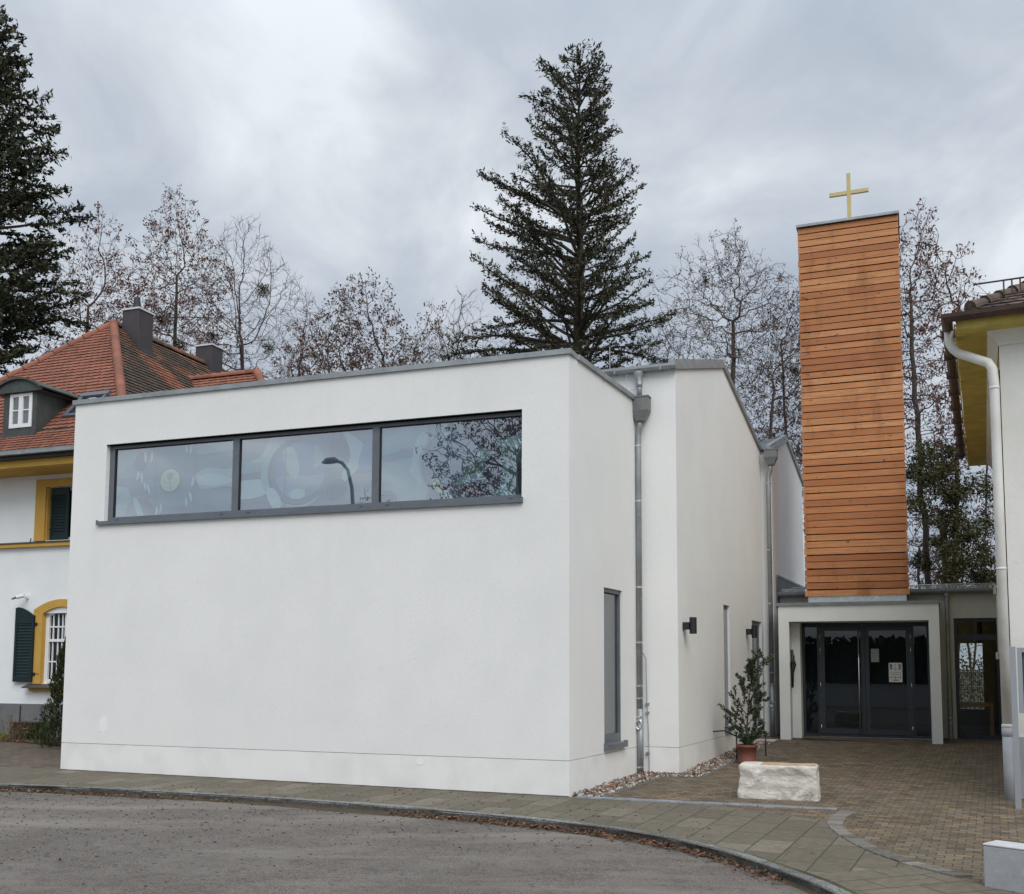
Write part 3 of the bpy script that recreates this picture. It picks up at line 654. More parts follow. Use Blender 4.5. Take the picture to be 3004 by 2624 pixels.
        # standing seams
        for t in np.arange(0.12, 1.0, 0.125):
            for p, q in ((A_, Rg), (Rg, C_)):
                pass
        k = 0.55
        while k < back:
            for p, q in ((A_, Rg), (Rg, C_)):
                b1 = Vector((-0.934, 0.3573, 0)) * k; b2 = Vector((-0.934, 0.3573, 0)) * (k + 0.02)
                o.hexa([p + b1, q + b1, q + b2, p + b2] + [x + V(0, 0, 0.03) for x in (p + b1, q + b1, q + b2, p + b2)])
            k += 0.6
        o.build('metal_roof', M['zincdark'], church)
        vb = MB()
        for (a, za, b, zb) in ((-0.10, ze0, uk, zk), (uk, zk, L + 0.04, ze1)):
            # fascia strip and upstand in two steps, butted at the ridge
            for (lo, hi, d0, d1) in ((-0.035, 0.055, -0.05, 0.045), (0.055, 0.135, -0.09, 0.012)):
                vb.hexa([fr.w(a, za + lo, d0), fr.w(b, zb + lo, d0), fr.w(b, zb + lo, d1), fr.w(a, za + lo, d1), fr.w(a, za + hi, d0), fr.w(b, zb + hi, d0), fr.w(b, zb + hi, d1), fr.w(a, za + hi, d1)])
        vb.build('verge_cap', M['zinc'], church)
    gable(W4, 7.12, 6.64, 6.64, 3.45, 7.62, 8.0, 'm')
    gable(W5, 4.4, 6.62, 6.62, 2.05, 7.30, 7.5, 'r')
    # eaves gutter of the middle block with its outlet
    gb = MB()
    prof = [(0.02, 6.70), (0.03, 6.63), (0.07, 6.615), (0.13, 6.62), (0.155, 6.66), (0.155, 6.705), (0.14, 6.705)]
    for (d0, z0), (d1, z1) in zip(prof[:-1], prof[1:]):
        gb.poly([W3.w(-0.03, z0, d0), W3.w(2.4, z0, d0), W3.w(2.4, z1, d1), W3.w(-0.03, z1, d1)])
    gb.poly([W3.w(-0.03, z, d) for d, z in prof])
    for u in (0.20, 0.98): gb.box(W3, u, u + 0.03, 6.61, 6.708, 0.0, 0.16)
    gt = gb.build('gutter', M['zinc'], church)
    o = MB()
    c = W3.w(0.60, 0, 0.085)
    o.lathe((c.x, c.y, 0), [(0.085, 6.62), (0.080, 6.58), (0.045, 6.50), (0.042, 6.49)], 16)
    o.build('gutter_outlet', M['galv'], gt, smooth=True)
make_church()

def downpipe(fr, u, d, ztop, zh, zt, zb, zS, rad, bends, rings, name, parent, zbase, up=None, hop=(0.15, 0.10), standz=1.25):
    p = MB()
    if up: p.tube([fr.w(u, up, d), fr.w(u, ztop - 0.02, d)], rad * 0.95, 12); p.tube([fr.w(u, up - 0.06, d), fr.w(u, up - 0.16, d)], rad * 1.06, 12)
    x = u + bends
    pts = [fr.w(u, zb + 0.02, d), fr.w(u, zb - 0.07, d), fr.w(u + bends * 0.3, zb - 0.13, d - 0.01), fr.w(u + bends * 0.75, zS + 0.09, d - 0.02), fr.w(x, zS + 0.02, d - 0.02), fr.w(x, zS - 0.12, d - 0.02), fr.w(x, standz, d - 0.02)]
    p.tube(pts, rad, 14)
    p.tube([fr.w(x, standz + 0.03, d - 0.02), fr.w(x, zbase, d - 0.02)], rad * 1.14, 14)
    o = p.build('downpipe', M['zinc'], parent, smooth=True)
    for pol in o.data.polygons:
        pol.use_smooth = len(pol.vertices) == 4
    h = MB(); a, b = hop
    c0 = fr.w(u - 0.02, 0, d + 0.01); cf = Fr(c0, fr.U, fr.N)
    def ring(w, dd, z): return [cf.w(-w, z, -dd), cf.w(w, z, -dd), cf.w(w, z, dd), cf.w(-w, z, dd)]
    lv = [ring(a, b, ztop), ring(a, b, zt), ring(a * 0.47, b * 0.6, zb)]
    for r0, r1 in zip(lv[:-1], lv[1:]):
        for k in range(4): h.poly([r0[k], r1[k], r1[(k + 1) % 4], r0[(k + 1) % 4]])
    h.poly(lv[2])
    h.poly(ring(a - 0.01, b - 0.01, ztop - 0.03), 0)
    h.box(cf, -a - 0.012, a + 0.012, ztop - 0.018, ztop + 0.004, b, b + 0.012); h.box(cf, -a - 0.012, -a, ztop - 0.018, ztop + 0.004, -b, b); h.box(cf, a, a + 0.012, ztop - 0.018, ztop + 0.004, -b, b)
    h.build('hopper', M['zincdark2'], o)
    for z in rings:
        rr = MB(); k = 1.10 if z > standz + 0.05 else 1.25
        rr.tube([fr.w(x, z - 0.012, d - 0.02), fr.w(x, z + 0.012, d - 0.02)], rad * k, 14)
        rr.build('pipe_clamp', M['bright'], o, smooth=False)
    return o, x
M['zincdark2'] = mat('dull_zinc', (0.215, 0.225, 0.22), 0.5, 0.5, noise=5.0, col2=(0.165, 0.172, 0.168))
dp1, x1 = downpipe(W3, 0.575, 0.135, 6.17, 5.95, 5.93, 5.765, 5.50, 0.048, 0.03, [5.36, 4.44, 3.02, 2.12, 1.42, 1.22, 0.92, 0.12], 'p', church, -0.06, up=6.50, standz=1.02)
dp2, x2 = downpipe(Fr(E0 + Vector((0.22, -0.08, 0)), (-0.934, 0.3573), (-0.3573, -0.934)), 0.0, 0.16, 6.62, 6.4, 6.44, 6.27, 5.98, 0.052, 0.05, [5.86, 4.35, 3.15, 2.02, 1.62, 1.35, 0.95], 'p', church, 0.15, hop=(0.14, 0.11), standz=1.35)
# rain-water take-off loops on the stand pipes
for (f, u, d, z, par) in ((W3, x1, 0.19, 0.80, dp1), (Fr(E0 + Vector((0.22, -0.08, 0)), (-0.934, 0.3573), (-0.3573, -0.934)), x2, 0.21, 0.95, dp2)):
    q = MB(); q.tube([f.w(u + 0.045 * math.cos(a), z + 0.075 * math.sin(a), d) for a in np.linspace(0.4, 5.9, 18)], 0.011, 6)
    q.build('pipe_hose', M['bright'], par, smooth=True)
# earthing wire beside the first pipe
q = MB(); q.tube([W3.w(0.55, 1.95, 0.12), W3.w(0.515, 1.85, 0.06), W3.w(0.51, 1.2, 0.035), W3.w(0.49, 0.7, 0.03), W3.w(0.48, -0.03, 0.03)], 0.007, 6)
for z in (1.12, 0.98, 0.33): q.box(W3, 0.475, 0.53, z, z + 0.03, 0, 0.05)
q.build('earthing_wire', M['zinc'], church)
q = MB(); q.tube([W3.w(0.8, 6.72, 0.1), W3.w(0.8, 6.3, 0.09), W3.w(0.79, 5.9, 0.02)], 0.005, 5); q.tube([W3.w(1.2, 6.26, 0.06), W3.w(0.62, 6.33, 0.10)], 0.005, 5)
q.tube([W3.w(1.13, 6.70, -0.05), W3.w(1.13, 7.15, -0.05)], 0.007, 5)
q.build('lightning_wire', M['galv'], church)

# ---------------- the long window with stained glass
def long_window():
    u0, u1, z0, z1 = WIN1
    f = MB(); d0, d1 = -0.16, -0.085
    fz0, fz1 = z0 + 0.005, z1
    xs = [u0 + 0.005, 3.07, 5.56, u1 - 0.005]
    f.box(W1, u0, u1, z1 - 0.052, z1, d0, d1); f.box(W1, u0, u1, fz0, fz0 + 0.065, d0, d1)
    f.box(W1, u0, u0 + 0.012, fz0 + 0.065, z1 - 0.052, d0, d1 - 0.001); f.box(W1, u1 - 0.10, u1, fz0 + 0.065, z1 - 0.052, d0, d1 - 0.001)
    for c in (3.07, 5.56): f.box(W1, c - 0.06, c + 0.06, fz0 + 0.065, z1 - 0.052, d0, d1 - 0.001)
    # black glazing gaps
    for (a, b) in ((0.712, 3.01), (3.13, 5.50), (5.62, 7.95)):
        f.box(W1, b - 0.015, b, fz0 + 0.065, z1 - 0.052, d0, d1 - 0.006, 1)
        f.box(W1, a, b - 0.015, z1 - 0.066, z1 - 0.052, d0, d1 - 0.006, 1)
    f.box(W1, u0, u1, z1, z1 + 0.012, -0.15, 0.004, 1)
    for u in (0.9, 2.86, 3.3, 5.3, 5.8, 7.85): f.box(W1, u - 0.03, u + 0.03, fz0 + 0.006, fz0 + 0.022, d1, d1 + 0.006, 1)
    fo = f.build('long_window', [M['frame'], M['gasket']], church)
    s = MB()
    for a, b in ((0.685, 2.56), (2.564, 4.43), (4.434, 6.4), (6.404, 8.16)):
        p0, p1 = 4.105, 4.06
        s.hexa([W1.w(a, 4.035, -0.08), W1.w(b, 4.035, -0.08), W1.w(b, 4.03, 0.055), W1.w(a, 4.03, 0.055), W1.w(a, 4.105, -0.08), W1.w(b, 4.105, -0.08), W1.w(b, 4.088, 0.055), W1.w(a, 4.088, 0.055)])
    s.box(W1, 0.678, 0.685, 4.03, 4.11, -0.0, 0.058); s.box(W1, 8.16, 8.167, 4.03, 4.11, 0.0, 0.058)
    s.build('sill', M['frame'], fo)
    g0, g1 = fz0 + 0.065, z1 - 0.066
    panes = ((5.62, 7.935), (3.13, 5.485), (0.712, 2.995))
    for a, b in panes:
        p = MB(); p.poly([W1.w(a, g0, -0.115), W1.w(b, g0, -0.115), W1.w(b, g1, -0.115), W1.w(a, g1, -0.115)]); p.build('pane', M['glass'], fo)
    # stained glass, leaded pieces on slightly staggered planes behind the clear pane
    C = {}
    def c(name, col):
        if name not in C: C[name] = mat('stained_' + name, col, 0.55, noise=1.5, col2=tuple(x * 0.86 for x in col))
        return C[name]
    pal = dict(grey=(0.20, 0.27, 0.32), deep=(0.10, 0.14, 0.18), teal=(0.25, 0.37, 0.39), pale=(0.40, 0.50, 0.50), ice=(0.58, 0.66, 0.66), mauve=(0.20, 0.22, 0.29), blue=(0.17, 0.24, 0.42), bluepale=(0.34, 0.41, 0.52), straw=(0.45, 0.46, 0.36), cream=(0.60, 0.60, 0.42), gold=(0.55, 0.47, 0.20), wine=(0.16, 0.045, 0.05), night=(0.045, 0.06, 0.085), green=(0.16, 0.24, 0.22), lead=(0.05, 0.06, 0.07))
    names = list(pal); ms = [c(n, tuple(.85 * x * t for x, t in zip(pal[n], (.92, 1.0, 1.02)))) for n in names]
    H = g1 - g0
    for k, (a, b) in enumerate(panes):
        Wd = b - a; mb = MB(); lay = [0.135]
        def P(s, t, d): return W1.w(b - s * Wd, g0 + t * H, -d)
        def shape(nm, pts, smooth=True):
            lay[0] = max(0.1185, lay[0] - 0.0006)
            q = pts
            if smooth and len(pts) > 3:
                q = []
                n = len(pts)
                for i in range(n):
                    p0, p1, p2, p3 = [np.array(pts[(i + j) % n], float) for j in (-1, 0, 1, 2)]
                    for t in np.linspace(0, 1, 6, endpoint=False):
                        q.append(tuple(0.5 * (2 * p1 + (p2 - p0) * t + (2 * p0 - 5 * p1 + 4 * p2 - p3) * t * t + (3 * p1 - p0 - 3 * p2 + p3) * t ** 3)))
            q = [(min(max(x, 0), 1), min(max(y, 0), 1)) for x, y in q]
            mb.poly([P(x, y, lay[0]) for x, y in reversed(q)], names.index(nm))
        def ell(nm, cx, cy, rx, ry, a0=0, n=26): shape(nm, [(cx + rx * math.cos(t + a0), cy + ry * math.sin(t + a0)) for t in np.linspace(0, 2 * math.pi, n, endpoint=False)], False)
        def leaf(nm, cx, cy, l, w, an):
            ca, sa_ = math.cos(an), math.sin(an); pts = []
            for t in np.linspace(0, 2 * math.pi, 14, endpoint=False):
                x = w * math.sin(t); y = l * math.cos(t); x += w * 0.5 * (1 - (y / l) ** 2)
                pts.append((cx + (x * ca - y * sa_) * H / Wd, cy + x * sa_ + y * ca))
            shape(nm, pts, False)
        bg = ('grey', 'mauve', 'teal')[k]
        mb.poly([P(0, 0, 0.14), P(1, 0, 0.14), P(1, 1, 0.14), P(0, 1, 0.14)][::-1], names.index(bg))
        if k == 0:
            shape('teal', [(-.05, .55), (-.05, 1.05), (.15, 1.05), (.17, .85), (.08, .7), (.10, .58)])
            shape('deep', [(.15, .72), (.17, .88), (.25, .98), (.33, .98), (.27, .85), (.25, .70), (.20, .66)])
            shape('mauve', [(-.05, .56), (.12, .58), (.24, .50), (.30, .34), (.27, .22), (.16, .28), (.10, .42), (-.05, .45)])
            shape('pale', [(-.05, .45), (.08, .44), (.12, .34), (.10, .28), (-.05, .30)])
            shape('teal', [(-.05, .30), (.10, .29), (.15, .33), (.10, .14), (.06, .0), (-.05, -.05)])
            shape('deep', [(.20, .25), (.28, .24), (.33, .10), (.34, -.05), (.26, -.05), (.23, .12)])
            shape('mauve', [(.08, -.02), (.11, .14), (.15, .24), (.18, .10), (.24, -.05)])
            shape('pale', [(.15, .26), (.19, .25), (.26, -.05), (.21, -.05)])
            shape('pale', [(.68, .56), (.78, .64), (.95, .60), (1.05, .68), (1.05, .30), (.95, .36), (.75, .34), (.70, .44)])
            shape('ice', [(.70, .52), (.80, .56), (.93, .50), (1.0, .42), (.85, .38), (.72, .42)])
            shape('mauve', [(.50, -.05), (.55, .14), (.62, .12), (.70, .09), (.82, .10), (.88, -.05)])
            shape('teal', [(.66, 1.05), (.68, .86), (.80, .84), (1.05, .90), (1.05, 1.05)])
            for cx, cy, l, w, an in ((.245, .86, .085, .022, .1), (.30, .86, .09, .022, -.12), (.185, .60, .07, .025, -.15), (.22, .56, .085, .022, .12), (.25, .44, .07, .018, .3), (.285, .38, .09, .02, .35), (.66, .46, .07, .03, -.3), (.715, .45, .07, .035, .3), (.61, .17, .07, .022, .1), (.645, .24, .08, .022, .3), (.36, .06, .07, .025, -.1), (.395, .09, .08, .022, -.1), (.60, .93, .06, .02, .1), (.635, .92, .07, .02, -.1)): leaf('ice', cx, cy, l, w, an)
            ell('lead', .472, .50, .090, .178); ell('cream', .472, .50, .084, .165)
            ell('ice', .47, .56, .028, .055); shape('lead', [(.395, .50), (.44, .46), (.47, .48), (.44, .468)]); shape('lead', [(.475, .48), (.472, .36), (.478, .36), (.480, .48)], False); shape('lead', [(.48, .47), (.52, .46), (.548, .52), (.52, .468)])
        elif k == 1:
            shape('pale', [(-.05, .62), (.16, .66), (.30, .98), (.45, 1.05), (.25, 1.05), (.17, .80), (.10, .70)])
            shape('teal', [(-.05, .68), (.16, .66), (.17, .55), (-.05, .52)])
            shape('ice', [(-.05, .40), (.18, .42), (.24, .30), (.18, .20), (.05, .16), (-.05, .20)])
            ell('pale', .42, .50, .265, .52); ell('deep', .44, .50, .232, .47); ell('mauve', .445, .47, .212, .43)
            shape('mauve', [(.34, .98), (.50, 1.02), (.64, .90), (.72, .60), (.70, .35), (.60, .14), (.48, .08), (.62, .30), (.64, .60), (.56, .85)])
            ell('blue', .455, .52, .185, .395)
            shape('bluepale', [(.275, .42), (.40, .44), (.55, .43), (.637, .44), (.62, .30), (.56, .19), (.50, .14), (.44, .125), (.38, .15), (.32, .23)])
            shape('ice', [(.40, .13), (.48, .13), (.50, .22), (.44, .26), (.38, .2)])
            shape('teal', [(.52, .15), (.60, .24), (.56, .30), (.50, .24)])
            shape('pale', [(.33, .80), (.40, .84), (.44, .68), (.45, .48), (.42, .40), (.38, .46), (.34, .60)])
            shape('teal', [(.57, .86), (.63, .72), (.64, .58), (.57, .60)])
            for cx, cy in ((.575, .56), (.36, .31), (.47, .335)):
                pts = []
                for j in range(10):
                    r = (.062 if j % 2 == 0 else .024); an = math.pi / 2 + j * math.pi / 5; pts.append((cx + r * math.cos(an) * H / Wd, cy + r * math.sin(an)))
                shape('straw', pts, False)
            shape('deep', [(.66, 1.05), (.68, .82), (.74, .70), (.80, .66), (.82, .78), (.77, .92), (.76, 1.05)])
            shape('pale', [(.76, 1.05), (.82, .80), (.83, .62), (.78, .45), (.78, .30), (.90, .50), (.93, .70), (.92, .82), (.84, .95)])
            shape('ice', [(.20, .26), (.26, .28), (.32, .10), (.30, -.03), (.24, .05)])
            shape('deep', [(.66, .20), (.74, .36), (.80, .30), (.78, .14), (.70, .10)])
            shape('mauve', [(.80, .12), (.87, .18), (.95, .10), (.90, -.05), (.80, -.05)])
            shape('blue', [(.93, .80), (1.05, .78), (1.05, .50), (.90, .46)])
        else:
            shape('mauve', [(-.05, .64), (.08, .66), (.20, .72), (.26, .60), (.16, .58), (.05, .55), (-.05, .58)])
            shape('pale', [(.22, .50), (.24, .75), (.30, .92), (.34, .80), (.28, .62), (.27, .45), (.30, .22), (.25, .28), (.21, .38)])
            shape('teal', [(.18, .70), (.22, .92), (.30, 1.05), (.15, 1.05)])
            ell('deep', .56, .46, .27, .50); ell('mauve', .50, .48, .19, .42)
            shape('night', [(.58, .95), (.75, .90), (.84, .60), (.85, .30), (.80, .05), (.62, .02), (.70, .30), (.72, .60)])
            shape('ice', [(.41, 1.03), (.46, 1.03), (.48, .86), (.45, .84)])
            shape('night', [(.60, 1.05), (.62, .88), (.78, .78), (.95, .70), (1.05, .72), (1.05, 1.05)])
            shape('pale', [(.66, .56), (.70, .64), (.76, .60), (.77, .50), (.72, .46)])
            shape('green', [(.58, .40), (.66, .48), (.74, .42), (.72, .30), (.62, .28)])
            shape('ice', [(.86, .68), (.92, .76), (1.05, .78), (1.05, .62), (.95, .60)])
            shape('green', [(.86, .62), (.98, .58), (1.05, .50), (1.05, .30), (.95, .02), (.90, .02), (.90, .35)])
            shape('night', [(.96, .40), (1.05, .30), (1.05, -.05), (.98, -.05)])
            shape('cream', [(.37, .26), (.41, .28), (.44, .12), (.48, -.02), (.45, -.03), (.40, .08)])
            shape('ice', [(.44, .12), (.49, .18), (.50, .06), (.54, -.03), (.47, .03)])
            shape('pale', [(.54, .18), (.60, .30), (.70, .30), (.76, .20), (.70, .22), (.62, .20)])
            shape('wine', [(.56, .10), (.62, .16), (.70, .12), (.71, .03), (.62, .08)]); shape('wine', [(.41, .18), (.46, .22), (.50, .16), (.45, .12)])
            shape('deep', [(.33, .06), (.37, .14), (.42, .08), (.44, -.05), (.33, -.05)])
            shape('ice', [(.845, .12), (.875, .16), (.895, .06), (.89, -.03), (.85, -.02)])
            shape('deep', [(-.05, -.05), (-.05, .12), (.06, .16), (.12, .06), (.10, -.05)])
        for s_ in (.345, .68): mb.poly([P(s_ - .004, 0, .1178), P(s_ + .004, 0, .1178), P(s_ + .004, 1, .1178), P(s_ - .004, 1, .1178)][::-1], names.index('mauve'))
        mb.build('stained_glass', ms, fo)
long_window()

def narrow_window(fr, u0, u1, z0, z1, dep, sillout, nm='narrow_window', rev=0.045):
    f = MB(); a, b = u0, u1; d0, d1 = -dep, -rev
    f.box(fr, a, a + 0.055, z0, z1, d0, d1); f.box(fr, b - 0.055, b, z0, z1, d0, d1)
    f.box(fr, a + 0.055, b - 0.055, z1 - 0.06, z1, d0, d1 - 0.001); f.box(fr, a + 0.055, b - 0.055, z0, z0 + 0.13, d0, d1 - 0.001)
    f.box(fr, a + 0.055, b - 0.055, z1 - 0.075, z1 - 0.06, d0, d1 - 0.004, 1); f.box(fr, a + 0.055, a + 0.07, z0 + 0.13, z1 - 0.075, d0, d1 - 0.004, 1)
    o = f.build(nm, [M['frame'], M['gasket']], church)
    p = MB(); p.poly([fr.w(a + 0.07, z0 + 0.13, d0 + 0.03), fr.w(b - 0.055, z0 + 0.13, d0 + 0.03), fr.w(b - 0.055, z1 - 0.075, d0 + 0.03), fr.w(a + 0.07, z1 - 0.075, d0 + 0.03)]); p.build('pane', M['glassmid'], o)
    k = MB(); k.poly([fr.w(a, z0, d0 - 0.06), fr.w(b, z0, d0 - 0.06), fr.w(b, z1, d0 - 0.06), fr.w(a, z1, d0 - 0.06)]); k.build('blind', M['blind'], o)
    s = MB(); t = z0 - 0.005
    s.hexa([fr.w(a, t - 0.02, d1), fr.w(b, t - 0.02, d1), fr.w(b + 0.02, t - 0.075, sillout), fr.w(a - 0.02, t - 0.075, sillout), fr.w(a, t + 0.012, d1), fr.w(b, t + 0.012, d1), fr.w(b + 0.02, t - 0.005, sillout), fr.w(a - 0.02, t - 0.005, sillout)])
    s.box(fr, a - 0.028, a - 0.02, t - 0.078, t + 0.02, 0.001, sillout + 0.002); s.box(fr, b + 0.02, b + 0.028, t - 0.078, t + 0.02, 0.001, sillout + 0.002)
    s.build('sill', M['frame'], o)
    return o
narrow_window(W2, 1.365, 2.19, 0.575, 2.915, 0.10, 0.07, rev=0.035)
narrow_window(W4, 3.24, 3.74, 0.60, 2.92, 0.07, 0.06, rev=0.045)
def side_door():
    fr = W4; a, b, z0, z1 = 5.86, 6.93, 0.14, 2.74; d0, d1 = -0.14, -0.06
    f = MB(); f.box(fr, a, a + 0.1, z0, z1, d0, d1); f.box(fr, b - 0.1, b, z0, z1, d0, d1); f.box(fr, a + 0.1, b - 0.1, z1 - 0.12, z1, d0, d1 - 0.001); f.box(fr, a + 0.1, b - 0.1, z0, z0 + 0.16, d0, d1 - 0.001)
    o = f.build('side_door', M['frame'], church)
    p = MB(); p.poly([fr.w(a + 0.1, z0 + 0.16, -0.08), fr.w(b - 0.1, z0 + 0.16, -0.08), fr.w(b - 0.1, z1 - 0.12, -0.08), fr.w(a + 0.1, z1 - 0.12, -0.08)]); p.build('pane', M['glassmid'], o)
    k = MB(); k.poly([fr.w(a, z0, -0.3), fr.w(b, z0, -0.3), fr.w(b, z1, -0.3), fr.w(a, z1, -0.3)]); k.build('blind', M['blind'], o)
    h = MB(); h.tube([fr.w(a + 0.05, 1.12, -0.06), fr.w(a + 0.18, 1.12, -0.06)], 0.011, 8); h.tube([fr.w(a + 0.05, 1.12, -0.10), fr.w(a + 0.05, 1.12, -0.06)], 0.011, 8); h.build('handle', M['bright'], o, smooth=True)
side_door()

# ---------------- wall lamps
def lamp(loc_u, z, label):
    o = W4.w(loc_u, z, 0); t = thing('wall_lamp', o, label, 'wall lamp', 'black wall lamps on the church side wall')
    b = MB(); b.box(W4, loc_u - 0.055, loc_u + 0.055, z - 0.06, z + 0.06, 0.0, 0.11); b.build('bracket', M['black'], t, bevel=0.004)
    c = MB(); c.tube([W4.w(loc_u, z - 0.13, 0.165), W4.w(loc_u, z + 0.14, 0.165)], 0.060, 20); c.build('lamp_body', M['black'], t, bevel=0.004)
lamp(0.33, 2.40, 'black cylinder wall lamp near the outer corner of the white side wall')
lamp(5.30, 2.47, 'black cylinder wall lamp beside the narrow side door, nearest the porch')

# ------------------------------------------------------------------ entrance porch
G = Fr(PF.w(0, 0, -0.95), PF.U, PF.N)
def make_porch():
    t = thing('entrance_porch', PF.w(1.6, 0.19, -0.5), 'white flat-roofed entrance porch with dark glazed double doors under the wooden tower', 'porch')
    w = MB(); zb = -0.1
    wall(w, PF, 0, 3.22, zb, 3.07, [(0.20, 3.00, zb, 2.72, 0.02)])
    # inner faces of the recess
    w.poly([PF.w(0.2, zb, -0.02), PF.w(0.2, 2.72, -0.02), PF.w(0.2, 2.72, -1.0), PF.w(0.2, zb, -1.0)])
    w.poly([PF.w(3.0, zb, -0.02), PF.w(3.0, zb, -0.45), PF.w(3.0, 2.72, -0.45), PF.w(3.0, 2.72, -0.02)])
    w.poly([PF.w(3.0, zb, -0.45), PF.w(2.82, zb, -0.45), PF.w(2.82, 2.72, -0.45), PF.w(3.0, 2.72, -0.45)])
    w.poly([PF.w(2.82, zb, -0.45), PF.w(2.82, zb, -1.0), PF.w(2.82, 2.72, -1.0), PF.w(2.82, 2.72, -0.45)])
    w.poly([PF.w(0.2, 2.72, -0.02), PF.w(3.0, 2.72, -0.02), PF.w(3.0, 2.72, -1.0), PF.w(0.2, 2.72, -1.0)])
    # outer sides
    w.poly([PF.w(0, zb, 0), PF.w(0, 3.07, 0), PF.w(0, 3.07, -1.32), PF.w(0, zb, -1.32)])
    w.poly([PF.w(3.22, zb, 0), PF.w(3.22, zb, -1.32), PF.w(3.22, 3.07, -1.32), PF.w(3.22, 3.07, 0)])
    w.build('wall', M['porchwhite'], t)
    c = MB(); c.box(PF, -0.04, 3.26, 3.062, 3.125, -1.36, 0.04); c.box(PF, 0.9, 0.92, 3.06, 3.129, -1.3, 0.043); c.build('coping', M['zincdark3'], t)
    f = MB(); f.poly([PF.w(0.2, 0.195, -0.02), PF.w(3.0, 0.205, -0.02), PF.w(3.0, 0.225, -1.0), PF.w(0.2, 0.225, -1.0)]); f.box(PF, 0.21, 2.81, 0.19, 0.235, -0.93, -0.90, 1)
    f.build('door_mat', [M['black'], M['galv']], t)
    # glazed screen
    z0, z1 = 0.24, 2.70
    s = MB()
    def st(a, b, dd=0.07): s.box(G, a, b, z0, z1, 0, dd)
    st(2.76, 2.82); st(0.2, 0.24)
    s.box(G, 0.24, 2.76, z1 - 0.07, z1, 0, 0.069); s.box(G, 0.24, 2.76, z0, z0 + 0.05, 0, 0.069)
    st(2.475, 2.50, 0.068); st(0.50, 0.525, 0.068)
    so = s.build('glazed_screen', M['anthra'], t)
    for (a, b) in ((2.50, 2.76), (0.24, 0.50)):
        p = MB(); p.poly([G.w(a, z0 + 0.05, 0.03), G.w(b, z0 + 0.05, 0.03), G.w(b, z1 - 0.07, 0.03), G.w(a, z1 - 0.07, 0.03)]); p.build('pane', M['glassdark'], so)
    for k, (a, b) in enumerate(((1.50, 2.47), (0.53, 1.496))):
        d = MB(); zz0, zz1 = z0 + 0.055, z1 - 0.075; L_, R__ = 0.115, 0.115
        d.box(G, a, a + (0.085 if k == 0 else 0.13), zz0, zz1, 0.01, 0.085); d.box(G, b - (0.13 if k == 0 else 0.085), b, zz0, zz1, 0.01, 0.085)
        ga, gb = a + (0.085 if k == 0 else 0.13), b - (0.13 if k == 0 else 0.085)
        d.box(G, ga, gb, zz1 - 0.08, zz1, 0.01, 0.084); d.box(G, ga, gb, zz0, zz0 + 0.115, 0.01, 0.084)
        do = d.build('door', M['anthra'], t, bevel=0.003)
        p = MB(); p.poly([G.w(ga, zz0 + 0.115, 0.045), G.w(gb, zz0 + 0.115, 0.045), G.w(gb, zz1 - 0.08, 0.045), G.w(ga, zz1 - 0.08, 0.045)]); p.build('pane', M['glassdark'], do)
        for z in (0.42, 1.35, 2.12, 2.42):
            h = MB(); u = (b - 0.035) if k == 0 else (a + 0.035); h.tube([G.w(u, z - 0.075, 0.095), G.w(u, z + 0.075, 0.095)], 0.009, 8); h.build('hinge', M['bright'], do, smooth=True)
        if k == 0:
            h = MB(); u = a + 0.125; h.tube([G.w(u, 0.34, 0.17), G.w(u, 2.56, 0.17)], 0.016, 10)
            for z in (0.55, 1.45, 2.35): h.tube([G.w(u, z, 0.085), G.w(u, z, 0.17)], 0.009, 6)
            h.build('handle', M['bright'], do, smooth=True)
    # dim hall behind the doors
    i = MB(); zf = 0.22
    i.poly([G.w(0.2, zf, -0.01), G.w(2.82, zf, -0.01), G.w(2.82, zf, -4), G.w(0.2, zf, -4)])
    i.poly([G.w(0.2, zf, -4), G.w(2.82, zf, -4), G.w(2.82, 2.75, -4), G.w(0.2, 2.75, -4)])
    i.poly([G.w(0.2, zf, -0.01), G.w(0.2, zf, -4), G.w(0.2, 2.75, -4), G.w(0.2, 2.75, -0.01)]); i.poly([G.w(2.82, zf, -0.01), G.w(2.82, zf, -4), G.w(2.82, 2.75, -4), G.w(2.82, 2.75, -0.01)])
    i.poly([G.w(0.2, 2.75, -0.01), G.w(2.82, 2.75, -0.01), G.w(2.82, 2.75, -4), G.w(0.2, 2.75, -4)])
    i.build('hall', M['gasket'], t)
M['porchwhite'] = mat('porch_render', (0.76, 0.765, 0.74), 0.95, noise=1.4, col2=(0.70, 0.705, 0.68), bump=[(40, 0.35, 0.008)], spec=0.2)
M['zincdark3'] = mat('slate_zinc', (0.22, 0.235, 0.25), 0.5, 0.4, noise=4.0, col2=(0.17, 0.18, 0.195), noise2=9, col3=(0.30, 0.32, 0.33), fac3=(0.6, 0.75))
make_porch()
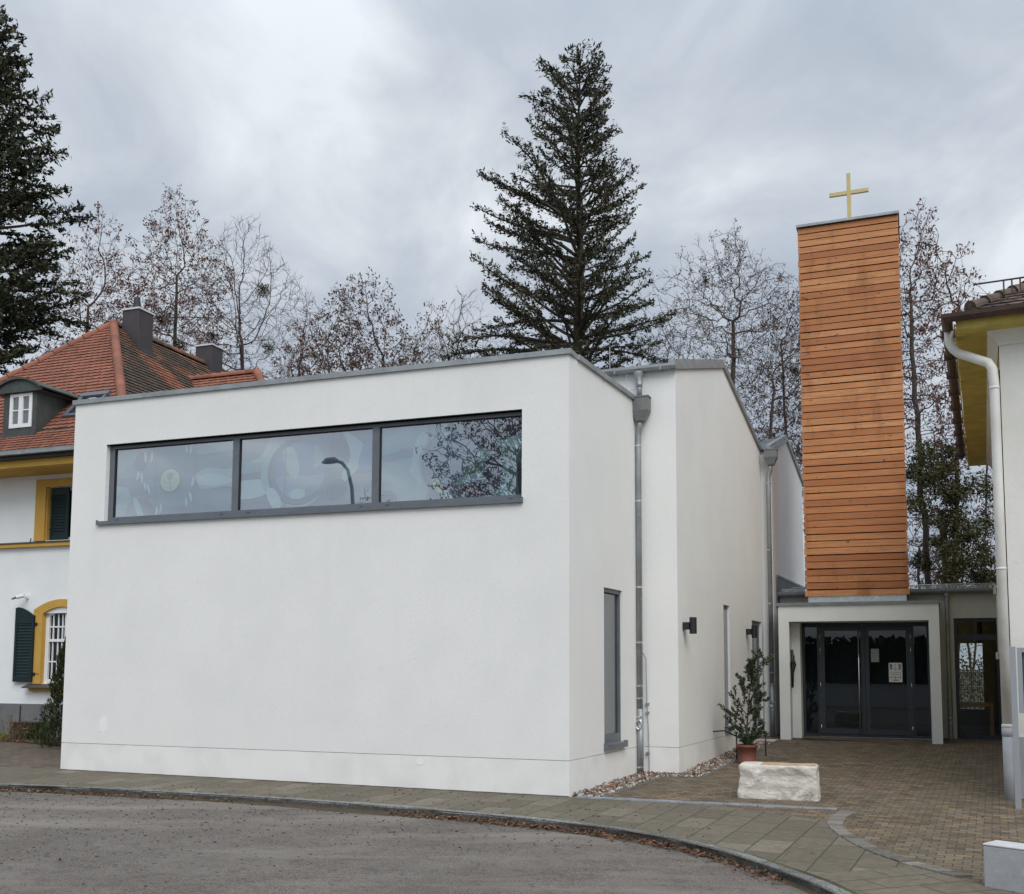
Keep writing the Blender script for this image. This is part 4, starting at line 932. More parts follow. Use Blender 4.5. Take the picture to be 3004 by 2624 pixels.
# notices on the right-hand door
def notices():
    a, b, z0, z1 = 0.745, 1.018, 1.43, 1.845
    n = MB(); D = 0.052
    n.poly([G.w(a, z0, D), G.w(b, z0, D), G.w(b, z1, D), G.w(a, z1, D)]); n.poly([G.w(a, z0, D - 0.001), G.w(a, z1, D - 0.001), G.w(b, z1, D - 0.001), G.w(b, z0, D - 0.001)])
    tag0 = ('large white notice with pictograms of figures taped on the right-hand glass door', 'notice', 'paper notices on the entrance door')
    i = n; w = b - a; h = z1 - z0
    def rect(s0, s1, t0, t1, mi=0): i.poly([G.w(b - s0 * w, z0 + t0 * h, D + 0.0015), G.w(b - s1 * w, z0 + t0 * h, D + 0.0015), G.w(b - s1 * w, z0 + t1 * h, D + 0.0015), G.w(b - s0 * w, z0 + t1 * h, D + 0.0015)][::-1], mi + 1)
    for s, t in ((.08, .88), (.10, .80), (.09, .70), (.72, .88), (.74, .79), (.72, .69)): rect(s, s + .18, t - (.02), t + .03); rect(s + .03, s + .14, t + .03, t + .045)
    for s, t in ((.09, .62), (.72, .61)): rect(s, s + .17, t, t + .012, 1); rect(s, s + .14, t + .02, t + .03, 1)
    for t in (.92, .885, .86, .76, .73, .70, .67, .64, .61, .58): rect(.40, .40 + (.18 if int(t * 100) % 2 else .14), t, t + .016, 1)
    for t in (.49, .465): rect(.06, .92, t, t + .012, 1)
    rect(.14, .86, .385, .402)
    def person(s):
        rect(s - .018, s + .018, .30, .325); rect(s - .03, s + .03, .235, .295); rect(s - .026, s - .006, .17, .235); rect(s + .006, s + .026, .17, .235)
    for s in (.15, .50, .86): person(s)
    for s0, s1 in ((.22, .44), (.57, .79)): rect(s0, s1, .255, .262); rect(s0 + .04, s1 - .04, .235, .282, 1)
    rect(.30, .70, .085, .125)
    tag(n.build('notice', [M['paper'], M['ink'], M['inkgrey']], origin=tuple(G.w(a, z0, D))), *tag0)
    a, b, z0, z1 = 1.21, 1.375, 1.86, 2.15
    n = MB(); n.poly([G.w(a, z0, D), G.w(b, z0, D), G.w(b, z1, D), G.w(a, z1, D)])
    tag0 = ('small grey-green sheet of text higher up behind the glass of the right-hand door', 'notice', 'paper notices on the entrance door')
    i = n; w = b - a; h = z1 - z0
    for t in np.arange(.12, .9, .07): rect(.12, .85 if int(t * 100) % 3 else .6, t, t + .02, 0)
    tag(n.build('notice', [mat('grey_green_paper', (0.30, 0.32, 0.31), 0.9), M['inkgrey']], origin=tuple(G.w(a, z0, D))), *tag0)
notices()
# bronze relief on the left cheek of the porch
q = MB(); LF = Fr(PF.w(3.0, 0, -0.20), -PF.N, -PF.U)
q.tube([LF.w(0, 1.30, 0.03), LF.w(0.0, 1.62, 0.035), LF.w(-0.01, 1.80, 0.05), LF.w(0.0, 1.90, 0.045), LF.w(0, 2.12, 0.03)], [0.025, 0.035, 0.075, 0.04, 0.03], 10)
q.tube([LF.w(-0.16, 1.86, 0.03), LF.w(0, 1.83, 0.05), LF.w(0.16, 1.86, 0.03)], [0.02, 0.03, 0.02], 8)
q.tube([LF.w(0, 1.93, 0.06), LF.w(0, 2.0, 0.062)], [0.032, 0.028], 8)
tag(q.build('crucifix', M['bronze'], smooth=True, origin=tuple(LF.w(0, 1.3, 0.0))), 'dark bronze crucifix on the left inner side of the porch', 'crucifix')

# ------------------------------------------------------------------ wooden tower
TF = Fr((8.811, 21.282), PF.U, PF.N)
def make_tower():
    t = thing('bell_tower', TF.w(1.6, 3.13, -0.8), 'tall square tower clad in orange larch boards standing on the porch roof', 'tower')
    u0, u1, dp = 0.585, 2.622, 1.58; zb, zt = 3.265, 11.50; n = 55; h = (zt - zb) / n; r = random.Random(11)
    def boards(fr, a, b, name, both=0.0):
        m = MB()
        for k in range(n):
            z = zb + k * h; g_ = 0.014 + r.choice((0, .002, .004, .010)); sag = r.uniform(-0.004, 0.004)
            e0, e1 = r.uniform(-0.006, 0.008) + both, r.uniform(-0.006, 0.008) + both
            dd = r.uniform(-0.003, 0.003)
            m.hexa([fr.w(a - e0, z + sag, -0.03), fr.w(b + e1, z - sag, -0.03), fr.w(b + e1, z - sag, dd + 0.004), fr.w(a - e0, z + sag, dd + 0.004),
                    fr.w(a - e0, z + h - g_ + sag, -0.03), fr.w(b + e1, z + h - g_ - sag, -0.03), fr.w(b + e1, z + h - g_ - sag, dd - 0.004), fr.w(a - e0, z + h - g_ + sag, dd - 0.004)], 0, r.random())
        m.build(name, M['larch'], t, tone=True)
    boards(TF, u0, u1, 'front_cladding', 0.03)
    boards(Fr(TF.w(u0), -TF.N, -TF.U), 0.032, dp, 'side_cladding')
    boards(Fr(TF.w(u1), -TF.N, TF.U), 0.032, dp, 'side_cladding')
    boards(Fr(TF.w(0, 0, -dp), TF.U, -TF.N), u0, u1, 'back_cladding')
    c = MB(); c.box(TF, u0 + 0.04, u1 - 0.04, zb - 0.02, zt - 0.02, -dp + 0.05, -0.045); c.build('core', M['gasket'], t)
    f = MB(); f.box(TF, u0 + 0.025, u1 - 0.025, 3.10, zb + 0.03, -dp + 0.04, -0.034)
    for u in np.linspace(u0 + 0.1, u1 - 0.1, 9): f.tube([TF.w(u, 3.215, -0.034), TF.w(u, 3.215, -0.030)], 0.012, 8)
    f.build('base_flashing', M['galv'], t)
    k = MB(); k.box(TF, u0 - 0.055, u1 + 0.06, zt - 0.005, zt + 0.05, -dp - 0.06, 0.055); k.build('roof_cap', M['zinc'], t)
    x = MB(); cu = 1.56; zc = zt + 0.05; dz = -0.25
    x.box(TF, cu - 0.042, cu + 0.042, zc, 12.69, dz - 0.035, dz + 0.035); x.box(TF, cu - 0.415, cu - 0.042, 12.205, 12.29, dz - 0.033, dz + 0.033); x.box(TF, cu + 0.042, cu + 0.415, 12.205, 12.29, dz - 0.033, dz + 0.033)
    x.build('cross', M['gold'], t, bevel=0.003)
make_tower()

# ------------------------------------------------------------------ annex behind the porch
def make_annex():
    t = thing('annex', AN.w(0, 0.2, 0), 'low grey-white link building with a dark glazed door between porch and old house', 'building')
    w = MB(); wall(w, AN, -1.4, 4.4, -0.1, 3.36, [(-0.90, 0.0, 0.215, 2.81, 0.12)]); w.build('wall', M['annexwhite'], t)
    f = MB(); a, b, z0, z1 = -0.90, 0.0, 0.215, 2.81; d0, d1 = -0.12, -0.05
    f.box(AN, b - 0.07, b, z0, z1, d0, d1); f.box(AN, a, a + 0.07, z0, z1, d0, d1)
    f.box(AN, a + 0.07, b - 0.07, z1 - 0.08, z1, d0, d1 - 0.001); f.box(AN, a + 0.07, b - 0.07, 2.34, 2.46, d0, d1 - 0.001); f.box(AN, a + 0.07, b - 0.07, z0, z0 + 0.10, d0, d1 - 0.001)
    fo = f.build('glazed_door', M['anthra'], t)
    for c, e in ((z0 + 0.10, 2.34), (2.46, z1 - 0.08)):
        p = MB(); p.poly([AN.w(a + 0.07, c, -0.09), AN.w(b - 0.07, c, -0.09), AN.w(b - 0.07, e, -0.09), AN.w(a + 0.07, e, -0.09)]); p.build('pane', M['glassannex'], fo)
    i = MB(); zf = 0.22
    for pts in ([(-1.3, zf, -.13), (.9, zf, -.13), (.9, zf, -3.5), (-1.3, zf, -3.5)], [(-1.3, zf, -3.5), (.9, zf, -3.5), (.9, .75, -3.5), (-1.3, .75, -3.5)], [(-1.3, 2.35, -3.5), (.9, 2.35, -3.5), (.9, 2.9, -3.5), (-1.3, 2.9, -3.5)], [(-1.3, .75, -3.5), (-.75, .75, -3.5), (-.75, 2.35, -3.5), (-1.3, 2.35, -3.5)], [(-1.3, zf, -.13), (-1.3, zf, -3.5), (-1.3, 2.9, -3.5), (-1.3, 2.9, -.13)], [(.9, zf, -.13), (.9, zf, -3.5), (.9, 2.9, -3.5), (.9, 2.9, -.13)], [(-1.3, 2.9, -.13), (.9, 2.9, -.13), (.9, 2.9, -3.5), (-1.3, 2.9, -3.5)]):
        i.poly([AN.w(*p) for p in pts])
    i.build('room', mat('dim_room', (0.13, 0.125, 0.11), 0.9), t)
    # low metal roof, gutter and snow guard
    r = MB(); r.hexa([AN.w(-1.4, 3.36, 0.10), AN.w(4.3, 3.36, 0.10), AN.w(4.3, 3.66, -9), AN.w(-1.4, 3.66, -9), AN.w(-1.4, 3.43, 0.10), AN.w(4.3, 3.43, 0.10), AN.w(4.3, 3.73, -9), AN.w(-1.4, 3.73, -9)])
    r.build('roof', M['zincdark'], t)
    g_ = MB(); prof = [(0.10, 3.445), (0.105, 3.36), (0.14, 3.335), (0.20, 3.345), (0.225, 3.39), (0.225, 3.445), (0.21, 3.448)]
    for (da, za), (db_, zb_) in zip(prof[:-1], prof[1:]): g_.poly([AN.w(-1.4, za, da), AN.w(3.75, za, da), AN.w(3.75, zb_, db_), AN.w(-1.4, zb_, db_)])
    g_.poly([AN.w(3.75, z, d) for d, z in prof]); g_.build('gutter', M['zincdark3'], t)
    s = MB()
    for z, d in ((3.46, 0.0), (3.52, 0.0)): s.tube([AN.w(-1.3, z, d), AN.w(3.6, z, d)], 0.006, 5)
    u = -1.28
    while u < 3.6: s.box(AN, u, u + 0.012, 3.46, 3.52, -0.005, 0.005); u += 0.028
    s.tube([AN.w(-1.3, 3.575, -0.35), AN.w(3.35, 3.575, -0.35), AN.w(3.5, 3.50, -0.1), AN.w(3.52, 3.44, 0.05)], 0.011, 6)
    for u in (-0.9, 0.12, 1.2, 2.6): s.tube([AN.w(u, 3.44, 0.05), AN.w(u, 3.50, 0.03), AN.w(u - 0.01, 3.585, -0.34), AN.w(u - 0.01, 3.46, -0.4)], 0.010, 6)
    s.build('snow_guard', M['galv'], t)
    p = MB(); u = 0.13
    p.lathe(tuple(AN.w(u, 0, 0.12)), [(0.075, 3.35), (0.07, 3.30), (0.043, 3.24)], 14)
    p.tube([AN.w(u, 3.26, 0.12), AN.w(u, 2.6, 0.11), AN.w(u, 1.3, 0.10)], 0.043, 12); p.tube([AN.w(u, 1.32, 0.10), AN.w(u, 0.15, 0.10)], 0.052, 12)
    for z in (2.93, 2.3, 1.55, 1.36, 0.98, 0.8): p.tube([AN.w(u, z - .01, 0.105), AN.w(u, z + .01, 0.105)], 0.053 if z > 1.3 else .058, 12)
    o = p.build('downpipe', M['zinc'], t)
    q = MB(); q.tube([AN.w(u + 0.04 * math.cos(a), 0.62 + 0.07 * math.sin(a), 0.17) for a in np.linspace(0.4, 5.9, 16)], 0.009, 6); q.build('pipe_hose', M['bright'], o, smooth=True)
    # dark sheet-metal cheek where the roof meets the rear block of the church
    c = MB(); c.box(W5, 0.35, 4.3, 3.1, 3.80, 0.002, 0.03); c.build('cheek_flashing', M['zincdark'], t)
    c = MB(); c.box(W5, 0.35, 4.3, 3.80, 3.845, 0.002, 0.045); c.build('flashing_cap', M['zinc'], t)
M['annexwhite'] = mat('annex_render', (0.55, 0.55, 0.515), 0.95, noise=1.4, col2=(0.50, 0.50, 0.47), bump=[(40, 0.35, 0.008)], spec=0.2)
M['glassannex'] = glass('annex_glass', (0.75, 0.8, 0.78), 0.02, clear=0.85, fres=1.5)
make_annex()
fm = MB(); FF = Fr(AN.w(0, 0, -6.5), AN.U, AN.N)
for z in np.arange(.25, 1.75, .2): fm.tube([FF.w(-4, z, 0), FF.w(3, z, 0)], .006, 4)
for u in np.arange(-4, 3, .05): fm.tube([FF.w(u, .05, 0), FF.w(u, 1.7, 0)], .003, 3)
for u in (-4, -1.5, 1, 3): fm.tube([FF.w(u, -.6, 0), FF.w(u, 1.75, 0)], .03, 6)
tag(fm.build('mesh_fence', M['galv'], origin=tuple(FF.w(0, 0, 0))), 'pale wire mesh fence seen through the glazed annex door', 'fence')
gh = thing('garden_bush', AN.w(-1, 0, -8.5), 'dull green bushes in the garden behind the mesh fence, seen through the annex door', 'bush')
# a wooden bench seen through the annex door
q = MB(); IF = Fr(AN.w(-0.4, 0, -0.75), AN.U, AN.N)
t = thing('table', IF.w(0, 0.22, 0), 'light wooden table standing inside behind the glazed annex door', 'table')
q.box(IF, -0.35, 0.42, 0.90, 0.98, -0.25, 0.25); q.build('tabletop', M['lightwood'], t)
for u, d in ((-0.35, 0.19), (-0.35, -0.25), (0.36, 0.19), (0.36, -0.25)):
    q = MB(); q.box(IF, u, u + 0.06, 0.22, 0.90, d, d + 0.06); q.build('leg', M['lightwood'], t)
q = MB(); q.box(W4, 5.9, 7.05, 0.135, 0.2, 0.002, 0.42)
tag(q.build('door_step', M['conctop'], origin=tuple(W4.w(6.4, 0.13, 0.2))), 'pale concrete step in front of the narrow side door of the church', 'step')

# ------------------------------------------------------------------ roof tiling: courses of scalloped tiles
def tiles(mb, P, U, Sv, N_, length, ul, ur, course=0.16, wid=0.17, lift=0.034, rnd_=None, mi=0):
    """P: eave point, U along eave, Sv up the slope, N_ normal; ul/ur: left and right bounds as functions of slope distance"""
    n = int(length / course); rr = rnd_ or random.Random(3)
    for k in range(n):
        s0 = k * course; s1 = min(s0 + course * 1.06, length); a, b = ul(s0), ur(s0)
        a1, b1 = ul(s1), ur(s1)
        if b - a < 0.05: continue
        off = 0.5 * (k % 2); i0 = math.floor(a / wid - off); i1 = math.ceil(b / wid - off)
        for i in range(i0, i1):
            x0, x1 = (i + off) * wid, (i + 1 + off) * wid
            if x1 <= a or x0 >= b: continue
            tone = rr.random(); lj = rr.uniform(-0.004, 0.006)
            xs = np.linspace(x0 + 0.003, x1 - 0.003, 5)
            low = []; 
            for x in xs:
                f = (x - (x0 + x1) / 2) / (wid / 2); low.append((min(max(x, a), b), s0 + 0.028 * f * f - 0.02))
            top = [(min(max(x0, a1), b1), s1), (min(max(x1, a1), b1), s1)]
            q = [P + U * x + Sv * s + N_ * (lift + lj) for x, s in low]
            t1 = [P + U * x + Sv * s + N_ * 0.004 for x, s in top]
            mb.poly(q + [t1[1], t1[0]], mi, tone)
            for j in range(4):
                e0, e1 = q[j], q[j + 1]
                mb.poly([e1, e0, e0 - N_ * (lift + 0.01), e1 - N_ * (lift + 0.01)], mi, tone * 0.6)
def ridge_tiles(mb, a, b, n, rad=0.095, rr=None, mi=0):
    a, b = Vector(a), Vector(b); rr = rr or random.Random(8)
    d = (b - a) / n; t = d.normalized(); side = t.cross(V(0, 0, 1)).normalized(); up = side.cross(t)
    for k in range(n):
        p0 = a + d * k - t * 0.02; p1 = a + d * (k + 1) + t * 0.03; tone = rr.random(); rows = []
        for p, r in ((p0, rad * 1.32), (p1, rad * 0.86)):
            rows.append([p + side * (r * math.cos(x)) + up * (r * math.sin(x) - 0.02) for x in np.linspace(-0.25, math.pi + 0.25, 9)])
        for j in range(8): mb.poly([rows[0][j], rows[0][j + 1], rows[1][j + 1], rows[1][j]], mi, tone)
        mb.poly(rows[0], mi, tone * 0.5)

# ------------------------------------------------------------------ old villa on the left
def make_villa():
    t = thing('villa', HF.w(0, 0.08, 0), 'old white villa with ochre trim, green shutters and a steep red tiled hip roof', 'house')
    n = HF.N
    w = MB(); UL, UR_ = -6.0, 2.7; DB = 12.0
    upw = (0.40, 1.55, 4.53, 5.75, 0.22); loww = (0.47, 1.55, 1.31, 3.02, 0.22)
    wall(w, HF, UL, UR_, 0.85, 6.1, [upw, (0.47, 1.55, 1.31, 2.88, 0.22)])
    # arched head of the lower opening is covered by the ochre surround; close the sides and back
    HR = Fr(HF.w(UR_), NB, R_); wall(w, HR, 0, DB, -0.1, 6.3); HL = Fr(HF.w(UL), NB, -R_); wall(w, HL, 0, DB, -0.1, 6.3)
    w.build('wall', M['villawhite'], t)
    b = MB(); wall(b, HF, UL, UR_, -0.2, 0.85, d=0.03); b.poly([HF.w(UL, 0.85, 0.03), HF.w(UR_, 0.85, 0.03), HF.w(UR_, 0.85, 0), HF.w(UL, 0.85, 0)]); b.build('plinth', M['villagrey'], t)
    # ochre eaves cornice and storey ledge
    c = MB(); c.box(HF, UL - 0.9, UR_ + 0.9, 6.05, 6.25, 0.60, 0.88); c.box(HF, UL - 0.9, UR_ + 0.9, 6.042, 6.20, -0.02, 0.60); c.build('cornice', M['trim'], t)
    c = MB(); c.box(HF, UL, UR_ + 0.1, 4.39, 4.47, 0.001, 0.10); c.build('ledge', M['trim'], t)
    c = MB(); c.hexa([HF.w(UL, 4.47, 0.001), HF.w(UR_, 4.47, 0.001), HF.w(UR_, 4.47, 0.12), HF.w(UL, 4.47, 0.12), HF.w(UL, 4.52, 0.001), HF.w(UR_, 4.52, 0.001), HF.w(UR_, 4.485, 0.12), HF.w(UL, 4.485, 0.12)]); c.build('ledge_cover', M['dormer'], t)
    # upper window with ochre surround
    f = MB(); f.box(HF, 0.11, 0.40, 4.521, 5.93, 0.001, 0.05); f.box(HF, 0.40, 1.6, 5.75, 5.93, 0.001, 0.05)
    f.box(HF, 0.40, 0.425, 4.53, 5.75, -0.22, 0.0)
    so = f.build('window_surround', M['trim'], t)
    wn = MB(); wn.box(HF, 0.43, 0.50, 4.54, 5.74, -0.20, -0.14); wn.box(HF, 0.98, 1.06, 4.54, 5.74, -0.20, -0.14); wn.box(HF, 0.50, 0.98, 5.67, 5.74, -0.20, -0.141); wn.box(HF, 0.50, 0.98, 4.54, 4.61, -0.20, -0.141); wn.box(HF, 1.06, 1.5, 5.67, 5.74, -0.20, -0.141)
    wo = wn.build('window', M['white'], t)
    p = MB(); p.poly([HF.w(0.45, 4.55, -0.17), HF.w(1.5, 4.55, -0.17), HF.w(1.5, 5.73, -0.17), HF.w(0.45, 5.73, -0.17)]); p.build('pane', M['glassdark'], wo)
    k = MB(); k.poly([HF.w(0.4, 4.5, -0.24), HF.w(1.6, 4.5, -0.24), HF.w(1.6, 5.8, -0.24), HF.w(0.4, 5.8, -0.24)]); k.build('window_backing', M['dark'], wo)  # plain dark sheet closing the opening behind the pane
    def shutter(fr, a, b, z0, z1, arch=0.0, d=0.0, name='shutter'):
        s = MB(); fw = 0.06; th = 0.04
        ztop = lambda u: z1 - arch * ((u - a) / (b - a)) ** 1.8
        s.box(fr, a, a + fw, z0, ztop(a) - 0.02 * (arch > 0), d, d + th)
        s.box(fr, b - fw, b, z0, ztop(b - fw * 0.5), d, d + th)
        s.box(fr, a + fw, b - fw, z0, z0 + 0.11, d, d + th - 0.001)
        zt_ = z1 - arch - 0.06
        nseg = 8; us = np.linspace(a, b, nseg + 1)
        for i in range(nseg):
            x0, x1 = max(us[i], a + fw) if i == 0 else us[i], us[i + 1]
            x0 = max(us[i], a + fw * (i == 0)); 
            p_ = [fr.w(x0, zt_ - 0.10, d + 0.001), fr.w(x1, zt_ - 0.10, d + 0.001), fr.w(x1, zt_ - 0.10, d + th - 0.002), fr.w(x0, zt_ - 0.10, d + th - 0.002), fr.w(x0, ztop(x0), d + 0.001), fr.w(x1, ztop(x1), d + 0.001), fr.w(x1, ztop(x1), d + th - 0.002), fr.w(x0, ztop(x0), d + th - 0.002)]
            s.hexa(p_)
        z = z0 + 0.12
        while z < zt_ - 0.12:
            s.hexa([fr.w(a + fw, z, d + 0.030), fr.w(b - fw, z, d + 0.030), fr.w(b - fw, z - 0.004, d + 0.034), fr.w(a + fw, z - 0.004, d + 0.034), fr.w(a + fw, z + 0.055, d + 0.006), fr.w(b - fw, z + 0.055, d + 0.006), fr.w(b - fw, z + 0.058, d + 0.012), fr.w(a + fw, z + 0.058, d + 0.012)])
            z += 0.068
        s.box(fr, a + fw, b - fw, z0 + 0.11, zt_ - 0.10, d + 0.001, d + 0.004)
        o = s.build(name, M['shutter'], t)
        return o
    # upper shutter folded into the reveal, lower one open against the wall
    UF = Fr(HF.w(0.46, 0, -0.10), (R_ * math.cos(0.04) - NB * math.sin(0.04)), -NB)
    s1 = shutter(UF, 0.0, 0.52, 4.56, 5.73)
    s2 = shutter(HF, -0.275, 0.27, 1.34, 3.03, 0.22, 0.055)
    for z in (1.50, 2.62):
        h = MB(); h.box(HF, 0.27, 0.46, z, z + 0.03, 0.03, 0.05); h.box(HF, 0.27, 0.33, z - 0.02, z + 0.05, 0.05, 0.07); h.build('hinge', M['black'], s2)
    for z in (4.78, 5.50):
        h = MB(); h.box(HF, 0.36, 0.47, z, z + 0.03, -0.09, -0.07); h.build('hinge', M['black'], s1)
    # lower window: segment-arched ochre surround
    cx, rin, rout = 1.01, 0.54, 0.80
    f = MB(); arcin, arcout = [], []
    for s_ in np.linspace(-1, 1, 17):
        arcin.append((cx + s_ * rin, 3.02 - 0.15 * s_ * s_)); arcout.append((cx + s_ * rout, 3.19 - 0.23 * s_ * s_))
    for (a0, a1, o0, o1) in zip(arcin[:-1], arcin[1:], arcout[:-1], arcout[1:]):
        f.hexa([HF.w(a0[0], a0[1], 0.001), HF.w(a1[0], a1[1], 0.001), HF.w(a1[0], a1[1], 0.05), HF.w(a0[0], a0[1], 0.05), HF.w(o0[0], o0[1], 0.001), HF.w(o1[0], o1[1], 0.001), HF.w(o1[0], o1[1], 0.05), HF.w(o0[0], o0[1], 0.05)])
        f.poly([HF.w(a0[0], a0[1], 0.001), HF.w(a1[0], a1[1], 0.001), HF.w(a1[0], a1[1], -0.20), HF.w(a0[0], a0[1], -0.20)])
    f.box(HF, 0.21, 0.47, 1.30, 2.87, 0.001, 0.05); f.box(HF, 1.55, 1.81, 1.30, 2.87, 0.001, 0.05); f.box(HF, 0.47, 0.48, 1.31, 2.87, -0.2, 0.001)
    f.hexa([HF.w(0.21, 2.87, 0.001), HF.w(0.47, 2.87, 0.001), HF.w(0.47, 2.87, 0.05), HF.w(0.21, 2.87, 0.05), HF.w(0.21, 2.95, 0.001), HF.w(0.47, 2.872, 0.001), HF.w(0.47, 2.872, 0.05), HF.w(0.21, 2.95, 0.05)])
    f.box(HF, 0.20, 1.8, 1.13, 1.20, 0.001, 0.08)
    f.build('window_surround', M['trim'], t)
    s = MB(); s.hexa([HF.w(0.10, 1.205, 0.001), HF.w(1.9, 1.205, 0.001), HF.w(1.9, 1.205, 0.20), HF.w(0.10, 1.205, 0.20), HF.w(0.10, 1.30, 0.001), HF.w(1.9, 1.30, 0.001), HF.w(1.9, 1.225, 0.20), HF.w(0.10, 1.225, 0.20)]); s.build('window_sill', mat('brown_sheet', (0.075, 0.065, 0.06), 0.6), t)
    wn = MB(); d0, d1 = -0.12, -0.05
    def col(u0, u1, z0, z1, e0=0, e1=0): wn.box(HF, u0, u1, z0, z1, d0 + e0, d1 + e1)
    col(0.481, 0.58, 1.31, 2.86); col(1.02, 1.14, 1.31, 2.97); col(0.58, 1.02, 1.31, 1.40, 0, -.001); col(0.58, 1.02, 2.24, 2.30, 0, .006)
    for a0, a1 in zip(arcin[:-1], arcin[1:]): wn.hexa([HF.w(a0[0], a0[1] - 0.11, d0), HF.w(a1[0], a1[1] - 0.11, d0), HF.w(a1[0], a1[1] - 0.11, d1), HF.w(a0[0], a0[1] - 0.11, d1), HF.w(a0[0], a0[1] - 0.001, d0), HF.w(a1[0], a1[1] - 0.001, d0), HF.w(a1[0], a1[1] - 0.001, d1), HF.w(a0[0], a0[1] - 0.001, d1)])
    for u in (0.66, 0.80, 0.92): col(u, u + 0.022, 1.40, 2.86, .02, -.02)
    for z in (1.78, 2.56): col(0.58, 1.02, z, z + 0.03, .02, -.021)
    wo = wn.build('window', M['white'], t)
    p = MB(); p.poly([HF.w(0.48, 1.32, -0.10), HF.w(1.55, 1.32, -0.10), HF.w(1.55, 3.0, -0.10), HF.w(0.48, 3.0, -0.10)]); p.build('pane', M['glassdark'], wo)
    k = MB(); k.poly([HF.w(0.4, 1.2, -0.22), HF.w(1.6, 1.2, -0.22), HF.w(1.6, 3.1, -0.22), HF.w(0.4, 3.1, -0.22)]); k.build('window_backing', M['dark'], wo)  # same dark sheet behind the lower window's pane
    # ---- roof
    ap = (-1.483, 4.0, 11.086); ke_d, ke_z = 0.2, 7.16; ez, ed_ = 6.36, -1.0
    H3 = lambda u, d, z: HF.w(u, z, -d)
    Rt = MB(); rr = random.Random(21)
    # front lower flare
    eL, eR = ap[0] - 5.0, ap[0] + 5.0; kL, kR = ap[0] - 3.8, ap[0] + 3.8
    def slope(mb, P, U, d_run, dz, ul, ur, into):
        Sv = (into * d_run + V(0, 0, dz)); L_ = Sv.length; Sv.normalize(); N_ = (-into * dz + V(0, 0, d_run)).normalized()
        tiles(mb, P, U, Sv, N_, L_, ul, ur, rnd_=rr, course=0.162, wid=0.18)
        return L_
    L1 = math.hypot(1.2, ke_z - ez)
    slope(Rt, H3(ap[0], ed_, ez), R_, 1.2, ke_z - ez, lambda s: -5.0 + 1.2 * s / L1, lambda s: 5.0 - 1.2 * s / L1, NB)
    L2 = math.hypot(3.8, ap[2] - ke_z)
    slope(Rt, H3(ap[0], ke_d, ke_z), R_, 3.8, ap[2] - ke_z, lambda s: -3.8 + 3.8 * s / L2, lambda s: 3.8 - 3.8 * s / L2, NB)
    ridge_tiles(Rt, H3(ap[0], 4.0, ap[2] + 0.02), H3(kR, ke_d, ke_z + 0.04), 21, rr=rr); ridge_tiles(Rt, H3(kR, ke_d, ke_z + 0.04), H3(eR, ed_, ez + 0.04), 6, rr=rr)
    ridge_tiles(Rt, H3(kL, ke_d, ke_z + 0.04), H3(ap[0], 4.0, ap[2] + 0.02), 15, rr=rr)
    # solid sheathing under the tiles
    sh = MB()
    A3 = H3(*ap); bkR = H3(ap[0], 16.0, ap[2])
    sh.poly([H3(eL, ed_, ez), H3(eR, ed_, ez), H3(kR, ke_d, ke_z), H3(kL, ke_d, ke_z)]); sh.poly([H3(kL, ke_d, ke_z), H3(kR, ke_d, ke_z), A3])
    sh.poly([H3(kR, ke_d, ke_z), H3(kR, 16, ke_z), bkR, A3]); sh.poly([H3(eR, ed_, ez), H3(eR, 16, ez), H3(kR, 16, ke_z), H3(kR, ke_d, ke_z)])
    sh.poly([H3(kL, 16, ke_z), H3(kL, ke_d, ke_z), A3, bkR]); sh.poly([H3(eL, 16, ez), H3(eL, ed_, ez), H3(kL, ke_d, ke_z), H3(kL, 16, ke_z)])
    sh.poly([H3(eL, ed_, ez - 0.10), H3(eR, ed_, ez - 0.10), H3(eR, ed_, ez), H3(eL, ed_, ez)])
    Rm = MB(); Lr = math.hypot(3.8, ap[2] - ke_z)
    slope(Rm, H3(kR, 4.0, ke_z), NB, 3.8, ap[2] - ke_z, lambda s: -3.8 + 3.8 * s / Lr, lambda s: 9.0, -R_)
    ridge_tiles(Rm, H3(ap[0], 12.5, ap[2] + 0.02), H3(ap[0], 4.0, ap[2] + 0.02), 26, rr=rr)
    ro = sh.build('roof', M['oldtile'], t)
    Rt.build('front_tiles', M['tile'], ro, tone=True); Rm.build('side_tiles', M['mosstile'], ro, tone=True)
    # side wing with its own small hipped ridge
    Wg = MB(); wr = (6.0, 9.94); wu0, wu1 = -0.45, 1.83; run = 2.6; dz = 2.5
    slope(Wg, H3(wu0, wr[0] - run, wr[1] - dz), R_, run, dz, lambda s: 0.0, lambda s: (wu1 - wu0) + run * (1 - s / math.hypot(run, dz)), NB)
    ridge_tiles(Wg, H3(wu0, wr[0], wr[1] + 0.03), H3(wu1, wr[0], wr[1] + 0.03), 8, rr=rr)
    ridge_tiles(Wg, H3(wu1, wr[0], wr[1] + 0.03), H3(wu1 + run, wr[0] - run, wr[1] - dz + 0.03), 11, rr=rr)
    Wg.poly([H3(wu0, wr[0], wr[1] - .03), H3(wu1, wr[0], wr[1] - .03), H3(wu1 + run, wr[0] - run, wr[1] - dz - .03), H3(wu0, wr[0] - run, wr[1] - dz - .03)]); Wg.poly([H3(wu1, wr[0], wr[1] - .03), H3(wu1 + run, wr[0] + run, wr[1] - dz), H3(wu1 + run, wr[0] - run, wr[1] - dz - .03)])
    Wg.build('wing_roof', M['tile'], ro, tone=True)
    g_ = MB(); g_.box(HF, eL - 0.1, eR, 6.29, 6.375, 1.0, 1.12); g_.box(HF, eL - 0.1, eR, 6.375, 6.385, 1.10, 1.125); g_.build('gutter', M['zinc'], t)
    fb = MB(); fb.box(HF, eL, eR, 6.21, 6.29, 0.86, 1.0); fb.build('eaves_board', M['black'], t)
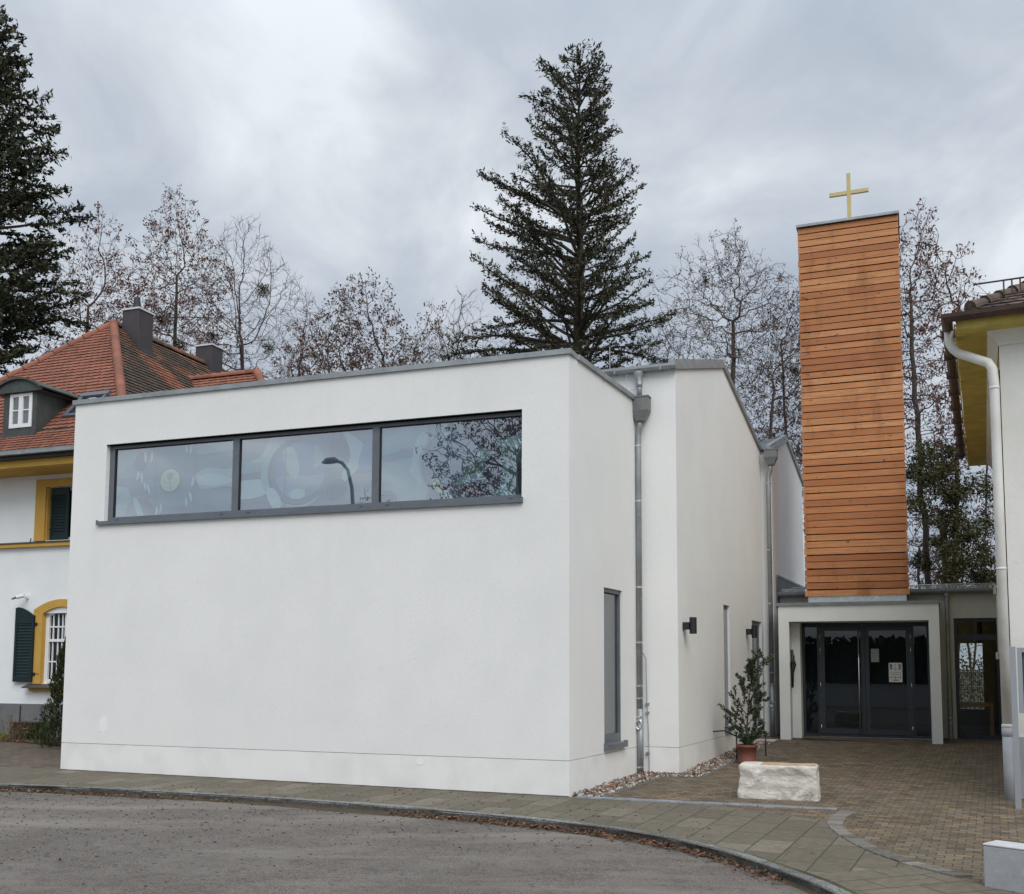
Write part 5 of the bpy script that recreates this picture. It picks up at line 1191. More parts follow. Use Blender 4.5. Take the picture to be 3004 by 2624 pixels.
    # chimneys
    for (u0, u1, d0, d1, z0, z1, flue) in ((-1.36, -0.80, 4.2, 4.8, 9.9, 11.50, True), (-1.80, -1.19, 8.0, 8.56, 10.2, 11.66, False)):
        c = MB(); c.box(HF, u0, u1, z0, z1, -d1, -d0); co = c.build('chimney', M['chimney'], t, bevel=0.01)
        k = MB(); k.box(HF, u0 - 0.03, u1 + 0.03, z1, z1 + 0.05, -d1 - 0.03, -d0 + 0.03); k.build('chimney_cap', M['capwhite'], co)
        k = MB(); k.box(HF, u0 - 0.06, u1 + 0.10, z0, z0 + 0.5 if flue else z0 + 0.4, -d1 - 0.06, -d0 + 0.06); k.build('flashing', M['dormer'], co)
        if flue:
            x = HF.w((u0 + u1) / 2 - 0.05, 0, -(d0 + d1) / 2); k = MB(); k.lathe((x.x, x.y, 0), [(0.15, z1 + 0.05), (0.15, z1 + 0.14), (0.12, z1 + 0.16), (0.12, z1 + 0.22), (0.085, z1 + 0.24), (0.085, z1 + 0.44), (0.07, z1 + 0.45), (0.0, z1 + 0.45)], 18); k.build('flue', M['black'], co, smooth=True)
    # dormer with segmental sheet roof
    fd = -0.02; uL, uR = -1.0, -0.02; zb = 6.98; zt = 8.02
    d = MB(); DF_ = Fr(HF.w(0, 0, -fd), R_, -NB)
    wall(d, DF_, uL, uR, zb, zt, [(-0.80, -0.14, 7.20, 8.00, 0.05)])
    d.poly([DF_.w(uR, zb, 0), DF_.w(uR, zb, -2.2), DF_.w(uR, zt, -2.2), DF_.w(uR, zt, 0)]); d.poly([DF_.w(uL, zb, 0), DF_.w(uL, zt, 0), DF_.w(uL, zt, -2.2), DF_.w(uL, zb, -2.2)])
    d.box(DF_, uL - 0.25, uR + 0.05, 6.93, 7.03, 0.001, 0.10)
    do = d.build('dormer', M['dormer'], t)
    rb_ = MB(); arc = []
    for s_ in np.linspace(-1, 1, 21):
        arc.append((-0.50 + s_ * 0.72, 8.36 - 0.20 * (1 - math.cos(s_ * 1.35)) / (1 - math.cos(1.35)) - 0.06 * s_ ** 4))
    for (p, q) in zip(arc[:-1], arc[1:]):
        rb_.poly([DF_.w(p[0], p[1], 0.16), DF_.w(q[0], q[1], 0.16), DF_.w(q[0], q[1], -2.6), DF_.w(p[0], p[1], -2.6)])
        rb_.poly([DF_.w(p[0], p[1] - 0.03, 0.16), DF_.w(q[0], q[1] - 0.03, 0.16), DF_.w(q[0], q[1] - 0.03, -2.6), DF_.w(p[0], p[1] - 0.03, -2.6)])
        rb_.poly([DF_.w(p[0], p[1], 0.16), DF_.w(p[0], p[1] - 0.05, 0.16), DF_.w(q[0], q[1] - 0.05, 0.16), DF_.w(q[0], q[1], 0.16)])
        rb_.poly([DF_.w(p[0], 8.02, 0.10), DF_.w(q[0], 8.02, 0.10), DF_.w(q[0], q[1] - 0.03, 0.10), DF_.w(p[0], p[1] - 0.03, 0.10)])
    rb_.poly([DF_.w(arc[0][0], 8.02, 0.10), DF_.w(arc[-1][0], 8.02, 0.10), DF_.w(arc[-1][0], 8.02, -2.2), DF_.w(arc[0][0], 8.02, -2.2)])
    rb_.build('dormer_roof', M['dormer'], do)
    wn = MB(); a, b = -0.80, -0.14; z0, z1 = 7.20, 8.00; e0, e1 = -0.04, 0.02
    wn.box(DF_, a, a + 0.085, z0, z1, e0, e1); wn.box(DF_, b - 0.085, b, z0, z1, e0, e1); wn.box(DF_, -0.53, -0.41, z0, z1, e0, e1 + .004)
    for x0, x1 in ((a + .085, -.53), (-.41, b - .085)): wn.box(DF_, x0, x1, z0, z0 + 0.09, e0, e1 - .001); wn.box(DF_, x0, x1, z1 - 0.07, z1, e0, e1 - .001); wn.box(DF_, x0, x1, 7.60, 7.625, e0, e1 - .01)
    wo = wn.build('dormer_window', M['white'], do)
    p = MB(); p.poly([DF_.w(a + .085, z0 + .09, -.01), DF_.w(b - .085, z0 + .09, -.01), DF_.w(b - .085, z1 - .07, -.01), DF_.w(a + .085, z1 - .07, -.01)]); p.poly([DF_.w(a, z0, -.045), DF_.w(b, z0, -.045), DF_.w(b, z1, -.045), DF_.w(a, z1, -.045)], 1)
    p.build('pane', [M['glassmid'], mat('net_curtain', (0.13, 0.15, 0.175), 0.9)], do)
    # roof window lying in the tiles
    Sv = (NB * 3.8 + V(0, 0, ap[2] - ke_z)).normalized(); Nn = (-NB * (ap[2] - ke_z) + V(0, 0, 3.8)).normalized()
    def rp(u, s, h): return H3(u, ke_d, ke_z) + R_ * 0 + Sv * s + Nn * h
    def rbox(mb, u0, u1, s0, s1, h0, h1, mi=0): mb.hexa([rp(u0, s0, h0), rp(u1, s0, h0), rp(u1, s1, h0), rp(u0, s1, h0), rp(u0, s0, h1), rp(u1, s0, h1), rp(u1, s1, h1), rp(u0, s1, h1)], mi)
    k = MB(); u0, u1, s0, s1 = 0.28, 1.06, 0.42, 1.42
    rbox(k, u0, u0 + .07, s0, s1, 0.0, .09); rbox(k, u1 - .07, u1, s0, s1, 0, .09); rbox(k, u0 + .07, u1 - .07, s0, s0 + .09, 0, .088); rbox(k, u0 - .02, u1 + .02, s1 - .16, s1, 0, .105)
    ko = k.build('roof_window', M['frame'], t)
    k = MB(); k.poly([rp(u0 + .07, s0 + .09, .07), rp(u1 - .07, s0 + .09, .07), rp(u1 - .07, s1 - .16, .07), rp(u0 + .07, s1 - .16, .07)]); k.poly([rp(u0 + .07, s0 + .09, .03), rp(u1 - .07, s0 + .09, .03), rp(u1 - .07, s1 - .16, .03), rp(u0 + .07, s1 - .16, .03)], 1); k.build('pane', [M['glass'], mat('roof_window_room', (0.10, 0.12, 0.14), 0.8)], ko)
    # rain spout hook on the ledge
    k = MB(); k.tube([HF.w(0.02, 4.50, 0.05), HF.w(0.03, 4.57, 0.06), HF.w(0.06, 4.58, 0.07)], 0.012, 6); k.build('hook', M['black'], t)
    k = MB(); k.tube([HF.w(-0.045, 0.82, 0.06), HF.w(-0.045, 0.0, 0.06)], 0.012, 6); k.build('plinth_rod', M['black'], t)
make_villa()
t = thing('wall_camera', HF.w(-0.06, 3.25, 0), 'small white camera on a bracket above the villa shutter', 'camera')
q = MB(); q.box(HF, -0.05, 0.01, 3.22, 3.30, 0.001, 0.06); q.tube([HF.w(-0.02, 3.26, 0.05), HF.w(-0.02, 3.27, 0.16)], 0.018, 8); q.build('bracket', M['white'], t)
q = MB(); q.tube([HF.w(0.03, 3.28, 0.16), HF.w(-0.13, 3.24, 0.22)], 0.045, 10); q.build('camera_body', M['white'], t)
q = MB(); q.tube([HF.w(-0.13, 3.24, 0.22), HF.w(-0.24, 3.20, 0.25)], [0.03, 0.02], 8); q.build('arm', mat('rusty_bracket', (0.25, 0.16, 0.11), 0.8), t)

# ------------------------------------------------------------------ old house on the right
def make_right_house():
    t = thing('old_house', K0, 'old white house with yellow soffit, brown gutter and weathered tile roof at the right edge', 'house')
    w = MB(); zs = 6.43
    wall(w, RF, 0, 9, 0.80, zs); w.build('wall', M['oldwhite'], t)
    s = MB(); wall(s, RS, 0, 10.2, 0.80, zs); wall(s, Fr(RS.w(10.2), (0.8973, -0.4415), (0.4415, 0.8973)), 0, 9, -0.1, zs); s.build('side_wall', M['yellow'], t)
    p = MB()
    wall(p, RF, -0.03, 9, -0.2, 0.80, d=0.03); wall(p, RS, -0.03, 10.2, -0.2, 0.80, d=0.03)
    p.poly([RF.w(-0.03, 0.8, 0.03), RF.w(9, 0.8, 0.03), RF.w(9, 0.8, 0), RF.w(-0.03, 0.8, 0)]); p.poly([RS.w(-0.03, 0.8, 0.03), RS.w(10.2, 0.8, 0.03), RS.w(10.2, 0.8, 0), RS.w(-0.03, 0.8, 0)])
    p.build('plinth', M['concrete'], t)
    # white cove under the soffit and flat pilaster step
    oh = lambda a, b: K0 + RF.U * 0 + RS.N * a + RF.N * b           # plan offset: a out of the side wall, b out of the front wall
    e = MB(); n_ = 6
    def ring(a, z): 
        c = K0 + RS.N * a + RF.N * a
        return [c + RS.U * 10.2 + V(0, 0, z), c + V(0, 0, z), c + RF.U * 9 + V(0, 0, z)]
    prev = None
    for k in range(n_ + 1):
        x = k / n_; r = ring(0.01 + 0.13 * x ** 1.6, 6.24 + 0.19 * x)
        if prev:
            for j in range(2): e.poly([prev[j], prev[j + 1], r[j + 1], r[j]])
        prev = r
    e.build('cove', M['oldwhite'], t)
    oS, oF = 0.53, 0.37
    c0 = K0 + RS.N * oS + RF.N * oF
    far = RS.U * 10.3
    sf = MB()
    sf.poly([K0 + V(0, 0, zs), K0 + RF.U * 9 + V(0, 0, zs), K0 + RF.U * 9 + RF.N * oF + V(0, 0, zs), c0 + V(0, 0, zs)])
    sf.poly([K0 + V(0, 0, zs), c0 + V(0, 0, zs), K0 + RS.N * oS + far + V(0, 0, zs), K0 + far + V(0, 0, zs)])
    # fascia step
    for a, b in ((c0, c0 + RF.U * 9), (c0 + far, c0)):
        sf.poly([a + V(0, 0, zs), b + V(0, 0, zs), b + V(0, 0, zs + 0.12) + (RF.N if b != c0 or a == c0 else RS.N) * 0.03, a + V(0, 0, zs + 0.12) + (RF.N if a == c0 and b != c0 else RS.N) * 0.03])
    sf.poly([K0 + far + V(0, 0, zs), K0 + RS.N * oS + far + V(0, 0, zs), K0 + RS.N * oS + far + V(0, 0, zs + 0.25), K0 + far + V(0, 0, zs + 0.25)])
    sf.build('soffit', M['yellow'], t)
    # half-round gutter round the corner
    g_ = MB(); prof = [(0.02, 0.0), (0.03, -0.06), (0.07, -0.10), (0.12, -0.095), (0.155, -0.05), (0.165, 0.0), (0.15, 0.006)]
    zg = zs + 0.19; prev = None
    for o_, dz in prof:
        c = c0 + RS.N * (o_ + 0.02) + RF.N * (o_ + 0.02); r = [c + RS.U * 10.3 + V(0, 0, zg + dz), c + V(0, 0, zg + dz), c + RF.U * 9 + V(0, 0, zg + dz)]
        if prev:
            for j in range(2): g_.poly([prev[j], prev[j + 1], r[j + 1], r[j]])
        prev = r
    for k in range(9):
        c = c0 + RS.N * 0.02 + RS.U * (0.6 + k * 1.15); f_ = Fr(c, RS.U, RS.N); g_.box(f_, 0, 0.03, zg - 0.115, zg + 0.01, 0.0, 0.19)
    g_.build('gutter', M['rustgut'], t)
    # hip roof
    pit = math.tan(math.radians(31)); cR = c0 + V(0, 0, zs + 0.20)
    run = 5.6
    hipv = (-RS.N - RF.N) * run + V(0, 0, run * pit)
    sh = MB(); top = cR + hipv
    sh.poly([cR, cR + RF.U * 9, top + RF.U * 5, top]); sh.poly([cR + RS.U * 10.4, cR, top, top + RS.U * (10.4 - 2 * run)])
    sh.poly([cR + RS.U * 10.4, top + RS.U * (10.4 - 2 * run), cR + RS.U * 10.4 + RF.U * 9])
    ro = sh.build('roof', M['oldtile'], t)
    T = MB(); rr = random.Random(4); into = -RF.N; Sv = (into + V(0, 0, pit)).normalized(); Nn = (-into * pit + V(0, 0, 1)).normalized(); L_ = run * math.hypot(1, pit)
    hk = (hipv - into * run - V(0, 0, run * pit)).dot(RF.U) / L_
    tiles(T, cR, RF.U, Sv, Nn, L_ * 0.75, lambda s: max(hk * s, 0.0) + 0.05, lambda s: 4.5, course=0.17, wid=0.19, lift=0.03, rnd_=rr)
    into2 = -RS.N; Sv2 = (into2 + V(0, 0, pit)).normalized(); N2 = (-into2 * pit + V(0, 0, 1)).normalized()
    ridge_tiles(T, cR + hipv * 0.035 + V(0, 0, 0.05), cR + hipv + V(0, 0, 0.05), 30, rad=0.085, rr=rr)
    T.build('roof_tiles', M['oldtile'], ro, tone=True)
    nt_ = MB(); 
    for (x, s) in ((1.85, 0.34), (2.05, 0.34), (1.6, 0.18)):
        p_ = cR + RF.U * x + Sv * s + Nn * 0.045; nt_.poly([p_, p_ + RF.U * 0.18, p_ + RF.U * 0.18 + Sv * 0.17, p_ + Sv * 0.17])
    nt_.build('replacement_tile', M['newtile'], ro)
    # snow guard rail
    sg = MB(); s0 = 0.55
    base = cR + Sv * s0 + Nn * 0.05
    sg.tube([base + RF.U * 0.25 + V(0, 0, 0.24), base + RF.U * 4.5 + V(0, 0, 0.24)], 0.013, 6); sg.tube([base + RF.U * 0.62 + V(0, 0, 0.03), base + RF.U * 4.5 + V(0, 0, 0.03)], 0.013, 6)
    x = 0.62
    while x < 4.4: 
        p_ = base + RF.U * x; f_ = Fr(p_, RF.U, RF.N); sg.box(f_, -0.011, 0.011, p_.z + 0.03, p_.z + 0.24, -0.006, 0.006); x += 0.105
    sg.build('snow_guard', mat('rusty_snow_guard', (0.075, 0.045, 0.038), 0.7, noise=8, col2=(0.05, 0.035, 0.03)), t)
    # white downpipe with swan neck
    d = MB(); g0 = c0 + RS.N * 0.10 + RS.U * 0.42 + V(0, 0, zg - 0.08)
    ft = V(6.635, 13.93, 0)
    pts = [g0, g0 - V(0, 0, 0.16), g0 - V(0, 0, 0.26) - RS.N * 0.05, ]
    hi = V(ft.x, ft.y, 5.90); lo = g0 - V(0, 0, 0.33) - RS.N * 0.12
    pts += [lo, lo.lerp(hi, 0.5), lo.lerp(hi, 0.86), hi - V(0, 0, 0.07) + (lo - hi).normalized() * 0.02, V(ft.x, ft.y, 5.62), V(ft.x, ft.y, 4.0), V(ft.x, ft.y, 0.95)]
    d.tube(pts, 0.064, 16)
    d.tube([V(ft.x, ft.y, 0.98), V(ft.x, ft.y, 0.96), V(ft.x, ft.y, 0.92)], [0.068, 0.076, 0.068], 16)
    for z in (5.55, 3.05): d.tube([V(ft.x, ft.y, z), V(ft.x, ft.y, z + 0.035)], 0.066, 16)
    do = d.build('downpipe', M['pipewhite'], t, smooth=True)
    d = MB(); d.tube([V(ft.x, ft.y, 0.93), V(ft.x, ft.y, 0.86), V(ft.x, ft.y, 0.80)], [0.072, 0.075, 0.066], 16); d.tube([V(ft.x, ft.y, 0.82), V(ft.x, ft.y, -0.08)], 0.068, 16); d.build('stand_pipe', M['pipegrey'], do, smooth=True)
    k = MB(); k.box(RS, 0.03, 0.05, 1.4, 5.9, 0.001, 0.02); k.build('corner_line', M['black'], t)  # thin black strip drawing the dark line beside the house corner
    k = MB(); k.box(RS, 0.01, 0.06, 1.66, 1.84, 0.001, 0.05); k.build('cable_box', M['pipewhite'], t)
    # folded shutter on the side wall
    k = MB(); k.box(RS, 5.0, 5.5, 1.9, 3.2, 0.03, 0.10); k.box(RS, 4.97, 5.53, 3.08, 3.2, 0.101, 0.14); k.box(RS, 4.97, 5.53, 1.9, 2.02, 0.101, 0.14); k.build('shutter', mat('pale_grey_shutter', (0.50, 0.50, 0.51), 0.6), t)
make_right_house()
# display case beside the pipe
def display_case():
    t = thing('display_case', (6.40, 13.25, -0.04), 'silver-grey post-mounted display case beside the white downpipe', 'display case')
    f = Fr((6.36, 13.22), (0.8973, -0.4415), (-0.4415, -0.8973))
    for u in (0.0, 1.25):
        p = MB(); p.box(f, u, u + 0.07, -0.12, 2.0, -0.035, 0.035); p.build('post', M['postgrey'], t, bevel=0.004)
    c = MB(); a, b, z0, z1 = 0.085, 1.235, 1.16, 1.985
    c.box(f, a, b, z0, z1, -0.03, -0.02); c.box(f, a, a + 0.055, z0, z1, -0.02, 0.04); c.box(f, b - 0.055, b, z0, z1, -0.02, 0.04); c.box(f, a + .055, b - .055, z1 - 0.06, z1, -0.02, 0.039); c.box(f, a + .055, b - .055, z0, z0 + 0.06, -0.02, 0.039)
    co = c.build('case', M['postgrey'], t, bevel=0.003)
    p = MB(); p.poly([f.w(a + .055, z0 + .06, .03), f.w(b - .055, z0 + .06, .03), f.w(b - .055, z1 - .06, .03), f.w(a + .055, z1 - .06, .03)]); p.build('pane', M['glassmid'], co)
    p = MB(); p.box(f, a + .075, b - .08, z1 - .20, z1 - .07, -.019, -.012); p.box(f, a + .075, a + .36, z0 + .12, z1 - .24, -.019, -.014, 1); p.build('poster', [M['paper'], mat('grey_poster', (0.40, 0.42, 0.43), 0.8)], co)
display_case()
# low grey concrete wall in the near right corner
q = MB(); LWp = Fr((4.05, 9.03), (0.66, -0.75), (-0.75, -0.66))
zb = -0.3; q.box(LWp, 0, 5, zb, 0.20, -0.26, 0.0); q.box(LWp, -0.004, 5, 0.20, 0.22, -0.264, 0.004, 1)
tag(q.build('low_wall', [M['concrete'], M['conctop']], bevel=0.01, origin=(4.05, 9.03, -0.14)), 'low grey concrete wall at the near right edge of the courtyard', 'wall')

# ------------------------------------------------------------------ stone block, pot plant, rail
def stone():
    f = Fr((3.085, 14.16), (0.9398, -0.3417), (-0.3417, -0.9398)); bm = bmesh.new()
    L_, H_, Dp = 1.01, 0.485, 0.42; nx, nz_, nd = 44, 22, 18
    from mathutils import noise as nz
    def P(x, y, z):
        # x 0..1 along, y 0..1 depth back, z 0..1 up
        X, Y, Z = x * L_, y * Dp, z * H_
        r = 0.025
        cx, cy, cz = min(max(X, r), L_ - r), min(max(Y, r), Dp - r), min(max(Z, r), H_ - r)
        dv = Vector((X - cx, Y - cy, Z - cz))
        if dv.length > 1e-9: dv = dv.normalized() * min(r, dv.length)
        p = Vector((cx, cy, cz)) + dv
        n1 = nz.noise(Vector((X * 3.2, Y * 3.2 + 7, Z * 5.0))) * 0.034 + nz.noise(Vector((X * 6.5, Y * 8 + 3, Z * 9))) * 0.015 + nz.ridged_multi_fractal(Vector((X * 2.6 + 1, Y * 5, Z * 4.2 + 2)), 1.0, 2.0, 2, 1.0, 2.0) * 0.012
        if z > 0.97: n1 *= 0.25
        out = Vector((x - 0.5, y - 0.5, (z - 0.5) * 0.6)); out = Vector((out.x if abs(out.x) > .46 else 0, out.y if abs(out.y) > .46 else 0, out.z if abs(out.z) > .28 else 0))
        if out.length > 0: p += out.normalized() * n1
        p.x += 0.02 * (0.5 - z) * (1 if x > .5 else -1)
        w = f.w(p.x, p.z, -p.y); return w + V(0, 0, gz((3.5, 14.1)) - 0.02)
    vs = {}
    def vert(i, j, k):
        if (i, j, k) not in vs: vs[(i, j, k)] = bm.verts.new(P(i / nx, j / nd, k / nz_))
        return vs[(i, j, k)]
    def face(a):
        try: return bm.faces.new(a)
        except ValueError: return None
    for i in range(nx):
        for k in range(nz_):
            for j in (0, nd): face([vert(i, j, k), vert(i + 1, j, k), vert(i + 1, j, k + 1), vert(i, j, k + 1)])
        for j in range(nd):
            for k in (0, nz_):
                fc = face([vert(i, j, k), vert(i + 1, j, k), vert(i + 1, j + 1, k), vert(i, j + 1, k)])
                if k and fc and i > nx * 0.25: fc.material_index = 1
    for j in range(nd):
        for k in range(nz_):
            for i in (0, nx): face([vert(i, j, k), vert(i, j + 1, k), vert(i, j + 1, k + 1), vert(i, j, k + 1)])
    bmesh.ops.recalc_face_normals(bm, faces=bm.faces)
    for fc in bm.faces: fc.smooth = True
    me = bpy.data.meshes.new('stone_block'); bm.to_mesh(me); bm.free(); me.materials.append(M['limestone']); me.materials.append(M['limetop'])
    o = bpy.data.objects.new('stone_block', me); COL.objects.link(o)
    og = V(3.55, 14.1, gz((3.55, 14.1))); me.transform(Matrix.Translation(-og)); o.location = og
    tag(o, 'rough pale limestone block lying on the courtyard paving behind the drain', 'stone block')
stone()

# ------------------------------------------------------------------ vegetation generators
class Leaves:
    def __init__(s): s.v = []; s.f = []; s.t = []; s.m = []
    def quad(s, c, ax, up, l, w, tone, mi=0):
        b = len(s.v); a = ax * (l * 0.5); u = up * (w * 0.5)
        s.v += [tuple(c - a), tuple(c + u - a * 0.1), tuple(c + a), tuple(c - u - a * 0.1)]; s.f.append((b, b + 1, b + 2, b + 3)); s.t.append(tone); s.m.append(mi)
    def build(s, name, mats, parent=None, origin=None):
        m = MB(); m.v, m.f, m.m, m.t = s.v, s.f, s.m, s.t
        return m.build(name, mats, parent, tone=True, origin=origin)
def rv(r):
    while True:
        v = Vector((r.uniform(-1, 1), r.uniform(-1, 1), r.uniform(-1, 1)))
        if 0.05 < v.length < 1: return v.normalized()
def perp(v, r):
    a = rv(r); p = a - v * a.dot(v)
    return p.normalized() if p.length > 1e-4 else v.orthogonal().normalized()

def colonise(rng, starts, pts, D=0.28, di=2.2, dk=0.36, up=0.12, maxit=190, jit=0.18):
    """limbs grow towards points spread through the crown; returns nodes and parents"""
    nodes = []; par = []
    for line in starts:
        pi = -1
        for p in line:
            nodes.append(np.array(p, float)); par.append(pi); pi = len(nodes) - 1
    P = np.array(pts); N0 = np.array(nodes); best = np.full(len(P), 1e9); near = np.zeros(len(P), int)
    def upd(ids):
        A = np.array([nodes[i] for i in ids])
        for k0 in range(0, len(A), 256):
            dd = np.linalg.norm(P[:, None, :] - A[None, k0:k0 + 256, :], axis=2); j = dd.argmin(1); m = dd[np.arange(len(P)), j]; w = m < best; best[w] = m[w]; near[w] = np.array(ids)[k0:k0 + 256][j[w]]
    upd(list(range(len(nodes)))); alive = best > dk; kids = {}
    for it in range(maxit):
        act = alive & (best < di)
        if not act.any():
            di *= 1.4
            if di > 9: break
            continue
        new = []
        idx = np.where(act)[0]; order = idx[np.argsort(near[idx])]; ns = near[order]; cuts = np.flatnonzero(np.diff(ns)) + 1
        for grp in np.split(order, cuts):
            n = near[grp[0]]; v = P[grp] - nodes[n]; v = (v / np.linalg.norm(v, axis=1)[:, None]).sum(0) / len(grp); v = v + np.array([0, 0, up]) + rng.normal(0, jit, 3); L_ = np.linalg.norm(v)
            if L_ < 1e-6: continue
            q = nodes[n] + v / L_ * D
            if any(np.linalg.norm(nodes[c] - q) < D * 0.45 for c in kids.get(n, ())): continue
            nodes.append(q); par.append(n); kids.setdefault(n, []).append(len(nodes) - 1); new.append(len(nodes) - 1)
        if not new: break
        upd(new); alive &= best > dk
        if len(nodes) > 12000: break
    return np.array(nodes), np.array(par)
def tubes_mesh(mb, sk, rmin=0.006):
    for pts, rs, lv in sk:
        n = (7, 5, 4, 3, 3, 3)[min(lv, 5)]
        mb.tube(pts, [max(x, rmin) for x in rs], n, cap=False)
def bare_tree(seed, base, top, rad, label, group, stems=((0, 0, 0, 0, .9, 1.0),), leaf=None, nleaf=0, leafsize=0.13, bark='barkred', z0=0.40, npts=3150, vase=0.5, mist=(), ivyto=None, name='bare_tree', up=0.12, clump=4, twig=1.2, rtip=0.0074, dk=0.36, wob=0.18, rscale=1.0, xs=1.0, dens_out=0.55):
    """stems: (x0, y0, lean x, lean y, reach as a share of the height, thickness)"""
    rng = np.random.default_rng(seed); r = random.Random(seed); B = Vector(base); H = top - B.z
    pts = []
    while len(pts) < npts:      # crown volume: an egg with a ragged top, emptier inside
        h = rng.random(); w = math.sin(math.pi * min(1, (h * 0.94 + 0.06)) ** (0.55 + vase)) ** 0.75
        a = rng.random() * 6.283; q = rng.random() ** dens_out; lump = 1 + 0.22 * math.sin(3 * a + seed) * math.sin(h * 9 + seed) + 0.12 * math.sin(5 * a + h * 14)
        R0 = rad * w * lump * q; pts.append((B.x + R0 * math.cos(a) * xs, B.y + R0 * math.sin(a) * 0.9, B.z + H * (z0 + (1 - z0) * h * (1 - 0.16 * q * q * (0.5 + 0.5 * math.sin(4 * a + seed))))))
    starts = []
    for (x0, y0, lx, ly, reach, th) in stems:
        n = int(H * reach / 0.5); line = []; px, py = x0, y0
        for i in range(n + 1):
            f = i / n; px += lx * H * reach / n + rng.normal(0, 0.03) * (f > .2); py += ly * H * reach / n + rng.normal(0, .03) * (f > .2); line.append((B.x + px, B.y + py, B.z + f * H * reach))
        starts.append(line)
    nodes, par = colonise(rng, starts, pts, up=up, dk=dk, jit=wob)
    n = len(nodes); kids = [[] for _ in range(n)]
    for i, p in enumerate(par):
        if p >= 0: kids[p].append(i)
    rad_ = np.zeros(n); sz = np.ones(n)
    for i in range(n - 1, -1, -1):
        rad_[i] = max(rad_[i], rtip ** 2.25) if not kids[i] else rad_[i]
        if par[i] >= 0: rad_[par[i]] += rad_[i]; sz[par[i]] += sz[i]
    R_all = rad_ ** (1 / 2.25) * rscale
    trunk, crown = [], []
    stack = [i for i in range(n) if par[i] < 0]; nst = set(stack); tips = []
    while stack:            # chains that follow the thickest child
        i = stack.pop(); ch = [i]; 
        if par[i] >= 0: ch = [par[i], i]
        while kids[ch[-1]]:
            ks = sorted(kids[ch[-1]], key=lambda k: -sz[k]); stack += ks[1:]; ch.append(ks[0])
        P = [Vector(nodes[k]) for k in ch]; rs = [R_all[k] for k in ch]
        if par[i] >= 0: rs[0] = min(rs[0], rs[1] * 1.15)
        lv = 0 if i in nst else (1 if rs[1] > .05 else 2 if rs[1] > .022 else 3)
        (trunk if lv == 0 else crown).append((P, rs, lv)); 
        for k in ch[1:]:
            if R_all[k] < .020: tips.append((Vector(nodes[k]), (Vector(nodes[k]) - Vector(nodes[par[k]])).normalized(), not kids[k]))
    tw = []; ends = []
    for p, d, end in tips:
        for _ in range(3 if end else (1 if r.random() < .75 * twig else 0)):
            L_ = r.uniform(.25, .65) * (1.0 if end else .8); dd = (d * (1.0 if end else .5) + rv(r) * .65 + V(0, 0, .18)).normalized(); m1 = p + dd * L_ * .5; d2 = (dd + rv(r) * .45).normalized(); e = m1 + d2 * L_ * .5
            tw.append(([p, m1, e], [rtip, rtip * .8, rtip * .45], 3)); ends.append(e)
            if r.random() < .6 * twig: e2 = m1 + (dd + rv(r) * .8).normalized() * L_ * .45; tw.append(([m1, e2], [rtip * .75, rtip * .4], 3)); ends.append(e2)
    t = thing(name, base, label, 'tree', group)
    mb = MB(); tubes_mesh(mb, trunk, rtip * .5); mb.build('trunk', M['barkgreen' if ivyto else 'bark'], t, smooth=True)
    mb = MB(); tubes_mesh(mb, crown + tw, rtip * .4); mb.build('crown', M[bark], t)
    if leaf:
        lf = Leaves()
        cl = [r.choice(ends) for _ in range(max(8, nleaf // 40))]      # leaves hang on in patches
        for e in ends:
            near_ = min((e - c).length for c in cl[:60]); pr = .75 if near_ < .9 else .38
            if r.random() > pr * nleaf / 1000: continue
            for _k in range(clump): lf.quad(e + rv(r) * 0.10 - V(0, 0, .05), (rv(r) + V(0, 0, -0.7)).normalized(), rv(r), leafsize * r.uniform(.7, 1.35), leafsize * 0.5, r.random())
        lf.build('leaves', M[leaf], t)
    for (dx, dy, z, mr_) in mist:
        lf = Leaves(); c = B + V(dx, dy, z - B.z)
        for _ in range(int(800 * (mr_ / 0.5) ** 2)):
            d = rv(r); p = c + d * mr_ * (0.15 + .85 * r.random() ** 0.8); lf.quad(p, (d + rv(r) * 0.7).normalized(), rv(r), 0.15, 0.032, r.random())
        lf.build('mistletoe', M['mistletoe'], t)
    if ivyto:
        lf = Leaves()
        for P, rs, lv in trunk:
            for _ in range(1100):
                x = r.random() * (len(P) - 1); i = int(x); p = P[i].lerp(P[i + 1], x - i)
                if p.z > ivyto: continue
                d = rv(r); lf.quad(p + V(d.x, d.y, d.z * .3) * (0.10 + 0.28 * r.random()), rv(r), rv(r), 0.15, 0.11, r.random())
        lf.build('ivy', M['ivy'], t)
    return t
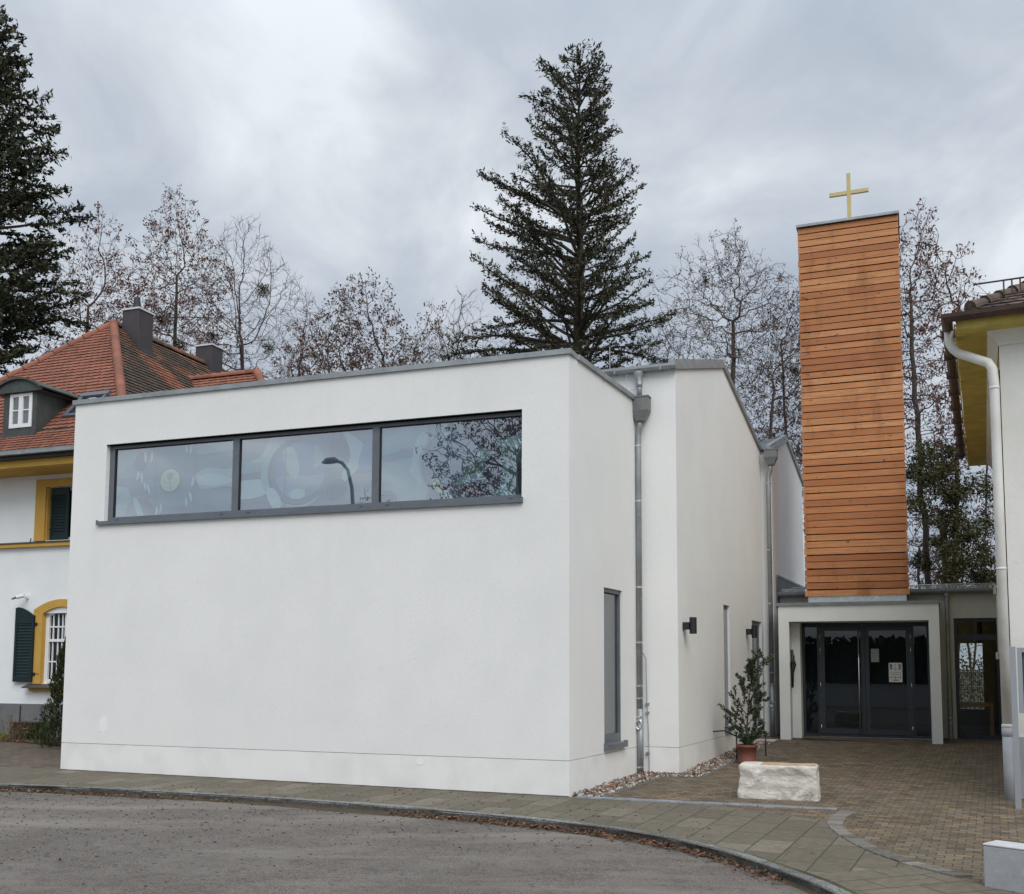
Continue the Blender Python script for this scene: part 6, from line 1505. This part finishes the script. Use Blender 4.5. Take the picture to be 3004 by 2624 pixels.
def conifer(seed, base, top, prof, label, matn, zmin, whorl=0.42, per=6, rise=(0.55, 0.05), tw=1.0, dens=1.0, name='fir_tree', needle=(0.30, 0.10), trunk_r=0.30, group=None, droop=0.0):
    """prof: (height fraction, radius on the left, radius on the right)"""
    r = random.Random(seed); B = Vector(base); H = top - B.z
    t = thing(name, base, label, 'tree', group)
    hs = [p[0] for p in prof]; lf_ = [p[1] for p in prof]; rt_ = [p[2] for p in prof]
    tr = MB(); npt = 16; tr.tube([B + V(0.06 * math.sin(i * 1.3), 0.05 * math.cos(i), H * i / npt) for i in range(npt + 1)], [max(0.012, trunk_r * (1 - i / npt) ** 0.9) for i in range(npt + 1)], 9, cap=False)
    tr.build('trunk', M['barkgreen'], t, smooth=True)
    limbs = MB(); lv = Leaves(); z = zmin - B.z; az = r.uniform(0, 6)
    while z < H * 0.995:
        f = z / H; n = max(3, int(per * (0.6 + 0.8 * r.random()))); bulge = 0.86 + 0.26 * math.sin(f * 31 + seed) * r.random() + 0.1 * r.random()
        for k in range(n):
            az += 6.283 / n + r.uniform(-0.6, 0.6); ca = math.cos(az); s_ = (ca + 1) / 2
            R0 = np.interp(f, hs, lf_) * (1 - s_) + np.interp(f, hs, rt_) * s_
            L_ = R0 * 1.10 * r.uniform(0.62, 1.06) * bulge * (0.86 + 0.14 * abs(ca)) + 0.10
            zz = z + r.uniform(-whorl / 2, whorl / 2); el = rise[0] * f + rise[1] + r.uniform(-.22, .22)
            p = B + V(0, 0, max(0.2, min(zz - L_ * math.sin(el) * 0.65, H * .99)))
            d = V(math.cos(az) * math.cos(el), math.sin(az) * math.cos(el), math.sin(el)).normalized()
            m_ = max(4, int(L_ / 0.30)); pts = [p.copy()]; rs = [0.014 + 0.015 * L_]
            for i in range(m_):
                q = (i + 1) / m_
                d = (d + V(0, 0, -droop * (1 - q) * 0.5 + 0.22 * q) * (1.0 / m_) * 2 + rv(r) * 0.10).normalized(); p = p + d * (L_ / m_); pts.append(p.copy()); rs.append(rs[0] * (1 - 0.88 * q))
            limbs.tube(pts, rs, 4, cap=False)
            side = d.cross(V(0, 0, 1)).normalized(); bare = 0.12 + 0.30 * min(1, L_ / 3.5)
            nt_ = int(L_ / 0.17 * tw) + 3
            for j in range(nt_):
                q = bare + (1 - bare) * (j + r.random()) / nt_
                if q > .98: q = .98
                x = q * m_; i = min(int(x), m_ - 1); o = pts[i].lerp(pts[i + 1], x - i); dd = (pts[i + 1] - pts[i]).normalized()
                tl = (0.20 + 0.20 * L_ * (1.12 - q)) * r.uniform(.55, 1.25); tl = min(tl, 0.85)
                td = (dd * r.uniform(.35, 1.0) + side * r.choice((-1, 1)) * r.uniform(.3, 1.0) + V(0, 0, r.uniform(-.55, .45))).normalized()
                mid = o + td * tl * .5; e = mid + (td + V(0, 0, .25) + rv(r) * .3).normalized() * tl * .5
                limbs.tube([o, mid, e], [0.009, 0.007, 0.004], 3, cap=False)
                nn = max(3, int(tl / 0.055 * dens))
                for g_ in range(nn):
                    u = (g_ + r.random()) / nn; c = (o.lerp(mid, u * 2) if u < .5 else mid.lerp(e, u * 2 - 1))
                    lv.quad(c + rv(r) * 0.07, (td + rv(r) * 0.95).normalized(), perp(td, r), needle[0] * r.uniform(.5, 1.3), needle[1] * r.uniform(.7, 1.3), r.random())
            for g_ in range(int(6 * dens)): lv.quad(pts[-1] + rv(r) * 0.10, (d + rv(r) * .8).normalized(), perp(d, r), needle[0] * r.uniform(.6, 1.4), needle[1], r.random())
        z += whorl * (1.15 - 0.35 * f)
    for g_ in range(30): lv.quad(B + V(0, 0, H * (0.985 + 0.02 * r.random())) + rv(r) * .06, (V(0, 0, 1) + rv(r) * .6).normalized(), rv(r), .25, .07, r.random())
    limbs.build('limbs', M['bark'], t); lv.build('crown', M[matn], t)
    return t
GT = 'bare deciduous trees behind the church'
def trees():
    g0 = 0.3
    conifer(3, (2.22, 33.9, g0), 22.75, [(0.0, 5.0, 3.2), (0.50, 5.0, 3.1), (0.57, 4.75, 2.85), (0.64, 4.4, 2.7), (0.72, 4.1, 2.5), (0.80, 3.6, 2.2), (0.86, 2.9, 2.0), (0.91, 2.15, 1.75), (0.96, 1.4, 1.3), (1.0, 0.5, 0.5)], 'tall dark fir rising alone behind the middle of the white church', 'fir', 10.0, whorl=0.41, per=8, rise=(0.55, 0.06), dens=1.05, tw=1.15, needle=(0.16, 0.065), trunk_r=0.34, droop=0.16)
    conifer(8, (-17.1, 31.8, g0), 23.1, [(0.0, 3.0, 2.2), (0.35, 3.2, 2.0), (0.45, 3.2, 2.6), (0.55, 3.1, 3.0), (0.66, 2.9, 3.45), (0.74, 2.6, 2.9), (0.81, 2.1, 2.3), (0.88, 1.7, 1.75), (0.94, 1.2, 1.2), (1.0, .35, .35)], 'tall dense dark spruce at the left edge of the photo beside the villa', 'firlight', 5.0, whorl=0.42, per=8, rise=(0.40, -0.02), dens=1.15, tw=1.4, needle=(0.21, 0.085), trunk_r=0.36, droop=0.3)
    bare_tree(11, (-16.0, 38.8, g0), 19.3, 2.7, 'bare tree with sparse red-brown leaves between the left spruce and the villa chimney', GT, leaf='redleaf', nleaf=1250, stems=((0, 0, -.02, 0, .80, 1), (.7, 0, .05, .02, .70, 1), (-.9, .3, -.05, 0, .62, 1)), z0=.36, npts=2625)
    bare_tree(12, (-14.0, 41.6, g0), 21.9, 2.7, 'bare tree with pinkish withered leaves and dark mistletoe balls above the villa chimney', GT, leaf='redleaf', nleaf=1500, stems=((0, 0, .005, 0, .80, 1), (.5, .2, .06, .02, .55, 1)), z0=.44, npts=2835, vase=.3, mist=((-0.35, -.3, 15.9, .52), (.28, -.3, 14.7, .40), (1.6, 0, 15.3, .28)), ivyto=11.6)
    bare_tree(13, (-11.3, 42.5, g0), 20.9, 3.9, 'leafless forked tree with smooth spreading limbs right of the villa chimneys', GT, stems=((0, 0, -.005, 0, .72, 1), (.35, .1, .12, .03, .66, 1)), z0=.40, npts=3570, mist=((.7, 0, 17.6, .36), (1.0, 0, 15.1, .30)), wob=.14, dk=.38, dens_out=.6)
    bare_tree(14, (-5.9, 39.6, g0), 17.3, 3.0, 'multi-stemmed tree with brown leaf tufts and ivy over the middle of the church parapet', GT, leaf='brownleaf', nleaf=1700, stems=((0, 0, -.05, 0, .75, 1), (.5, .1, .02, 0, .8, 1), (1.0, 0, .10, .02, .7, 1), (-.4, .2, -.12, 0, .62, 1)), z0=.48, npts=3300, ivyto=11.0, vase=.25)
    bare_tree(15, (-8.1, 39.2, g0), 15.5, 1.9, 'slender low tree with purple-brown leaves left of the ivy-clad multi-stemmed tree', GT, leaf='redleaf', nleaf=900, stems=((0, 0, -.02, 0, .8, 1), (.5, 0, .06, 0, .7, 1), (-.7, .1, -.05, 0, .65, 1)), z0=.45, npts=1260)
    bare_tree(16, (-3.5, 43.8, g0), 17.5, 2.8, 'fine-twigged tree with brown leaves directly left of the big fir', GT, leaf='brownleaf', nleaf=700, stems=((0, 0, -.08, 0, .75, 1), (.6, .1, .02, 0, .75, 1), (1.1, 0, .12, 0, .7, 1)), z0=.45, npts=1995)
    bare_tree(17, (-2.1, 39.9, g0), 16.9, 1.8, 'thin tree with upright greyish twigs close behind the lower left limbs of the fir', GT, stems=((0, 0, -.01, 0, .8, 1), (.3, .1, -.12, 0, .6, 1)), z0=.45, npts=1890, up=.3)
    bare_tree(18, (8.0, 37.0, g0), 18.0, 4.2, 'leafless tree with twisted twigs and seed tufts between the fir and the wooden tower', GT, leaf='seed', nleaf=900, leafsize=.09, stems=((0, 0, 0, 0, .80, 1), (-.3, .1, -.12, 0, .66, 1), (.4, 0, .10, 0, .66, 1)), z0=.40, npts=3990, wob=.30, up=.05, mist=((-.9, 0, 16.0, .2), (2.3, 0, 12.6, .18)), dens_out=.6)
    bare_tree(19, (12.7, 31.2, g0), 16.2, 2.3, 'thick-limbed tree with red-brown leaves standing directly right of the wooden tower', GT, leaf='redleaf', nleaf=1500, leafsize=.12, stems=((0, 0, -.04, 0, .8, 1), (.5, .1, .05, 0, .8, 1), (1.0, .1, .13, 0, .66, 1)), z0=.40, npts=2940, rscale=1.25)
    bare_tree(20, (10.6, 38.5, g0), 16.7, 1.7, 'tree with dark leaf tufts peeping out directly left of the wooden tower', GT, leaf='brownleaf', nleaf=1300, stems=((0, 0, -.02, 0, .8, 1), (.5, 0, .08, 0, .7, 1)), z0=.42, npts=1470)
    bare_tree(23, (5.4, 41.0, g0), 13.6, 2.2, 'low bare tree behind the church ridge right of the fir', GT, leaf='seed', nleaf=500, stems=((0, 0, -.1, 0, .75, 1), (.5, 0, .1, 0, .7, 1)), z0=.45, npts=1470, wob=.26)
    bare_tree(21, (16.0, 33.0, g0), 8.9, 2.1, 'low twiggy thicket with brown leaves behind the annex roof near the white downpipe', GT, leaf='brownleaf', nleaf=700, stems=((-1.2, 0, -.1, 0, .6, 1), (-.3, .2, 0, 0, .7, 1), (.6, .1, .1, 0, .6, 1), (1.4, 0, .15, 0, .5, 1)), z0=.2, npts=2100, dk=.34)
    bare_tree(22, (14.3, 35.0, g0), 8.3, 2.2, 'low twiggy thicket with reddish leaves behind the annex roof close to the tower', GT, leaf='redleaf', nleaf=700, stems=((-1.2, 0, -.1, 0, .6, 1), (-.3, .2, 0, 0, .7, 1), (.6, .1, .1, 0, .6, 1)), z0=.2, npts=1890, dk=.34)
    # ivy-covered evergreen mass
    r = random.Random(33); base = V(12.55, 29.6, g0); t = thing('ivy_tree', base, 'dark evergreen tree smothered in ivy behind the annex roof, right of the tower', 'tree')
    mb = MB(); mb.tube([base, base + V(.1, 0, 3), base + V(-.1, .1, 6)], [.22, .18, .08], 8); mb.build('trunk', M['barkgreen'], t, smooth=True)
    lf = Leaves()
    for k in range(64):      # many small separate clumps with gaps between them
        cz = r.uniform(3.6, 8.4); wdt = 1.5 * math.sin(math.pi * min(1, (cz - 2.2) / 7)) + .2; c = base + V(r.gauss(.2, .55) * wdt, r.uniform(-.8, .8), cz - g0); rx = r.uniform(.22, .5)
        for _ in range(int(430 * rx / .4)):
            d = rv(r); p = c + Vector((d.x * rx, d.y * rx, d.z * rx * .75)) * (r.random() ** .5) * 1.1; sz_ = r.uniform(.05, .115); lf.quad(p, rv(r), rv(r), sz_, sz_ * .6, r.random())
    lf.build('crown', M['ivy'], t)
    r = random.Random(78); lf = Leaves()
    for _ in range(15000):
        p = AN.w(r.uniform(-4.5, 2.5), r.uniform(-.4, 1.9) + .5 * r.random() ** 3, -8.5 + r.uniform(-.7, .7)); lf.quad(p, rv(r), rv(r), .10, .06, r.random())
    lf.build('foliage', M['ivy'], gh)
    mb = MB()
    for u in np.arange(-4, 2.5, .5): mb.tube([AN.w(u, -.6, -8.5), AN.w(u + .1, 1.8, -8.4)], [.03, .01], 5)
    mb.build('branches', M['bark'], gh)
    # dark low yew below the spruce at the far left
    r = random.Random(35); base = V(-16.4, 30.0, g0); t = thing('yew', base, 'dark low yew at the foot of the left spruce behind the villa roof', 'tree')
    mb = MB(); mb.tube([base, base + V(0, 0, 6)], [.2, .08], 7); mb.build('trunk', M['bark'], t)
    lf = Leaves()
    for (cx, cz, rx, rz, n) in ((-.5, 7.5, 1.6, 1.5, 2600), (1.2, 7.0, 1.3, 1.3, 1800), (0, 9.0, 1.0, 1.2, 1400)):
        for _ in range(n):
            d = rv(r); p = base + V(cx, 0, cz) + Vector((d.x * rx, d.y * 1.2, d.z * rz)) * (r.random() ** 0.4); lf.quad(p, rv(r), rv(r), .22, .07, r.random())
    lf.build('crown', M['firlight'], t)
trees()

# ------------------------------------------------------------------ plants close by
def pot_plant():
    c = V(4.11, 18.20, gz((4.11, 18.20)))
    p = thing('flower_pot', c, 'round terracotta-coloured pot beside the church wall behind the stone block', 'pot')
    m = MB(); m.lathe(tuple(c), [(0.0, 0.0), (0.145, 0.0), (0.149, 0.025), (0.142, 0.027), (0.168, 0.275), (0.186, 0.28), (0.191, 0.325), (0.182, 0.333), (0.168, 0.325), (0.16, 0.275)], 36); m.build('pot_body', M['terracotta'], p, smooth=True)
    m = MB(); m.lathe(tuple(c), [(0.162, 0.28), (0.1, 0.295), (0.0, 0.30)], 20); m.build('soil', M['soil'], p)
    r = random.Random(14); b = c + V(0, 0, 0.29)
    t = thing('potted_shrub', b, 'young evergreen shrub with small grey-green leaves growing in the terracotta pot', 'shrub')
    right = V(0.93, -0.36, 0) * 0.68; sk = []
    def br(p, d, L_, rad, lv, curve=V(0, 0, .1)):
        n = 7; pts = [p.copy()]; rs = [rad]
        for i in range(n):
            d = (d + rv(r) * .10 + curve * .3).normalized(); p = p + d * (L_ / n); pts.append(p.copy()); rs.append(rad * (1 - .7 * (i + 1) / n))
        sk.append((pts, rs, lv)); return pts
    main = br(b, right * .12 + V(0, 0, 1), 1.25, .020, 0); br2 = br(main[3], right * .42 + V(0, 0, 1), 1.05, .013, 1)
    arms = [(1, -.9, .55, .62), (1, -.35, .9, .55), (2, -1.0, .5, .66), (2, .9, .8, .55), (3, -.8, .8, .55), (3, .8, .7, .50), (4, -.6, .9, .48), (4, .5, .9, .45), (5, -.5, .8, .40), (5, .35, 1, .42), (6, .2, 1, .42), (7, .1, 1, .32), (7, -.3, 1, .28), (1, .7, .35, .40), (1, .9, .2, .35), (1, -.5, .25, .32), (2, .4, .5, .45)]
    for i, x, z, L_ in arms:
        q = br(main[i], right * x + V(0, 0, z) + V(-.36, -.93, 0) * r.uniform(-.4, .4), L_ * .9, .009, 1)
        for _ in range(4):
            j = r.randint(2, 6); br(q[j], (q[min(j + 1, 7)] - q[j]).normalized() + rv(r) * .8, L_ * .42, .005, 2)
    for k in range(4, 8):
        for _ in range(3): br(br2[k], rv(r) + V(0, 0, .6), .24, .005, 2)
    # low leafy tuft round the stem
    for _ in range(16): br(b, right * r.uniform(-1, 1) + V(-.36, -.93, 0) * r.uniform(-.7, .7) + V(0, 0, .7), r.uniform(.15, .42), .005, 2)
    m = MB(); tubes_mesh(m, sk, .003); m.build('stem', mat('shrub_bark', (0.045, 0.036, 0.028), .9), t)
    lf = Leaves()
    for pts, rs, lv in sk:
        if lv == 0: continue
        n = 26 if lv == 1 else 34
        for _ in range(n):
            x = (0.25 + .78 * r.random()) * (len(pts) - 1); i = min(int(x), len(pts) - 2); q = pts[i].lerp(pts[i + 1], x - i); d = (pts[i + 1] - pts[i]).normalized()
            ax = (d * .8 + perp(d, r)).normalized(); lf.quad(q + ax * .026, ax, perp(ax, r), .066 * r.uniform(.7, 1.2), .023, r.random())
    lf.build('leaves', M['olive'], t)
pot_plant()
# low black hoop rail behind the pot
q = MB(); a, b = V(4.05, 18.75, 0), V(4.72, 19.35, 0)
za, zb_ = gz(a), gz(b)
q.tube([V(a.x, a.y, za - .05), V(a.x, a.y, za + .42)], .013, 8); q.tube([V(b.x, b.y, zb_ - .05), V(b.x, b.y, zb_ + .38)], .013, 8)
q.tube([V(a.x - .45, a.y + .02, za + .50), V(a.x - .22, a.y, za + .52), V(a.x, a.y, za + .42), a.lerp(b, .5) + V(0, 0, za + .36), V(b.x, b.y, zb_ + .38)], .012, 8)
tag(q.build('hoop_rail', M['black'], smooth=True, origin=(4.05, 18.75, za)), 'low black metal hoop rail by the church wall behind the flower pot', 'rail')

# gravel strip, pebbles and leaves
def strip():
    inner = [W2.w(0.12), W2.w(2.985), W3.w(0), W4.w(5.6)]
    outer = [W2.w(0.05, 0, 0.40), W2.w(2.7, 0, 0.45), W3.w(-0.05, 0, .32) + W4.N * .30 + W4.U * .25, W4.w(5.6, 0, 0.42)]
    g_ = MB()
    for i in range(3):
        n = 8
        for k in range(n):
            a0, a1 = inner[i].lerp(inner[i + 1], k / n), inner[i].lerp(inner[i + 1], (k + 1) / n); b0, b1 = outer[i].lerp(outer[i + 1], k / n), outer[i].lerp(outer[i + 1], (k + 1) / n)
            g_.poly([V(p.x, p.y, gz(p) + 0.006) for p in (a0, b0, b1, a1)])
    tag(g_.build('gravel_strip', M['earth']), kind='structure')
    e = MB()
    for i in range(3):
        a, b = outer[i], outer[i + 1]; L_ = (b - a).length; n = max(1, int(L_ / 0.5)); d = (b - a).normalized(); nn = V(d.y, -d.x, 0)
        for k in range(n):
            p, q_ = a.lerp(b, (k + .01) / n), a.lerp(b, (k + .99) / n); z0 = gz(p); z1 = gz(q_)
            e.hexa([V(p.x, p.y, z0 - .1), V(q_.x, q_.y, z1 - .1), V(q_.x, q_.y, z1 - .1) + nn * .05, V(p.x, p.y, z0 - .1) + nn * .05, V(p.x, p.y, z0 + .012), V(q_.x, q_.y, z1 + .012), V(q_.x, q_.y, z1 + .012) + nn * .05, V(p.x, p.y, z0 + .012) + nn * .05])
    tag(e.build('gravel_edging', M['conctop2']), kind='structure')
    r = random.Random(6); pb = MB()
    ico = [(0, 0, 1), (.9, 0, .45), (.28, .85, .45), (-.72, .53, .45), (-.72, -.53, .45), (.28, -.85, .45), (.72, .53, -.45), (-.28, .85, -.45), (-.9, 0, -.45), (-.28, -.85, -.45), (.72, -.53, -.45), (0, 0, -1)]
    fc = [(0, 1, 2), (0, 2, 3), (0, 3, 4), (0, 4, 5), (0, 5, 1), (1, 6, 2), (2, 7, 3), (3, 8, 4), (4, 9, 5), (5, 10, 1), (6, 7, 2), (7, 8, 3), (8, 9, 4), (9, 10, 5), (10, 6, 1), (11, 7, 6), (11, 8, 7), (11, 9, 8), (11, 10, 9), (11, 6, 10)]
    def inside():
        i = r.choices((0, 1, 2), (2.6, .9, 5.0))[0]; t_ = r.random(); s_ = r.uniform(.03, .97); a = inner[i].lerp(inner[i + 1], t_); b = outer[i].lerp(outer[i + 1], t_); return a.lerp(b, s_)
    for _ in range(4200):
        p = inside(); s_ = r.uniform(.012, .026); rot = Matrix.Rotation(r.uniform(0, 6), 3, rv(r)); sc = V(r.uniform(.8, 1.4), r.uniform(.7, 1.1), r.uniform(.5, .9)); tone = r.random(); b0 = len(pb.v)
        c = V(p.x, p.y, gz(p) + .008 + r.uniform(0, .018))
        for q_ in ico: pb.v.append(tuple(c + rot @ V(q_[0] * sc.x, q_[1] * sc.y, q_[2] * sc.z) * s_))
        for f_ in fc: pb.f.append(tuple(b0 + k for k in f_)); pb.m.append(0); pb.t.append(tone)
    tag(pb.build('gravel', M['pebble'], tone=True), 'pale rounded pebbles filling the strip along the church side wall', 'gravel', kind='stuff')
    # dead leaves: on the gravel, in the gutter of the road and scattered over yard and pavement
    lf = Leaves()
    def leaf(p, z, big=1.0):
        ax = V(r.uniform(-1, 1), r.uniform(-1, 1), r.uniform(-.35, .45)).normalized(); up_ = perp(ax, r); up_ = (up_ + V(0, 0, 0)).normalized()
        fl = V(0, 0, 1).cross(ax).normalized(); w_ = (fl + V(0, 0, r.uniform(-.5, .5))).normalized()
        l_ = r.uniform(.03, .07) * big; lf.quad(V(p.x, p.y, z + .012 + r.random() * .02), ax, w_, l_, l_ * .55, r.random())
    for _ in range(1500):
        p = inside(); leaf(p, gz(p) + .02)
    ks = kp
    for _ in range(3600):
        x = r.random() ** .55; 
        i = min(int(x * (len(ks) - 30)), len(ks) - 2); p = ks[i]; t_ = (ks[i + 1] - ks[i]).normalized(); n_ = V(t_.y, -t_.x, 0)
        if math.sin(i * .031 + 1) + .7 * math.sin(i * .083) + r.uniform(-1.5, 1.5) < -.1 + 1.3 * (p.x < -1.5): continue
        d = abs(r.gauss(0, .075)) + .016; p = p + t_ * r.uniform(-.06, .06); q_ = p + n_ * d; leaf(q_, gz(p) - .085 + max(0, .035 - d * .2) * r.random(), .95)
    for _ in range(90):
        p = V(r.uniform(1.5, 9), r.uniform(10, 21), 0)
        if sa(p)[1] > -0.8 and sa(p)[0] > 0: continue
        leaf(p, gz(p), .8)
    for _ in range(40):
        p = G.w(r.uniform(.2, 2.8), 0, r.uniform(.1, 1.1)); leaf(p, .215, .6)
    for _ in range(170):
        p = V(r.uniform(-7, 2.2), r.uniform(6.5, 13.2), 0); q_ = min(kp, key=lambda k: (k.x - p.x) ** 2 + (k.y - p.y) ** 2)
        if (q_ - p).length < .1 or p.y > q_.y: continue
        f_ = V(q_.x * .2 - 3, -6, 0); w_ = min(1, (p - q_).length / (f_ - q_).length); leaf(p, (gz(q_) - .085) * (1 - w_) - .26 * w_ - .004, r.choice((.35, .45, .8)))
    cb = MB()
    for _ in range(4200):
        p = V(r.uniform(-11, 2.7), r.uniform(5.5, 15.5), 0); q_ = min(kp[::3], key=lambda k: (k.x - p.x) ** 2 + (k.y - p.y) ** 2)
        if p.y > q_.y and p.x < 2.4:
            if r.random() < .55: continue
            z = gz(p) + .006
        else:
            if (q_ - p).length < .08: continue
            f_ = V(q_.x * .2 - 3, -6, 0); w_ = min(1, (p - q_).length / (f_ - q_).length); z = (gz(q_) - .085) * (1 - w_) - .26 * w_ + .002
        if sa(p)[0] > -.05: continue
        a_ = r.uniform(0, 6.28); L_ = .005 + .020 * r.random() ** 2.2; d = V(math.cos(a_), math.sin(a_), 0) * L_; n = V(-d.y, d.x, 0).normalized() * r.uniform(.003, .007); h = r.uniform(.003, .012); c = V(p.x, p.y, z)
        cb.hexa([c - d - n, c + d - n, c + d + n, c - d + n] + [c - d * .8 - n * .6 + V(0, 0, h), c + d * .8 - n * .6 + V(0, 0, h * .7), c + d * .8 + n * .6 + V(0, 0, h * .7), c - d * .8 + n * .6 + V(0, 0, h)], 0, r.random())
    tag(cb.build('bark_crumbs', M['crumb'], tone=True), 'dark crumbs of bark and twig scattered over road and pavement', 'litter', kind='stuff')
    tag(lf.build('dead_leaves', M['deadleaf']), 'brown dead leaves lying along the kerb gutter, gravel and paving', 'leaves', kind='stuff')
M['conctop2'] = mat('dark_concrete_edging', (0.17, 0.165, 0.15), .9, noise=9, col2=(.12, .115, .10))
strip()
# plants by the villa
def villa_plants():
    r = random.Random(41)
    base = V(-9.05, 21.2, gz((-9.05, 21.2))); t = thing('thuja', base, 'narrow dark green thuja squeezed between villa and white church corner', 'shrub')
    mb = MB(); mb.tube([base, base + V(0, 0, 1.9)], [.05, .015], 6); mb.build('trunk', M['bark'], t)
    lf = Leaves()
    for _ in range(5200):
        h = r.random(); R0 = .50 * (1 - h) ** .75 * (1 + .16 * math.sin(h * 25)) + .05; a = r.uniform(0, 6.28); rr_ = R0 * (.55 + .5 * r.random()); p = base + V(rr_ * math.cos(a), rr_ * math.sin(a), .05 + 2.25 * h); lf.quad(p, (V(math.cos(a) * .4, math.sin(a) * .4, 1) + rv(r) * .4).normalized(), rv(r), .10, .035, r.random())
    lf.build('foliage', M['thuja'], t)
    bed = MB(); pts = [HF.w(-4.5, 0, 0.02), HF.w(-4.5, 0, .85), HF.w(-.5, 0, .8), HF.w(.9, 0, .95), HF.w(2.2, 0, 1.3), HF.w(2.6, 0, .02)]
    bed.poly([V(p.x, p.y, gz(p) + .02) for p in pts]); tag(bed.build('flower_bed', M['earth']), kind='structure')
    q = MB(); PFm = Fr(HF.w(0.28, 0, .45), R_, -NB); z = gz(PFm.P); q.box(PFm, 0, .62, z - .02, z + .36, -.18, .18); q.box(PFm, -.01, .63, z + .36, z + .39, -.19, .19)
    tag(q.build('planter', M['corten'], bevel=.006, origin=tuple(PFm.w(.3, z))), 'dark rusty box planter in the bed below the villa window', 'planter')
    for i, (u, d, n, h, mt, lab) in enumerate(((-.72, .45, 34, .95, 'straw', 'tangle of bare dry stems against the grey villa plinth at the far left'), (.62, .75, 46, .62, 'straw', 'straw-coloured dry grass tuft in front of the planter'), (1.0, .65, 30, .50, 'grass', 'small green and yellow bush at the foot of the thuja'))):
        c = HF.w(u, 0, d); c.z = gz(c); t = thing('dry_shrub' if i < 2 else 'small_bush', c, lab, 'shrub'); sk = []
        for k in range(n):
            p = c + V(r.uniform(-.28, .28), r.uniform(-.15, .15), 0); dd = V(r.uniform(-.4, .4), r.uniform(-.3, .3), 1).normalized(); pts = [p]
            hh = h * r.uniform(.4, 1.05)
            for j in range(4): dd = (dd + rv(r) * .16).normalized(); pts.append(pts[-1] + dd * hh / 4)
            sk.append((pts, [.006, .005, .004, .003, .002], 3))
            if i == 0:
                for j in (2, 3): sk.append(([pts[j], pts[j] + (dd + rv(r)).normalized() * .16], [.003, .002], 3))
        m = MB(); tubes_mesh(m, sk, .003); m.build('stems', M[mt if i else 'barkred'], t)
        lf = Leaves()
        for _ in range(160 if i == 0 else 300 if i == 1 else 520):
            s_ = r.choice(sk); p = s_[0][r.randint(1, len(s_[0]) - 1)]; lf.quad(p + rv(r) * .03, rv(r), rv(r), .05 if i != 1 else .12, .03 if i != 1 else .012, r.random())
        lf.build('leaves', M[('brownleaf', 'straw', 'thuja')[i]], t)
    lf = Leaves()
    for _ in range(1500):
        p = HF.w(-.42 + r.gauss(0, .26), 0, .68 + r.uniform(-.16, .16)); lf.quad(V(p.x, p.y, gz(p) + .03 + .12 * r.random()), (rv(r) + V(0, 0, .6)).normalized(), rv(r), .06, .045, r.random())
    tag(lf.build('ground_cover', M['grass']), 'bright green ground cover in the bed below the villa wall', 'ground cover', kind='stuff')
    lf = Leaves()
    for _ in range(900):
        p = HF.w(r.uniform(-2, 2.0), 0, .8 + r.uniform(-.12, .15)); lf.quad(V(p.x, p.y, gz(p) + .02 + .02 * r.random()), rv(r), rv(r), .06, .03, r.random())
    tag(lf.build('bed_litter', M['deadleaf']), 'brown plant litter along the front edge of the villa flower bed', 'litter', kind='stuff')
villa_plants()

# ------------------------------------------------------------------ across the street: seen as reflections in the windows
def street_side():
    b = V(-13.35, 5.95, -.26); t = thing('street_lamp', b, 'grey-green street lamp with a curved arm across the road', 'street lamp')
    m = MB(); to = (V(3.2, 8.3, 0)).normalized()
    to = V(-.95, .05, 0)
    m.tube([b, b + V(0, 0, 4), b + V(0, 0, 6.6), b + V(0, 0, 7.2) + to * .06, b + V(0, 0, 7.75) + to * .25, b + V(0, 0, 8.0) + to * .52, b + V(0, 0, 8.08) + to * .75], [.08, .07, .06, .055, .052, .05, .045], 12); m.build('pole', M['lampgreen'], t, smooth=True)
    m = MB(); m.tube([b + V(0, 0, 8.07) + to * .70, b + V(0, 0, 8.12) + to * .85, b + V(0, 0, 8.13) + to * 1.2, b + V(0, 0, 8.10) + to * 1.42], [.05, .095, .10, .04], 10); m.build('lamp_head', M['zincdark'], t, smooth=True)
    bare_tree(51, (-17.4, -6.4, -.26), 14.5, 4.0, 'bare tree with brown leaf clusters across the road, reflected in the long window', 'bare trees across the road', leaf='brownleaf', nleaf=1500, leafsize=.17, stems=((0, 0, .02, .02, .7, 1), (.4, .2, .10, .05, .6, 1)), z0=.2, npts=2600, rscale=1.3, rtip=.010)
    bare_tree(52, (-29, -9, -.26), 10.5, 3.6, 'low bare tree further along across the road', 'bare trees across the road', leaf='seed', nleaf=500, z0=.3, npts=2310)
    f = Fr((-3.6, -9.2), PF.U, -PF.N); m = MB(); m.box(f, -16, 16, -.3, .88, -.1, .1); m.box(f, -16, 16, .88, .94, -.14, .14)
    tag(m.build('garden_wall', M['white'], origin=(-3.6, -9.2, -.26)), 'long white garden wall across the road behind the camera', 'wall')
    r = random.Random(9); lf = Leaves()
    for _ in range(9000):
        p = f.w(r.uniform(-16, 16), 0, -1.5 + r.uniform(-.8, .8)); lf.quad(V(p.x, p.y, -.2 + 3.6 * r.random() ** .8), rv(r), rv(r), .45, .3, r.random())
    c = MB(); c.box(f, -16, 16, -.3, 3.1, -1.9, -1.1)
    t = thing('hedge', (-4.1, -10.6, -.26), 'tall dark hedge behind the white garden wall across the road', 'hedge'); lf.build('foliage', M['hedge'], t); c.build('branches', M['hedge'], t)
street_side()
